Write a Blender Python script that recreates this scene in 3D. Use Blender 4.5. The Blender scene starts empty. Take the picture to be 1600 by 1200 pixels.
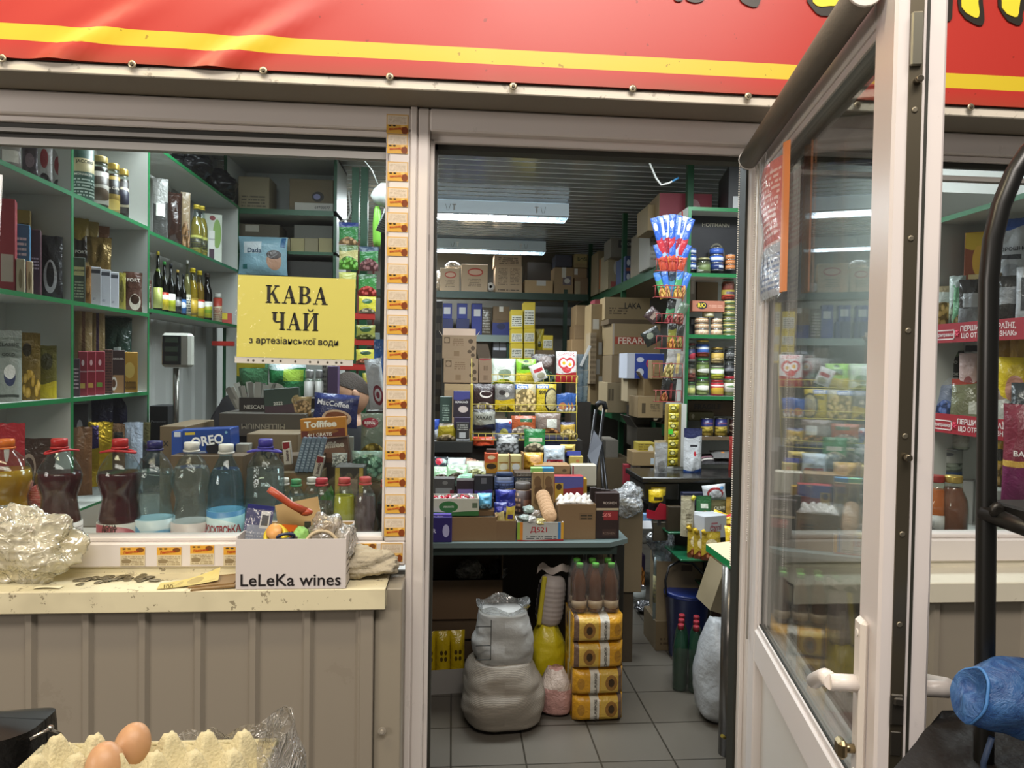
import bpy, math, random
from mathutils import Vector as V, Matrix, noise as mnoise
random.seed(7)
SC = bpy.context.scene
COL = SC.collection
R = math.radians

# ---------------------------------------------------------------- camera
F_PX = 1109.0
CAM = V((0.0, -1.87, 1.56))
YAW, PITCH, ROLL = R(4.76), R(-1.4), 0.016
Fw = V((math.sin(YAW) * math.cos(PITCH), math.cos(YAW) * math.cos(PITCH), math.sin(PITCH)))
R0 = V((math.cos(YAW), -math.sin(YAW), 0))
U0 = R0.cross(Fw)
Rt = R0 * math.cos(ROLL) + U0 * math.sin(ROLL)
Up = U0 * math.cos(ROLL) - R0 * math.sin(ROLL)
cam_d = bpy.data.cameras.new('camera')
cam_d.sensor_fit = 'HORIZONTAL'
cam_d.sensor_width = 36
cam_d.lens = F_PX / 1600 * 36
cam_d.clip_start = 0.02
cam = bpy.data.objects.new('camera', cam_d)
COL.objects.link(cam)
cam.matrix_world = Matrix(((Rt.x, Up.x, -Fw.x, CAM.x), (Rt.y, Up.y, -Fw.y, CAM.y), (Rt.z, Up.z, -Fw.z, CAM.z), (0, 0, 0, 1)))
SC.camera = cam

# ---------------------------------------------------------------- world, lights, exposure
w = bpy.data.worlds.new('world')
SC.world = w
w.use_nodes = True
w.node_tree.nodes['Background'].inputs[0].default_value = (0.75, 0.72, 0.68, 1)
w.node_tree.nodes['Background'].inputs[1].default_value = 0.15
SC.view_settings.view_transform = 'Standard'
SC.view_settings.look = 'None'
SC.view_settings.exposure = 0.0
SC.view_settings.gamma = 1
SC.view_settings.use_curve_mapping = False
SC.cycles.max_bounces = 8
SC.cycles.diffuse_bounces = 3
SC.cycles.glossy_bounces = 4
SC.cycles.transmission_bounces = 4
SC.cycles.transparent_max_bounces = 24
SC.cycles.caustics_reflective = False
SC.cycles.caustics_refractive = False
SC.cycles.sample_clamp_indirect = 4.0


def area(name, loc, size, power, col, rot=(0, 0, 0), spread=math.pi):
    d = bpy.data.lights.new(name, 'AREA')
    d.shape = 'RECTANGLE'
    d.size, d.size_y = size
    d.energy = power
    d.color = col
    d.spread = spread
    o = bpy.data.objects.new(name, d)
    COL.objects.link(o)
    o.location = loc
    o.rotation_euler = rot
    return o


COOL = (0.90, 0.97, 1.0)
WARM = (1.0, 0.83, 0.52)
area('hall_light_warm', (-1.15, -0.95, 3.35), (1.3, 0.25), 32, WARM, (R(-10), 0, 0))
area('hall_light_neutral', (0.9, -1.9, 3.5), (1.6, 0.6), 50, (1.0, 0.90, 0.80), (R(20), R(-6), 0))
area('hall_light_far', (-0.4, -3.2, 4.6), (2.4, 0.8), 105, (1.0, 0.92, 0.84), (R(38), 0, 0))
area('fill_light_side', (-4.1, -3.4, 2.5), (1.6, 1.0), 85, (1.0, 0.90, 0.82), (R(82), 0, R(-50)))  # unseen fill added at far left to brighten the upper window frames
area('shop_light_front', (0.45, 1.50, 2.868), (1.15, 0.5), 60, COOL)
area('shop_light_left', (-0.85, 1.45, 2.87), (0.9, 0.5), 52, COOL)
area('shop_light_right', (1.55, 1.45, 2.87), (0.5, 0.5), 26, COOL)
area('shop_light_middle', (-0.11, 4.13, 2.842), (1.15, 0.2), 125, COOL)
area('shop_light_back', (-0.22, 5.88, 2.838), (1.15, 0.2), 38, COOL)


# ---------------------------------------------------------------- pixel rays to world points (for laying out at true depth)
def ray(px, py):
    return Fw * F_PX + Rt * (px - 800) - Up * (py - 600)


def PY(px, py, Y):
    r = ray(px, py)
    return CAM + r * ((Y - CAM.y) / r.y)


def PX(px, py, X):
    r = ray(px, py)
    return CAM + r * ((X - CAM.x) / r.x)


def PZ(px, py, z):
    r = ray(px, py)
    return CAM + r * ((z - CAM.z) / r.z)


def PD(px, py, d):
    return CAM + ray(px, py) * (d / F_PX)


def depth(p):
    return (p - CAM).dot(Fw)


# ---------------------------------------------------------------- materials
def lin(h):
    if not isinstance(h, str):
        return tuple(h)[:3]
    c = [int(h[i:i + 2], 16) / 255 for i in (0, 2, 4)]
    return tuple(x / 12.92 if x <= .04045 else ((x + .055) / 1.055) ** 2.4 for x in c)


_mc = {}


class NT:
    def __init__(s, name):
        s.m = bpy.data.materials.new(name)
        s.m.use_nodes = True
        s.t = s.m.node_tree
        s.b = s.t.nodes['Principled BSDF']
        s.out = s.t.nodes['Material Output']

    def n(s, typ, **k):
        nd = s.t.nodes.new(typ)
        for a, v in k.items():
            setattr(nd, a, v)
        return nd

    def set(s, sock, v):
        if hasattr(v, 'is_output'):
            s.t.links.new(v, sock)
        elif isinstance(v, (tuple, list)) and len(v) == 3 and sock.type == 'RGBA':
            sock.default_value = (*v, 1)
        else:
            sock.default_value = v

    def math(s, op, a, b=0.0, c=None):
        nd = s.n('ShaderNodeMath', operation=op)
        s.set(nd.inputs[0], a)
        s.set(nd.inputs[1], b)
        if c is not None:
            s.set(nd.inputs[2], c)
        return nd.outputs[0]

    def mix(s, f, a, b):
        nd = s.n('ShaderNodeMix', data_type='RGBA')
        s.set(nd.inputs[0], f)
        s.set(nd.inputs[6], a)
        s.set(nd.inputs[7], b)
        return nd.outputs[2]

    def noise(s, vec, scale, detail=2.0, rough=.5):
        nd = s.n('ShaderNodeTexNoise')
        nd.inputs['Scale'].default_value = scale
        nd.inputs['Detail'].default_value = detail
        nd.inputs['Roughness'].default_value = rough
        if vec is not None:
            s.t.links.new(vec, nd.inputs['Vector'])
        return nd

    def coord(s, k):
        return s.n('ShaderNodeTexCoord').outputs[k]

    def fres(s, nrm=None):
        """Schlick reflectance, the same from both sides of a thin sheet"""
        g = s.n('ShaderNodeNewGeometry')
        d = s.n('ShaderNodeVectorMath', operation='DOT_PRODUCT')
        s.t.links.new(g.outputs['Incoming'], d.inputs[0])
        s.t.links.new(nrm if nrm is not None else g.outputs['Normal'], d.inputs[1])
        c = s.math('MINIMUM', s.math('ABSOLUTE', d.outputs['Value']), 1.0)
        return s.math('MULTIPLY_ADD', s.math('POWER', s.math('SUBTRACT', 1.0, c), 5.0), .96, .04)

    def bump(s, h, strength, dist=.01):
        nd = s.n('ShaderNodeBump')
        nd.inputs['Strength'].default_value = strength
        nd.inputs['Distance'].default_value = dist
        s.set(nd.inputs['Height'], h)
        s.set(s.b.inputs['Normal'], nd.outputs[0])
        return nd.outputs[0]


def pm(col, rough=.5, metal=0.0, bump=0.0, bscale=40, dirt=0.0, dirtcol='4a3b26', dscale=14, coat=0.0, emit=None):
    key = ('pm', col, rough, metal, bump, bscale, dirt, dirtcol, dscale, coat, emit)
    if key in _mc:
        return _mc[key]
    t = NT('mat_%s' % (col if isinstance(col, str) else 'c'))
    c = lin(col)
    t.set(t.b.inputs['Base Color'], c)
    t.b.inputs['Roughness'].default_value = rough
    t.b.inputs['Metallic'].default_value = metal
    t.b.inputs['Coat Weight'].default_value = coat
    if dirt:
        g = t.coord('Object')
        n1 = t.noise(g, dscale, 6, .7).outputs[0]
        n2 = t.noise(g, dscale * .18, 3, .6).outputs[0]
        k = t.math('MULTIPLY', t.math('GREATER_THAN', n1, .66 if dscale < 25 else .605), .8)
        k2 = t.n('ShaderNodeMapRange')
        k2.inputs[1].default_value, k2.inputs[2].default_value = .45, .8
        t.set(k2.inputs[0], n2)
        f = t.math('MULTIPLY', t.math('ADD', k, t.math('MULTIPLY', k2.outputs[0], .5)), dirt)
        t.set(t.b.inputs['Base Color'], t.mix(f, c, lin(dirtcol)))
    if bump:
        t.bump(t.noise(t.coord('Object'), bscale, 4).outputs[0], bump)
    if emit:
        t.set(t.b.inputs['Emission Color'], c)
        t.b.inputs['Emission Strength'].default_value = emit
    _mc[key] = t.m
    return t.m


def clear(col, fac=.12, rough=.08, bump=0.0, bscale=25, refl=1.0):
    """thin see-through plastic, glass or liquid: tinted transparency + body + Fresnel gloss"""
    key = ('cl', col, fac, rough, bump, bscale, refl)
    if key in _mc:
        return _mc[key]
    t = NT('clear_%s' % col)
    c = lin(col)
    tr = t.n('ShaderNodeBsdfTransparent')
    t.set(tr.inputs[0], c)
    t.set(t.b.inputs['Base Color'], c)
    t.b.inputs['Roughness'].default_value = max(rough, .15)
    mx = t.n('ShaderNodeMixShader')
    mx.inputs[0].default_value = fac
    t.t.links.new(tr.outputs[0], mx.inputs[1])
    t.t.links.new(t.b.outputs[0], mx.inputs[2])
    gl = t.n('ShaderNodeBsdfGlossy')
    gl.inputs['Roughness'].default_value = rough
    nb = t.bump(t.noise(t.coord('Object'), bscale, 3).outputs[0], bump, .02) if bump else None
    m2 = t.n('ShaderNodeMixShader')
    t.set(m2.inputs[0], t.math('MULTIPLY', t.fres(nb), refl))
    t.t.links.new(mx.outputs[0], m2.inputs[1])
    t.t.links.new(gl.outputs[0], m2.inputs[2])
    t.t.links.new(m2.outputs[0], t.out.inputs[0])
    if bump:
        t.t.links.new(nb, gl.inputs['Normal'])
    _mc[key] = t.m
    return t.m


def film(col, fac=.12, rough=.12, sc=9.0):
    """crinkled see-through plastic: clear sheet, milky creases with their glints painted in, glossy on a folded surface"""
    key = ('film', col, fac, rough, sc)
    if key in _mc:
        return _mc[key]
    t = NT('film_%s' % col)
    c = lin(col)
    g = t.coord('Object')
    a = t.noise(g, sc, 3, .6)
    a.inputs['Distortion'].default_value = .7
    b = t.noise(g, sc * 2.7, 3, .6)
    b.inputs['Distortion'].default_value = .9

    def ridge(n, w):
        d = t.math('ABSOLUTE', t.math('SUBTRACT', n.outputs[0], .5))
        return t.math('MAXIMUM', t.math('SUBTRACT', 1.0, t.math('MULTIPLY', d, w)), 0.0)
    r = t.math('MAXIMUM', ridge(a, 26.0), t.math('MULTIPLY', ridge(b, 20.0), .6))
    nb = t.bump(t.math('ADD', t.math('MULTIPLY', r, .5), a.outputs[0]), .45, .03)
    tr = t.n('ShaderNodeBsdfTransparent')
    t.set(tr.inputs[0], c)
    t.set(t.b.inputs['Base Color'], c)
    t.b.inputs['Roughness'].default_value = .3
    mx = t.n('ShaderNodeMixShader')
    t.set(mx.inputs[0], t.math('MULTIPLY_ADD', r, .30, fac))  # crease lines whitened to stand in for their reflections
    t.t.links.new(tr.outputs[0], mx.inputs[1])
    t.t.links.new(t.b.outputs[0], mx.inputs[2])
    gl = t.n('ShaderNodeBsdfGlossy')
    gl.inputs['Roughness'].default_value = rough
    t.t.links.new(nb, gl.inputs['Normal'])
    m2 = t.n('ShaderNodeMixShader')
    t.set(m2.inputs[0], t.math('MINIMUM', t.math('MULTIPLY', t.fres(nb), 2.2), .9))
    t.t.links.new(mx.outputs[0], m2.inputs[1])
    t.t.links.new(gl.outputs[0], m2.inputs[2])
    t.t.links.new(m2.outputs[0], t.out.inputs[0])
    _mc[key] = t.m
    return t.m


def pk(spec, rough=.32, bump=.25, bscale=7, metal=0.0):
    """printed packaging from UVs: 'base;op;op...'  v.7>COL  v.3<COL  fLIMIT COL  e x,y,rx,ry,COL  r x0,y0,x1,y1,COL  d x0,y0,x1,y1,rows,COL"""
    key = ('pk', spec, rough, bump, bscale, metal)
    if key in _mc:
        return _mc[key]
    ops = spec.split(';')
    t = NT('print_' + ops[0])
    uv = t.coord('UV')
    sp = t.n('ShaderNodeSeparateXYZ')
    t.t.links.new(uv, sp.inputs[0])
    u, v = sp.outputs[0], sp.outputs[1]
    col = lin(ops[0])

    def rect(x0, y0, x1, y1):
        a = t.math('COMPARE', u, (x0 + x1) / 2, (x1 - x0) / 2)
        b = t.math('COMPARE', v, (y0 + y1) / 2, (y1 - y0) / 2)
        return t.math('MULTIPLY', a, b)
    wob = None
    for o in ops[1:]:
        k = o[0]
        if k == 'v':
            i = max(o.find('<'), o.find('>'))
            lim = float(o[1:i])
            if wob is None:
                wob = t.math('MULTIPLY', t.math('SINE', t.math('MULTIPLY', u, 5.0)), .03)
            vv = t.math('ADD', v, wob)
            m = t.math('GREATER_THAN' if o[i] == '>' else 'LESS_THAN', vv, lim)
            col = t.mix(m, col, lin(o[i + 1:]))
        elif k == 'f':
            lim, c = o[1:].split(',')
            lim = float(lim)
            du = t.math('SUBTRACT', u, .5)
            edge = t.math('SUBTRACT', lim, t.math('MULTIPLY', t.math('MULTIPLY', du, du), .9))
            m = t.math('LESS_THAN', v, edge)
            vo = t.n('ShaderNodeTexVoronoi')
            vo.inputs['Scale'].default_value = 7
            t.t.links.new(uv, vo.inputs['Vector'])
            L = lin(c)
            hi = tuple(min(1, x * 1.5 + .12) for x in L)
            lo = tuple(x * .35 for x in L)
            fc = t.mix(t.math('MINIMUM', t.math('MULTIPLY', vo.outputs[0], 1.9), 1.0), hi, L)
            fc = t.mix(t.math('GREATER_THAN', vo.outputs[0], .55), fc, lo)
            col = t.mix(m, col, fc)
        elif k == 'e':
            x, y, rx, ry, c = o[1:].split(',')
            a = t.math('DIVIDE', t.math('SUBTRACT', u, float(x)), float(rx))
            b = t.math('DIVIDE', t.math('SUBTRACT', v, float(y)), float(ry))
            d = t.math('ADD', t.math('MULTIPLY', a, a), t.math('MULTIPLY', b, b))
            col = t.mix(t.math('LESS_THAN', d, 1.0), col, lin(c))
        elif k == 'r':
            x0, y0, x1, y1, c = o[1:].split(',')
            col = t.mix(rect(float(x0), float(y0), float(x1), float(y1)), col, lin(c))
        elif k == 'd':
            x0, y0, x1, y1, n, c = o[1:].split(',')
            x0, y0, x1, y1, n = float(x0), float(y0), float(x1), float(y1), float(n)
            rowf = t.math('MULTIPLY', t.math('SUBTRACT', v, y0), n / (y1 - y0))
            fr = t.math('FRACT', rowf)
            wn = t.n('ShaderNodeTexWhiteNoise', noise_dimensions='2D')
            cb = t.n('ShaderNodeCombineXYZ')
            t.set(cb.inputs[0], t.math('FLOOR', t.math('MULTIPLY', u, 46)))
            t.set(cb.inputs[1], t.math('FLOOR', rowf))
            t.t.links.new(cb.outputs[0], wn.inputs['Vector'])
            m = t.math('MULTIPLY', t.math('LESS_THAN', fr, .5), t.math('GREATER_THAN', wn.outputs[0], .3))
            col = t.mix(t.math('MULTIPLY', m, rect(x0, y0, x1, y1)), col, lin(c))
    t.set(t.b.inputs['Base Color'], col)
    t.b.inputs['Roughness'].default_value = rough
    t.b.inputs['Metallic'].default_value = metal
    if bump:
        nz = t.noise(t.coord('Object'), bscale * 4.5, 3, .55)
        nz.inputs['Distortion'].default_value = .8
        t.bump(nz.outputs[0], bump, .02)
    _mc[key] = t.m
    return t.m


# ---------------------------------------------------------------- mesh kit
class M:
    def __init__(s):
        s.v, s.f, s.uv, s.mi, s.sm = [], [], [], [], []
        s.base = 0

    def mark(s):
        s.base = len(s.v)
        return s

    def xf(s, mat):
        for i in range(s.base, len(s.v)):
            s.v[i] = tuple(mat @ V(s.v[i]))
        return s

    def face(s, idx, uv=None, m=0, smooth=False):
        s.f.append(idx)
        s.uv.append(uv or [(0.02, 0.02)] * len(idx))
        s.mi.append(m)
        s.sm.append(smooth)

    def box(s, x0, y0, z0, x1, y1, z1, m=0, b=0.0, mf=None):
        """chamfered box; mf = material index of the -Y face"""
        if x0 > x1: x0, x1 = x1, x0
        if y0 > y1: y0, y1 = y1, y0
        if z0 > z1: z0, z1 = z1, z0
        b = min(b, .45 * min(x1 - x0, y1 - y0, z1 - z0))
        k = len(s.v)
        if b <= 0:
            s.v += [(x, y, z) for z in (z0, z1) for y in (y0, y1) for x in (x0, x1)]
            Q = [(0, 1, 5, 4), (1, 3, 7, 5), (3, 2, 6, 7), (2, 0, 4, 6), (4, 5, 7, 6), (2, 3, 1, 0)]
            for i, q in enumerate(Q):
                s.face([k + a for a in q], [(0, 0), (1, 0), (1, 1), (0, 1)], mf if (i == 0 and mf is not None) else m)
            return s
        P = {}
        cs = [(i, j, l) for l in (0, 1) for j in (0, 1) for i in (0, 1)]
        X, Y, Z = (x0, x1), (y0, y1), (z0, z1)
        sg = (1, -1)
        for c in cs:
            i, j, l = c
            for ax in range(3):
                p = [X[i] + sg[i] * b, Y[j] + sg[j] * b, Z[l] + sg[l] * b]
                p[ax] = (X[i], Y[j], Z[l])[ax]
                P[c, ax] = len(s.v)
                s.v.append(tuple(p))
        U4 = [(0, 0), (1, 0), (1, 1), (0, 1)]
        for ax in range(3):
            for e in (0, 1):
                o = [a for a in range(3) if a != ax]
                ring = []
                for (p, q) in ((0, 0), (1, 0), (1, 1), (0, 1)):
                    c = [0, 0, 0]
                    c[ax] = e
                    c[o[0]], c[o[1]] = p, q
                    ring.append(P[tuple(c), ax])
                uvs = U4
                flip = (e == 1) == (ax == 1)
                if flip:
                    ring = ring[::-1]
                    uvs = U4[::-1]
                s.face(ring, uvs, mf if (ax == 1 and e == 0 and mf is not None) else m)
        for ax in range(3):
            o = [a for a in range(3) if a != ax]
            for p in (0, 1):
                for q in (0, 1):
                    c0, c1 = [0, 0, 0], [0, 0, 0]
                    c1[ax] = 1
                    for c in (c0, c1):
                        c[o[0]], c[o[1]] = p, q
                    c0, c1 = tuple(c0), tuple(c1)
                    s.face([P[c0, o[0]], P[c1, o[0]], P[c1, o[1]], P[c0, o[1]]], None, m)
        for c in cs:
            s.face([P[c, 0], P[c, 1], P[c, 2]], None, m)
        return s

    def lathe(s, prof, n=16, cx=0, cy=0, m=0, smooth=True, zo=0, ell=1.0):
        k = len(s.v)
        z0, z1 = prof[0][1], prof[-1][1]
        L = max(1e-6, abs(z1 - z0))
        for r, z in prof:
            for i in range(n):
                a = 2 * math.pi * i / n - math.pi / 2
                s.v.append((cx + r * math.cos(a), cy + r * math.sin(a) * ell, z + zo))
        for j in range(len(prof) - 1):
            va, vb = abs(prof[j][1] - z0) / L, abs(prof[j + 1][1] - z0) / L
            for i in range(n):
                i2 = (i + 1) % n
                u0, u1 = i / n + .5, (i + 1) / n + .5
                if u0 >= 1:
                    u0 -= 1; u1 -= 1
                s.face([k + j * n + i, k + j * n + i2, k + (j + 1) * n + i2, k + (j + 1) * n + i], [(u0, va), (u1, va), (u1, vb), (u0, vb)], m, smooth)
        if prof[0][0] > 1e-5:
            s.face([k + i for i in range(n)][::-1], None, m)
        if prof[-1][0] > 1e-5:
            t = k + (len(prof) - 1) * n
            s.face([t + i for i in range(n)], None, m)
        return s

    def tube(s, pts, r, n=8, m=0, smooth=True, cap=True):
        pts = [V(p) for p in pts]
        rr = r if isinstance(r, (list, tuple)) else [r] * len(pts)
        k = len(s.v)
        x = None
        for i, p in enumerate(pts):
            d = (pts[min(len(pts) - 1, i + 1)] - pts[max(0, i - 1)]).normalized()
            if x is None:
                x = d.cross(V((0, 0, 1)) if abs(d.z) < .9 else V((1, 0, 0)))
            x = (x - d * x.dot(d)).normalized()
            y = x.cross(d)
            for j in range(n):
                t = 2 * math.pi * j / n
                s.v.append(tuple(p + (x * math.cos(t) + y * math.sin(t)) * rr[i]))
        for i in range(len(pts) - 1):
            for j in range(n):
                j2 = (j + 1) % n
                s.face([k + i * n + j, k + (i + 1) * n + j, k + (i + 1) * n + j2, k + i * n + j2], None, m, smooth)
        if cap:
            s.face([k + j for j in range(n)], None, m)
            e = k + (len(pts) - 1) * n
            s.face([e + j for j in range(n)][::-1], None, m)
        return s

    def grid(s, fn, nu, nv, m=0, smooth=True, flip=False):
        k = len(s.v)
        for j in range(nv + 1):
            for i in range(nu + 1):
                s.v.append(tuple(fn(i / nu, j / nv)))
        for j in range(nv):
            for i in range(nu):
                q = [k + j * (nu + 1) + i, k + j * (nu + 1) + i + 1, k + (j + 1) * (nu + 1) + i + 1, k + (j + 1) * (nu + 1) + i]
                uv = [(i / nu, j / nv), ((i + 1) / nu, j / nv), ((i + 1) / nu, (j + 1) / nv), (i / nu, (j + 1) / nv)]
                if flip:
                    q, uv = q[::-1], uv[::-1]
                s.face(q, uv, m, smooth)
        return s

    def prism(s, pts, y0, y1, m=0, uvf=None):
        """polygon in XZ (counter-clockwise seen from -Y) extruded from y0 (front) to y1"""
        n = len(pts)
        k = len(s.v)
        s.v += [(x, y0, z) for x, z in pts] + [(x, y1, z) for x, z in pts]
        s.face([k + i for i in range(n)], [uvf(p) for p in pts] if uvf else None, m)
        s.face([k + n + i for i in range(n)][::-1], None, m)
        for i in range(n):
            j = (i + 1) % n
            s.face([k + i, k + n + i, k + n + j, k + j], None, m)
        return s

    def sphere(s, c, r, n=14, m=0, fn=None):
        def g(u, v):
            a = 2 * math.pi * u
            b = math.pi * (v - .5)
            d = V((math.cos(a) * math.cos(b), math.sin(a) * math.cos(b), math.sin(b)))
            k = fn(d) if fn else 1
            rr = r if isinstance(r, (tuple, list)) else (r, r, r)
            return (c[0] + d.x * rr[0] * k, c[1] + d.y * rr[1] * k, c[2] + d.z * rr[2] * k)
        return s.grid(g, n, n, m)

    def mesh(s, name):
        me = bpy.data.meshes.new(name)
        me.from_pydata(s.v, [], s.f)
        me.polygons.foreach_set('material_index', s.mi)
        me.polygons.foreach_set('use_smooth', s.sm)
        l = me.uv_layers.new(name='UVMap')
        flat = []
        for q in s.uv:
            for a in q:
                flat += [a[0], a[1]]
        l.data.foreach_set('uv', flat)
        me.update()
        return me


def mats(o, ms):
    for x in (ms if isinstance(ms, (list, tuple)) else [ms]):
        o.data.materials.append(x)


def nz(p, s=1.0):
    return mnoise.noise(V(p) * s)


class Th:
    """a thing: collects its parts and links them under one top-level object"""
    def __init__(s, name, label, cat, loc=(0, 0, 0), rot=(0, 0, 0), group=None, kind=None):
        s.name, s.label, s.cat, s.group, s.kind = name, label, cat, group, kind
        s.loc, s.rot = V(loc), rot
        s.p = []

    def add(s, name, mesh, ms, par=None, label=None, me=None, kind=None):
        s.p.append([name, mesh, ms, par, label, None, kind])
        return len(s.p) - 1

    def done(s):
        single = len(s.p) == 1
        mw = Matrix.LocRotScale(s.loc, __import__('mathutils').Euler(s.rot), None)
        root = None
        if not single:
            root = bpy.data.objects.new(s.name, None)
            root.empty_display_size = .05
            COL.objects.link(root)
            root.matrix_world = mw
        for q in s.p:
            nm, mesh, ms, par, lab, _, kd = q
            me = mesh.mesh(nm) if isinstance(mesh, M) else mesh
            o = bpy.data.objects.new(s.name if single else nm, me)
            COL.objects.link(o)
            if not me.materials:
                mats(o, ms)
            q[5] = o
            if single:
                o.matrix_world = mw
                root = o
            else:
                o.parent = root if par is None else s.p[par][5]
                if lab:
                    o['label'] = lab
                if kd:
                    o['kind'] = kd
        if s.kind == 'structure':
            root['kind'] = 'structure'
        else:
            root['label'] = s.label
            root['category'] = s.cat
            if s.group:
                root['group'] = s.group
            if s.kind:
                root['kind'] = s.kind
        s.root = root
        return root


def struct(name, mesh, ms):
    o = bpy.data.objects.new(name, mesh.mesh(name))
    COL.objects.link(o)
    mats(o, ms)
    o['kind'] = 'structure'
    return o


_tc = {}


def text_mesh(s, size, fat=.012, shear=0.0, ex=0.0):
    key = (s, fat, shear)
    if key not in _tc:
        c = bpy.data.curves.new('t', 'FONT')
        c.body = s
        c.size = 1
        c.offset = fat
        c.shear = shear
        c.align_x = 'CENTER'
        c.align_y = 'CENTER'
        c.resolution_u = 3
        o = bpy.data.objects.new('t', c)
        me = bpy.data.meshes.new_from_object(o)
        vs = [tuple(v.co) for v in me.vertices]
        fs = [tuple(p.vertices) for p in me.polygons]
        bpy.data.objects.remove(o)
        bpy.data.meshes.remove(me)
        _tc[key] = (vs, fs)
    return _tc[key]


def letter(th, s, x, z, width, col, surf=0.0, rot=0, fat=.012, height=None, name='lettering', par=None, shear=0.0, mat=None, label=None):
    """flat print of s centred at local (x,z); surf = front y or a function (x,z)->y"""
    vs, fs = text_mesh(s, 1, fat, shear)
    if not vs:
        return
    xs = [v[0] for v in vs]
    ys = [v[1] for v in vs]
    w, h = max(xs) - min(xs), max(ys) - min(ys)
    k = width / w
    kz = k if height is None else height / h
    cx, cy = (max(xs) + min(xs)) / 2, (max(ys) + min(ys)) / 2
    m = M()
    cr, sr = math.cos(rot), math.sin(rot)
    for v in vs:
        a, b = (v[0] - cx) * k, (v[1] - cy) * kz
        X, Z = x + a * cr - b * sr, z + a * sr + b * cr
        y = surf(X, Z) if callable(surf) else surf
        m.v.append((X, y - .0012, Z))
    for f in fs:
        m.face(list(f))
    return th.add(name, m, mat or pm(col, .45), par, label)


# ---------------------------------------------------------------- kinds of goods
def spot(bb, Y=None, X=None, z=None):
    x0, y0, x1, y1 = bb
    cx = (x0 + x1) / 2
    f = (lambda y: PY(cx, y, Y)) if X is None else (lambda y: PX(cx, y, X))
    if z is None:
        p = f(y1)
        zt = f(y0).z
    else:
        p = f((y0 + y1) / 2)
        zt = f(y0).z
        p.z = z
    wd = (x1 - x0) * depth(p) / F_PX
    return p, wd, max(.015, zt - p.z)


def prints(th, txt, w, h, surf, par=None):
    for q in txt or ():
        s, u, v, wf, col = q[:5]
        rot = q[5] if len(q) > 5 else 0
        hh = q[6] * h if len(q) > 6 and q[6] else None
        letter(th, s, (u - .5) * w, v * h, wf * w, col, surf, rot, height=hh, par=par, fat=q[7] if len(q) > 7 else .018)


def off(p, rz, dy):
    """point dy behind p along the thing's own depth direction"""
    return V((p.x - math.sin(rz) * dy, p.y + math.cos(rz) * dy, p.z))


BROWN = '9a7a56'


def bx(label, bb, spec=BROWN, Y=None, X=None, z=None, dp=None, side=None, rz=0.0, txt=None, name='carton', cat='box', group=None, op=0, flap=.6, tape=0, rough=.55, ry=0.0, rx=0.0, wk=1.0, bump=.05, bev=.002, fill=None, flapcol=None):
    p, w, h = spot(bb, Y, X, z)
    w *= wk
    d = dp or w * .8
    t = Th(name, label, cat, off(p, rz, d / 2), (rx, ry, rz), group)
    sm = pm(side or spec.split(';')[0], rough, bump=.04, bscale=60)
    fm = pk(spec, rough, bump) if ';' in spec else sm
    m = M()
    if not op:
        m.box(-w / 2, -d / 2, 0, w / 2, d / 2, h, 0, bev, mf=1)
        i = t.add('body', m, [sm, fm])
        if tape:
            a = M().box(-.022, -d / 2 - .0008, h * .62, .022, -d / 2 + .001, h + .0008)
            a.box(-.022, -d / 2 - .0008, h - .001, .022, d / 2 - .002, h + .0008)
            t.add('packing_tape', a, pm('b5935f' if tape == 1 else 'c9c4b8', .25))
    else:
        k = .004
        m.box(-w / 2, -d / 2, 0, w / 2, -d / 2 + k, h, 0, 0, mf=1)
        m.box(-w / 2, d / 2 - k, 0, w / 2, d / 2, h)
        m.box(-w / 2, -d / 2 + k, 0, -w / 2 + k, d / 2 - k, h)
        m.box(w / 2 - k, -d / 2 + k, 0, w / 2, d / 2 - k, h)
        m.box(-w / 2 + k, -d / 2 + k, 0, w / 2 - k, d / 2 - k, k)
        t.add('body', m, [sm, fm])
        if op == 1:
            L = d * flap * .5
            fc = pm(flapcol, .6) if flapcol else sm
            ang = R(55)
            m1 = M().box(-w / 2, 0, -k, w / 2, L * 1.6, 0, 0)
            m1.xf(Matrix.Translation((0, d / 2, h)) @ Matrix.Rotation(R(80), 4, 'X'))
            t.add('flap', m1, fc)
            for s in (-1, 1):
                m2 = M().box(0, -d / 2 + .01, -k, L, d / 2 - .01, 0)
                if s < 0:
                    m2.xf(Matrix.Translation((-w / 2, 0, h)) @ Matrix.Rotation(math.pi, 4, 'Z') @ Matrix.Rotation(-ang, 4, 'Y'))
                else:
                    m2.xf(Matrix.Translation((w / 2, 0, h)) @ Matrix.Rotation(-ang, 4, 'Y'))
                t.add('flap', m2, fc)
        if fill:
            g = M().box(-w / 2 + k, -d / 2 + k, k, w / 2 - k, d / 2 - k, h * .8)
            t.add('contents', g, pm(fill, .5))
    prints(t, txt, w, h, -d / 2)
    return t.done()


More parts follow.
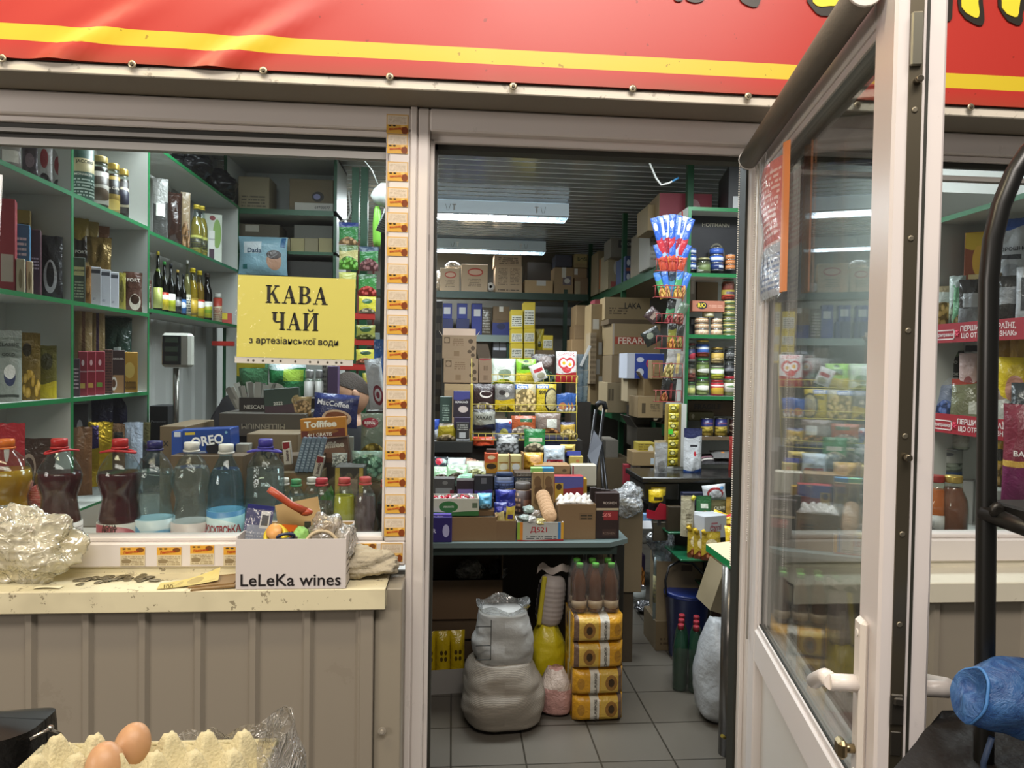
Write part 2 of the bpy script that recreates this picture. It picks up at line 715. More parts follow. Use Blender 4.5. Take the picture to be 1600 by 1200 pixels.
def pouch_mesh(w, h, t, mode='pillow', seed=0, wr=1.0):
    def th(u, v):
        a = abs(2 * u - 1)
        if mode == 'pillow':
            b = abs(2 * v - 1)
            if b > .93:
                return 0
            q = (1 - a ** 2.6) * (1 - (b / .93) ** 3.2)
        else:
            if v > .92:
                return 0
            q = (1 - a ** 3) * min(1, (1 - v / .92) * 1.15 + .06) * (.75 + .25 * min(1, v * 8))
        return max(0, q) ** .65

    def front(u, v, s=-1):
        k = th(u, v)
        n = mnoise.noise(V((u * 4 + seed, v * 5, seed * 1.7 + s)))
        n2 = mnoise.noise(V((u * 9 + seed, v * 3, 4.1 + s)))
        pinch = 1 - .05 * math.sin(math.pi * v) * (mode == 'pillow')
        x = (u - .5) * w * pinch + .01 * w * n2 * wr
        z = v * h + .012 * h * n * (v > .05) * wr
        y = s * t / 2 * k * (1 + .35 * n * wr) + s * .0006
        y += .02 * t * math.sin(u * 40) * (v > .93) + .03 * h * mnoise.noise(V((seed, v * 2, 0.3))) * wr * v
        return (x, y, z)
    m = M()
    m.grid(lambda u, v: front(u, v, -1), 12, 14)
    m.grid(lambda u, v: front(u, v, 1), 12, 14, flip=True)
    surf = lambda x, z: front(min(1, max(0, x / w + .5)), min(1, max(0, z / h)), -1)[1] - .001
    return m, surf


def pch(label, bb, spec, Y=None, X=None, z=None, t=None, rz=0.0, rx=0.0, ry=0.0, txt=None, name='food_pouch', cat='food packet', group=None, mode='pillow', rough=.3, metal=0.0, bump=.35, wr=1.0, wk=1.0, hk=1.0, cap=None):
    p, w, h = spot(bb, Y, X, z)
    w *= wk
    h *= hk
    t = t or w * .34
    seed = (bb[0] * .37 + bb[1] * .11) % 50
    m, surf = pouch_mesh(w, h, t, mode, seed, wr)
    T = Th(name, label, cat, off(p, rz, t / 2), (rx, ry, rz), group)
    T.add('bag', m, pk(spec, rough, bump, metal=metal))
    if cap:
        q = M().lathe([(.010, -.006), (.010, .017), (.008, .019)], 12)
        q.xf(Matrix.Translation(((cap[0] - .5) * w, -.004, cap[1] * h)) @ Matrix.Rotation(R(cap[2]), 4, 'Y'))
        T.add('screw_cap', q, pm(cap[3], .4))
    prints(T, txt, w, h, surf)
    return T.done()


def lay(label, px, py, z, w, h, t, spec, rz=0.0, tilt=.12, txt=None, name='food_packet', cat='food packet', group=None, rough=.3, bump=.35, metal=0.0):
    """a packet lying down at surface height z, its near edge towards the viewer"""
    p = PZ(px, py, z)
    m, surf = pouch_mesh(w, h, t, 'pillow', (px * .37 + py * .2) % 40)
    T = Th(name, label, cat, (p.x, p.y, z + t * .5), (-(math.pi / 2 - tilt - .25), 0, rz), group)
    T.add('bag', m, pk(spec, rough, bump, metal=metal))
    prints(T, txt, w, h, surf)
    return T.done()


def jar(label, cx, y0, y1, wpx, content, lid, spec=None, Y=None, X=None, z=None, rz=0.0, lv=(.22, .72), txt=None, group=None, shape='jar', fill=.9, name='glass_jar', cat='jar', glass='eef4ee', ell=1.0):
    p, w, h = spot((cx - wpx / 2, y0, cx + wpx / 2, y1), Y, X, z)
    r = w / 2
    T = Th(name, label, cat, off(p, rz, r), (0, 0, rz), group)
    lh = .12 * h if shape != 'tall' else .14 * h
    gh = h - lh
    if shape == 'juice':
        pr = [(r * .8, 0), (r, gh * .05), (r, gh * .5), (r * .93, gh * .66), (r * .62, gh * .86), (r * .55, gh)]
    elif shape == 'tall':
        pr = [(r * .85, 0), (r, gh * .04), (r, gh * .8), (r * .92, gh * .9), (r * .8, gh)]
    else:
        pr = [(r * .86, 0), (r, gh * .06), (r, gh * .82), (r * .9, gh * .93), (r * .86, gh)]
    g = T.add('glass', M().lathe(pr, 20, ell=ell), clear(glass, .02, .03))
    ins = [(a * .95, b * .97 + .003) for a, b in pr if b <= gh * fill] or pr[:2]
    ri = ins[-1][0]
    T.add('contents', M().lathe(ins + [(ri, gh * fill)], 18, ell=ell), pk(content, .35, .3) if ';' in content else pm(content, .3, bump=.2, bscale=60))
    rl = pr[-1][0] * 1.04
    T.add('lid', M().lathe([(rl, gh), (rl * 1.02, gh + lh * .15), (rl * 1.02, gh + lh * .85), (rl * .96, h)], 20, ell=ell), pm(lid, .3, .6 if lid in ('b79a4e', 'a8a8a8', 'c2a552') else 0))
    if spec:
        a, b = lv
        T.add('label', M().lathe([(r * 1.008, gh * a), (r * 1.008, gh * b)], 24, ell=ell), pk(spec, .45, .05))
    prints(T, txt, w, h, lambda x, zz: -math.sqrt(max(1e-6, r * r * 1.02 - x * x)) * ell)
    return T.done()


def can(label, cx, y0, y1, wpx, spec, Y=None, X=None, z=None, rz=0.0, txt=None, group=None, name='tin_can', lidc='a8a8a8', cat='tin'):
    p, w, h = spot((cx - wpx / 2, y0, cx + wpx / 2, y1), Y, X, z)
    r = w / 2
    T = Th(name, label, cat, off(p, rz, r), (0, 0, rz), group)
    e = min(.004, h * .08)
    T.add('wall', M().lathe([(r * .97, e), (r * .97, h - e)], 24), pk(spec, .3, .03))
    T.add('rim', M().lathe([(r * .9, 0), (r, .001), (r, e), (r * .96, e)], 24), pm(lidc, .25, .9))
    T.add('lid', M().lathe([(r * .96, h - e), (r, h - e), (r, h), (r * .93, h), (r * .92, h - .002)], 24), pm(lidc, .25, .9))
    prints(T, txt, w, h, lambda x, zz: -math.sqrt(max(1e-6, r * r * .96 - x * x)))
    return T.done()


def bottle(label, cx, y0, y1, wpx, liquid, cap, spec=None, Y=None, X=None, z=None, lv=(.05, .32), level=.72, waist=.55, glass='e9f2f2', lfac=.25, txt=None, group=None, handle=None, shape='pet', name='drink_bottle', cat='bottle', bump=.0, capc=None, rz=0.0):
    p, w, h = spot((cx - wpx / 2, y0, cx + wpx / 2, y1), Y, X, z)
    r = w / 2
    T = Th(name, label, cat, off(p, rz, r), (0, 0, rz), group)
    hc = .055 * h
    H = h - hc
    nr = min(r * .42, .0165)
    if shape == 'pet':
        K = [(r * .8, 0), (r * .97, .02 * H), (r, .06 * H), (r, .30 * H), (r * .97, .36 * H), (r * .80, (waist - .06) * H), (r * .78, waist * H), (r * .86, (waist + .05) * H), (r * .99, (waist + .13) * H), (r, (waist + .18) * H), (r * .88, .82 * H), (r * .62, .90 * H), (r * .36, .95 * H), (nr, .97 * H), (nr, H)]
    elif shape == 'straight':
        K = [(r * .85, 0), (r, .03 * H), (r, .28 * H), (r * .97, .30 * H), (r * .99, .5 * H), (r * .95, .68 * H), (r * .8, .80 * H), (r * .5, .90 * H), (nr * 1.05, .95 * H), (nr, H)]
    elif shape == 'oil':
        K = [(r * .9, 0), (r, .03 * H), (r, .58 * H), (r * .86, .70 * H), (r * .6, .78 * H), (nr * 1.15, .86 * H), (nr, H)]
    else:
        K = [(r * .9, 0), (r, .03 * H), (r, .55 * H), (r * .93, .63 * H), (r * .45, .75 * H), (r * .33, .82 * H), (r * .33, H)]
    T.add('bottle_wall', M().lathe(K, 22), clear(glass, .012, .04, bump, 30))
    ins = [(a * .955, b + .002) for a, b in K if b <= level * H]
    if ins and liquid:
        nxt = next((k for k in K if k[1] > level * H), K[-1])
        a0, b0 = ins[-1][0] / .955, ins[-1][1]
        f = (level * H - b0) / max(1e-6, nxt[1] - b0)
        rl = (a0 + (nxt[0] - a0) * max(0, min(1, f))) * .955
        T.add('drink', M().lathe(ins + [(rl, level * H)], 20), clear(liquid, lfac, .05))
    if shape == 'neck':
        cr = r * .36
    else:
        cr = nr * 1.22
    mc = M().lathe([(cr, H - .002), (cr, h - .002), (cr * .9, h)], 18)
    if shape != 'neck':
        mc.lathe([(cr * 1.1, H - .008), (cr * 1.1, H - .003)], 18)
    T.add('cap', mc, pm(cap, .35))
    if spec:
        a, b = lv
        T.add('label', M().lathe([(r * 1.006, H * a), (r * 1.006, H * b)], 24), pk(spec, .35, .05))
    if handle:
        pts = [(r * .95 * math.sin(a), -r * .30 * math.cos(a) - r * .2, H * .955 + r * .06 * math.cos(2 * a)) for a in [i * 2 * math.pi / 20 for i in range(21)]]
        pts = [(x * .85, y, z) for x, y, z in pts]
        T.add('carry_handle', M().tube(pts, .0035, 6), pm(handle, .4))
    prints(T, txt, w, h, lambda x, zz: -math.sqrt(max(1e-6, r * r * 1.02 - x * x)))
    return T.done()


def crumple(label, c, rr, col, name='plastic_bag', cat='bag', seed=1.0, fac=.35, rough=.15, amp=.28, flat=True, mat=None, n=44, group=None, rot=(0, 0, 0), fr=1.5):
    def fn(d):
        q = V((d.x * fr + seed, d.y * fr, d.z * fr))
        r1 = 1 - abs(mnoise.noise(q * 2.1 + V((3, 1, 7)))) * 2
        r2 = 1 - abs(mnoise.noise(q * 4.7 + V((1, 5, 2)))) * 2
        return .92 + amp * mnoise.noise(q) + amp * .30 * r1 + amp * .15 * r2
    m = M()
    m.sphere((0, 0, rr[2]), rr, n, 0, fn)
    if flat:
        m.v = [(x, y, max(0.0, z)) for x, y, z in m.v]
    T = Th(name, label, cat, c, rot, group)
    T.add(name, m, mat or film(col, fac * .9, rough, .55 / max(rr)))
    return T.done()


def ordn(i, n, what='from the left'):
    W = ['first', 'second', 'third', 'fourth', 'fifth', 'sixth', 'seventh', 'eighth', 'ninth', 'tenth', 'eleventh', 'twelfth', 'thirteenth', 'fourteenth', 'fifteenth', 'sixteenth']
    return W[i] + ' ' + what


# ================================================================ SETTING
WHITE = pm('cdc5c0', .38, dirt=.12, dscale=9)
WPVC = pm('d9d2cd', .32, dirt=.10, dscale=11)
CREAM = pm('d8cfae', .42, dirt=.75, dirtcol='4c3a22', dscale=26)
GREY = pm('5a5a55', .5)
GASK = pm('26261f', .6)
GREEN = pm('1f6b3c', .35)
DGREEN = pm('174a2b', .4, metal=.1)
CAB = pm('bdbfb9', .45)
BLACK = pm('14130f', .4)

# floor tiles
t = NT('floor_tiles')
br = t.n('ShaderNodeTexBrick', offset=0.0)
br.inputs['Scale'].default_value = 1.0
br.inputs['Mortar Size'].default_value = .004
br.inputs['Brick Width'].default_value = .296
br.inputs['Row Height'].default_value = .296
mp = t.n('ShaderNodeMapping')
o_ = PY(723, 1191, .87)
mp.inputs['Location'].default_value = (-.012, -.863 + .888, 0)
t.t.links.new(t.coord('Object'), mp.inputs[0])
t.t.links.new(mp.outputs[0], br.inputs['Vector'])
t.set(br.inputs['Color1'], lin('625d55'))
t.set(br.inputs['Color2'], lin('5c574f'))
t.set(br.inputs['Mortar'], lin('2f2b25'))
nn = t.noise(t.coord('Object'), 5, 4)
t.set(t.b.inputs['Base Color'], t.mix(t.math('MULTIPLY', nn.outputs[0], .25), br.outputs[0], lin('4c473f')))
t.b.inputs['Roughness'].default_value = .28
t.bump(t.math('MULTIPLY', br.outputs[1], -1.0), .3, .004)
XL, XR, YB, ZC = -1.64, 2.25, 6.75, 2.95
struct('floor', M().box(XL - .05, .0, -.05, XR + .05, YB + .05, 0), t.m)
struct('ground', M().box(-4.2, -5, -.10, 4.6, 0, -.02), pm('77726a', .6, bump=.1, bscale=30, dirt=.3, dscale=5))

# walls of corrugated white sheet
def corrugated(x0, x1, z0, z1, pitch, dep, flat):
    """trapezoid ribs standing proud of the plane y=0 towards -Y"""
    pts = []
    x = x0
    while x < x1:
        for dx, y in ((0, 0), (flat, 0), (flat + pitch * .06, -dep), (pitch * .94, -dep), (pitch, 0)):
            pts.append((min(x + dx, x1), y))
        x += pitch
    m = M()
    for a, b in zip(pts, pts[1:]):
        if b[0] - a[0] < 1e-5:
            continue
        k = len(m.v)
        m.v += [(a[0], a[1], z0), (b[0], b[1], z0), (b[0], b[1], z1), (a[0], a[1], z1)]
        m.face([k, k + 1, k + 2, k + 3])
    k = len(m.v)
    m.v += [(x0, .004, z0), (x1, .004, z0), (x1, .004, z1), (x0, .004, z1)]
    m.face([k + 3, k + 2, k + 1, k])
    return m


m = corrugated(0, YB, 0, ZC, .20, .015, .15)
m.v = [(-y - .0, x, z) for x, y, z in m.v]
m.f = [f[::-1] for f in m.f]
m.v = [(XL + v[0] * 1.0, v[1], v[2]) for v in m.v]
struct('wall_left', m, pm('b9bab6', .4))
struct('wall_right', M().box(XR, 0, 0, XR + .05, YB, ZC), pm('b0b0aa', .5))
struct('wall_back', M().box(XL - .05, YB, 0, XR + .05, YB + .05, ZC), pm('77736a', .55))
# slatted metal ceiling: each slat is a shallow curved strip
m = M()
y = .06
while y < YB:
    def sl(u, v, y=y):
        return (XL + u * (XR - XL), y + v * .1175, ZC - .004 - .003 * v)
    m.grid(sl, 1, 2, flip=True)
    m.box(XL, y + .1175, ZC - .011, XR, y + .1215, ZC + .003, 1)  # pale ridge colour stands in for the slat edge catching light
    y += .125
m.box(XL - .05, 0, ZC + .005, XR + .05, YB, ZC + .03)
struct('ceiling', m, [pm('b9bcbd', .16, metal=.5), pm('eceff0', .35)])

# facade ---------------------------------------------------------
S = 1.0
# left window frame (x from far left to the mullion)
ZT, ZW = 2.222, 1.098
xa, xb = -2.6, -.205
def frame(name, xa, xb, z0, z1, wl, wr, wt, wb, y0=-.012, y1=.06, mat=WPVC):
    m = M()
    m.box(xa, y0, z1 - wt, xb, y1, z1, 0, .004)
    m.box(xa, y0, z0, xb, y1, z0 + wb, 0, .004)
    m.box(xa, y0 + .0005, z0 + wb, xa + wl, y1, z1 - wt, 0, .004)
    m.box(xb - wr, y0 + .0005, z0 + wb, xb, y1, z1 - wt, 0, .004)
    # inner bead step
    xi0, xi1, zi0, zi1 = xa + wl, xb - wr, z0 + wb, z1 - wt
    for a in ((xi0, zi1 - .016, xi1, zi1), (xi0, zi0, xi1, zi0 + .012), (xi0, zi0, xi0 + .010, zi1), (xi1 - .008, zi0, xi1, zi1)):
        m.box(a[0], y0 + .014, a[1], a[2], y1 - .005, a[3], 0, .003)
    return m


XMUL0, XMUL1 = -.205, -.108
t = Th('window_1', '', '', kind='structure')
zs = 1.035
m = frame('window_1', -2.7, -.117, zs, ZT, .06, .056, .058, ZW - zs)
g = M().box(-2.64, .030, ZW, -.173, .036, ZT - .05)
t.add('frame', m, WPVC)
gk = M().box(-2.64, .012, ZW - .002, -.173, .030, ZW + .010).box(-2.64, .012, ZT - .088, -.173, .030, ZT - .072).box(-2.64, .02, ZT - .112, -.173, .028, ZT - .098)
t.add('gasket', gk, GASK)
t.add('shutter_rail', M().box(-2.64, .004, ZT - .098, -.173, .03, ZT - .088).box(-2.64, .006, ZT - .13, -.173, .028, ZT - .112), pm('8a8884', .4))


def pane_mat():
    t = NT('window_glass')
    tr = t.n('ShaderNodeBsdfTransparent')
    t.set(tr.inputs[0], (.93, .95, .945))
    gl = t.n('ShaderNodeBsdfGlossy')
    gl.inputs['Roughness'].default_value = .01
    mx = t.n('ShaderNodeMixShader')
    t.t.links.new(t.fres(), mx.inputs[0])
    t.t.links.new(tr.outputs[0], mx.inputs[1])
    t.t.links.new(gl.outputs[0], mx.inputs[2])
    t.t.links.new(mx.outputs[0], t.out.inputs[0])
    return t.m


PANE = pane_mat()
t.add('glass', g, PANE)
t.done()

t = Th('window_2', '', '', kind='structure')
t.add('frame', frame('window_2', .868, 3.4, zs, ZT, .058, .06, .058, ZW - zs), WPVC)
t.add('gasket', M().box(.92, .012, ZW - .002, 3.34, .030, ZW + .010).box(.92, .012, ZT - .088, 3.34, .03, ZT - .072), GASK)
t.add('shutter_rail', M().box(.92, .006, ZT - .125, 3.34, .028, ZT - .112), pm('8a8884', .4))
t.add('glass', M().box(.92, .030, ZW, 3.34, .036, ZT - .05), PANE)
t.done()

# door frame
m = M()
m.box(-.117, -.020, -.02, -.100, .07, ZT + .002, 0, .003)
m.box(-.100, -.016, -.02, -.068, .07, ZT, 0, .005)
m.box(.812, -.016, -.02, .866, .07, ZT, 0, .005)
m.box(-.068, -.016, ZT - .058, .812, .07, ZT, 0, .004)
m.box(-.068, .012, ZT - .078, .812, .07, ZT - .05, 0, .003)
m.box(-.068, .012, -.02, -.056, .07, ZT - .07, 0, .002)
m.box(.800, .012, -.02, .812, .07, ZT - .07, 0, .002)
struct('door_1_frame', m, WPVC)
m = M().box(-.056, .03, -.0, -.048, .075, ZT - .078).box(-.056, .03, ZT - .092, .80, .075, ZT - .078).box(.793, .03, 0, .80, .075, ZT - .078)
struct('trim_1', m, GASK)
m = M().box(-.0695, -.004, 1.30, -.0672, .008, 1.36).box(-.0695, -.004, 1.02, -.0672, .008, 1.16).box(-.0695, -.004, .62, -.0672, .008, .66).box(-.0695, -.004, 1.86, -.0672, .008, 1.90)
struct('trim_2', m, pm('4a463e', .4, metal=.7))

# soffit, cream edge strip
struct('trim_3', M().box(-2.8, -.125, ZT + .002, 3.5, .06, ZT + .008), pm('857d6f', .5, dirt=.15, dscale=6))
struct('trim_4', M().box(-2.8, -.131, ZT + .001, 3.5, -.124, ZT + .024, 0, .002), pm('d6cfc0', .4, dirt=.5, dscale=30))
struct('wall_front', M().box(-2.8, -.118, ZT + .01, 3.5, .05, 3.3), pm('b8b2a8', .5))

# sills and the corrugated panels below
zsl = 1.020
for nm, x0, x1 in (('sill_1', -2.8, -.155), ('sill_2', .868, 3.5)):
    m = M()
    m.box(x0, -.150, zsl - .012, x1, -.0, zsl, 0, .003)
    m.box(x0, -.152, zsl - .052, x1, -.140, zsl - .0005, 0, .002)
    m.box(x1 - .006 if nm == 'sill_1' else x0, -.15, zsl - .05, x1 if nm == 'sill_1' else x0 + .006, -.0, zsl - .001)
    m.box(x0, -.004, zsl, x1, .02, zs, 0)
    struct('window_' + nm, m, CREAM if nm == 'sill_1' else pm('d3cdbb', .42, dirt=.25, dscale=20))
for nm, x0, x1 in (('wall_front_left', -2.9, -.185), ('wall_front_right', .90, 3.5)):
    m = corrugated(0, x1 - x0, -.02, zsl - .03, .1285, .010, .100)
    m.v = [(x0 + v[0], -.118 + v[1], v[2]) for v in m.v]
    m.box(x1 - .032 if x0 < 0 else x0, -.132, -.02, x1 if x0 < 0 else x0 + .03, -.116, zsl - .02, 0, .002)
    struct(nm, m, pm('8f877a', .36, dirt=.10, dscale=7))
struct('trim_5', M().box(-.184, -.12, -.02, -.117, .0, zsl - .01, 0, .003), pm('938b7c', .45, dirt=.2))
t = Th('panel_screw', 'small screw with washer in the corrugated panel beside the doorway', 'screw', PY(597, 1142, -.130))
t.add('washer', M().lathe([(.010, 0), (.010, .002)], 14).xf(Matrix.Rotation(R(90), 4, 'X')), pm('b5ada0', .4, .5))
t.add('head', M().lathe([(.005, .002), (.005, .007)], 6).xf(Matrix.Rotation(R(90), 4, 'X')), pm('d0c8ba', .35, .6))
t.done()

# ---------------------------------------------------------------- banner
def ban_y(x, z):
    f = max(0.0, 1 - (z - ZT) / .34)
    gro = 0
    for gx in (-1.30, -.97, -.62):
        dx = x - gx
        dz = z - ZT - .03
        s = dx - dz * 1.6
        gro += .016 * math.exp(-((s - .05) / .035) ** 2) * math.exp(-((dx - .12) / .16) ** 2) * f
        gro -= .008 * math.exp(-((s + .02) / .03) ** 2) * math.exp(-((dx - .1) / .15) ** 2) * f
    return -.140 - gro - .002 * mnoise.noise(V((x * 5, z * 6, 0))) * (x < .1)


ZB0 = ZT + .026
BAN = Th('shop_banner', 'red vinyl shop banner with a yellow stripe above the windows', 'banner', (0, 0, 0))
zst0, zst1 = None, None
def stripe_z(x):
    return 0


t = NT('banner_red')
sp = t.n('ShaderNodeSeparateXYZ')
t.t.links.new(t.coord('Object'), sp.inputs[0])
Z0 = PY(720, 98, -.14).z
Z1 = PY(720, 73.5, -.14).z
mk_ = t.math('COMPARE', sp.outputs[2], (Z0 + Z1) / 2, (Z1 - Z0) / 2)
n2 = t.noise(t.coord('Object'), 60, 2).outputs[0]
spot_ = t.math('MULTIPLY', t.math('GREATER_THAN', n2, .74), .5)
zz = t.n('ShaderNodeMapRange')
zz.inputs[1].default_value, zz.inputs[2].default_value, zz.inputs[3].default_value, zz.inputs[4].default_value = ZB0, ZB0 + .035, .55, 0
t.set(zz.inputs[0], sp.outputs[2])
dn = t.math('MULTIPLY', zz.outputs[0], t.noise(t.coord('Object'), 6, 4).outputs[0])
base = t.mix(mk_, lin('b5342b'), lin('d3b92f'))
base = t.mix(dn, base, lin('6d5a36'))
t.set(t.b.inputs['Base Color'], t.mix(spot_, base, lin('5d2016')))
t.b.inputs['Roughness'].default_value = .38
BANM = t.m
m = M()
m.grid(lambda u, v: (lambda x, z: (x, ban_y(x, z), z))(-2.75 + u * 6.2, ZB0 + v * .75), 300, 30)
m.grid(lambda u, v: (-2.75 + u * 6.2, -.134, ZB0 + v * .75), 4, 2, flip=True)
BAN.add('sheet', m, BANM)
# bottoms of the big letters reach into view
def blob(pxs, off_y, col):
    pts = []
    for px, py in pxs:
        p = PY(px, py, -.142)
        pts.append((p.x, p.z))
    m = M()
    a = sum(pts[i][0] * pts[(i + 1) % len(pts)][1] - pts[(i + 1) % len(pts)][0] * pts[i][1] for i in range(len(pts)))
    if a < 0:
        pts = pts[::-1]
    m.prism(pts, off_y - .0015, off_y)
    BAN.add('lettering', m, pm(col, .4))


K, YE = '2c2822', 'ecd83c'
for pts in ([(1051, -60), (1068, -60), (1067, 0), (1063, 2.6), (1058, 3), (1053, 0)], [(1070, -60), (1101, -60), (1100, 0), (1095, 3.5), (1086, 5), (1077, 3), (1072, 0)],
            [(1148, -60), (1186, -60), (1188, 0), (1186, 7), (1182, 11.5), (1177, 12), (1167, 9), (1159, 4), (1156, 0)],
            [(1258, -60), (1330, -60), (1332, 10), (1318, 23), (1292, 25.5), (1282, 25), (1275, 21), (1268, 13), (1261, 3)],
            [(1440, -60), (1492, -60), (1488, 4), (1487, 28), (1484, 33), (1480, 34), (1470, 31), (1440, 28)],
            [(1495, -60), (1534, -60), (1535, 5), (1537, 22), (1537.5, 32), (1535, 39), (1530, 41), (1522, 38), (1508, 30), (1498, 17), (1496, 5)],
            [(1556, -60), (1612, -60), (1602, 8), (1597, 22), (1597, 34), (1594, 39), (1588, 40), (1574, 33), (1566, 23), (1559, 10)]):
    blob(pts, -.1425, K)
for pts in ([(1266, -60), (1316, -60), (1318, 4), (1310, 10), (1293, 10.5), (1283, 12), (1275, 10), (1269, 4)],
            [(1440, -60), (1482, -60), (1479, 4), (1478, 17), (1475, 21), (1469, 21), (1440, 18)],
            [(1499, -60), (1527, -60), (1527, 6), (1529, 20), (1528, 27), (1525, 29), (1520, 28), (1508, 21), (1501, 12)],
            [(1562, -60), (1606, -60), (1592, 5), (1590, 22), (1588, 27), (1584, 28), (1572, 23), (1564, 13)]):
    blob(pts, -.1445, YE)
for i, (px, py) in enumerate(((3, 91), (206, 100), (411, 109.5), (609, 119.5), (802, 134.5), (989, 138), (1169.5, 150), (1340, 163.5), (1517.5, 167))):
    p = PY(px, py, -.142)
    q = M().lathe([(.0045, 0), (.0085, .0005), (.0095, .002), (.0085, .0035), (.0045, .003)], 18)
    q.xf(Matrix.Translation((p.x, ban_y(p.x, p.z) + .001, p.z)) @ Matrix.Rotation(R(90), 4, 'X'))
    gi = BAN.add('grommet', q, pm('a89c84', .35, .7))
    q = M().lathe([(.0044, 0), (.0044, .005), (.003, .006)], 6)
    q.xf(Matrix.Translation((p.x, ban_y(p.x, p.z) + .001, p.z)) @ Matrix.Rotation(R(90), 4, 'X'))
    BAN.add('bolt', q, pm('5d5648', .4, .6), gi)
BAN.done()

# ---------------------------------------------------------------- calendar stickers on the window frame
def sticker(label, px, py, wpx, hpx, flip, worn, Yf=-.0125):
    p = PY(px, py, Yf)
    k = depth(p) / F_PX
    w, h = wpx * k, hpx * k
    T = Th('calendar_sticker', label, 'sticker', (p.x, Yf, p.z), (0, math.pi if flip == 2 else 0, 0), 'calendar stickers on the window frame')
    m = M().box(-w / 2, -.0012, -h / 2, w / 2, 0, h / 2, 0, 0, mf=1)
    if worn:
        sp = 'cfc3a2;r0,.58,1,1,d9a23a;e.8,.85,.16,.13,7a4a20;d.05,.05,.95,.55,6,8d7b58;e.25,.25,.2,.12,8b7a5a'
    else:
        sp = 'd2ad70;r.05,.47,.95,.94,d6c9b6;d.1,.52,.9,.9,6,b8a68e;r0,0,1,.44,d3a242;e.84,.18,.15,.2,7d3f1c;e.75,.4,.1,.05,e8c070'
    T.add('paper', m, [pm('d9cbb4', .5), pk(sp, .35, .04)])
    zz = -h * .27 if not worn else h * .26
    letter(T, 'Лакомка', -w * .06, zz, w * .62, 'b5301c', -.0012, R(6) if worn else math.pi + R(6), fat=.02)
    for dx in (-.34, -.14):
        b = M().sphere((dx * w, -.0022, zz + h * .17), (w * .07, .0008, h * .035), 8)
        T.add('mark', b, pm('2a2018', .5))
    T.done()


cys = [194, 225, 268, 308, 347, 385, 427, 468, 507, 546, 586, 623, 665, 703, 745, 787, 823]
xs_ = [621, 621, 621.5, 621.5, 621, 621, 621, 621, 621, 621, 620, 620, 619, 618, 618, 617.5, 616.5]
W_ = ['topmost', 'second', 'third', 'fourth', 'fifth', 'sixth', 'seventh', 'eighth', 'ninth', 'tenth', 'eleventh', 'twelfth', 'thirteenth', 'fourteenth', 'fifteenth', 'sixteenth', 'lowest']
for i, (cy, cx) in enumerate(zip(cys, xs_)):
    if cy == 347:
        pass
    sticker('%s yellow calendar sticker%s in the column on the window post' % (W_[i], '' if i in (0, 16) else ' from the top'), cx, cy, 32 if i else 34, 30, 0, 0)
for i, (x0, y0, x1, y1, fl) in enumerate(((189, 855, 226, 884, 0), (246, 855, 283, 884, 0), (298, 852, 334, 882, 0), (350, 854, 386, 884, 0), (556, 849, 588, 880, 0))):
    sticker('worn yellow sticker on the lower window frame, ' + ['first from the left', 'second from the left', 'third from the left', 'partly behind white box', 'just right of white box'][i], (x0 + x1) / 2, (y0 + y1) / 2, x1 - x0, y1 - y0, 0, 1)
sticker('scratched yellow sticker at the right corner of the lower window frame', 612, 863, 34, 29, 0, 0)


# ================================================================ THE OPEN DOOR (hinged on the right jamb, leaf swung out)
HX, HY = .806, -.025
dA = PD(1356, 700, 1.075)
u_ = V((dA.x - HX, dA.y - HY, 0)).normalized()          # along the leaf, hinge -> free edge
DW = .90
ang = math.atan2(u_.y, u_.x)
DOOR = Th('open_door', 'white plastic door with tall glass pane standing open outwards', 'door', (HX, HY, 0), (0, 0, ang))
# local: x along leaf, y across (interior face looks to +y?) z up
ZD0, ZD1, ZR = .03, 2.165, .86
th_ = .070
# the interior face (seen from the left) is local -y side when ang ~ -98deg -> local y+ = world (+x)...
m = M()
st = .078
for a in ((0, ZD0, st, ZD1), (DW - st, ZD0, DW, ZD1)):
    m.box(a[0], 0, a[1], a[2], th_, a[3], 0, .004)
m.box(st, .0, ZD1 - st, DW - st, th_, ZD1, 0, .004)
m.box(st, .0, ZR - .055, DW - st, th_, ZR + .030, 0, .004)
m.box(st, .0, ZD0, DW - st, th_, ZD0 + .10, 0, .004)
for y in (.006, th_ - .014):
    for (x0, z0, x1, z1) in ((st, ZR + .030, DW - st, ZR + .044), (st, ZD1 - st - .014, DW - st, ZD1 - st), (st, ZR, st + .014, ZD1 - st), (DW - st - .014, ZR, DW - st, ZD1 - st)):
        m.box(x0, y, z0, x1, y + .008, z1, 0, .002)
i0 = DOOR.add('frame', m, pm('dad3d0', .3, dirt=.08, dscale=12))
m = M()
for y in (.016, .05):
    m.box(st, y, ZR + .02, DW - st, y + .004, ZD1 - st + .01)
DOOR.add('glass', m, PANE)
DOOR.add('lower_panel', M().box(st - .01, .022, ZD0 + .05, DW - st + .01, .048, ZR - .03), pm('d0cbc5', .4))
m = M().box(st, .009, ZR + .044, DW - st, .012, ZR + .048).box(st, .013, ZR + .030, DW - st, .020, ZR + .036)
m.box(DW - .0005, th_ - .0285, ZD0 + .02, DW + .0012, th_ - .0245, ZD1 - .02)
DOOR.add('gasket', m, GASK)
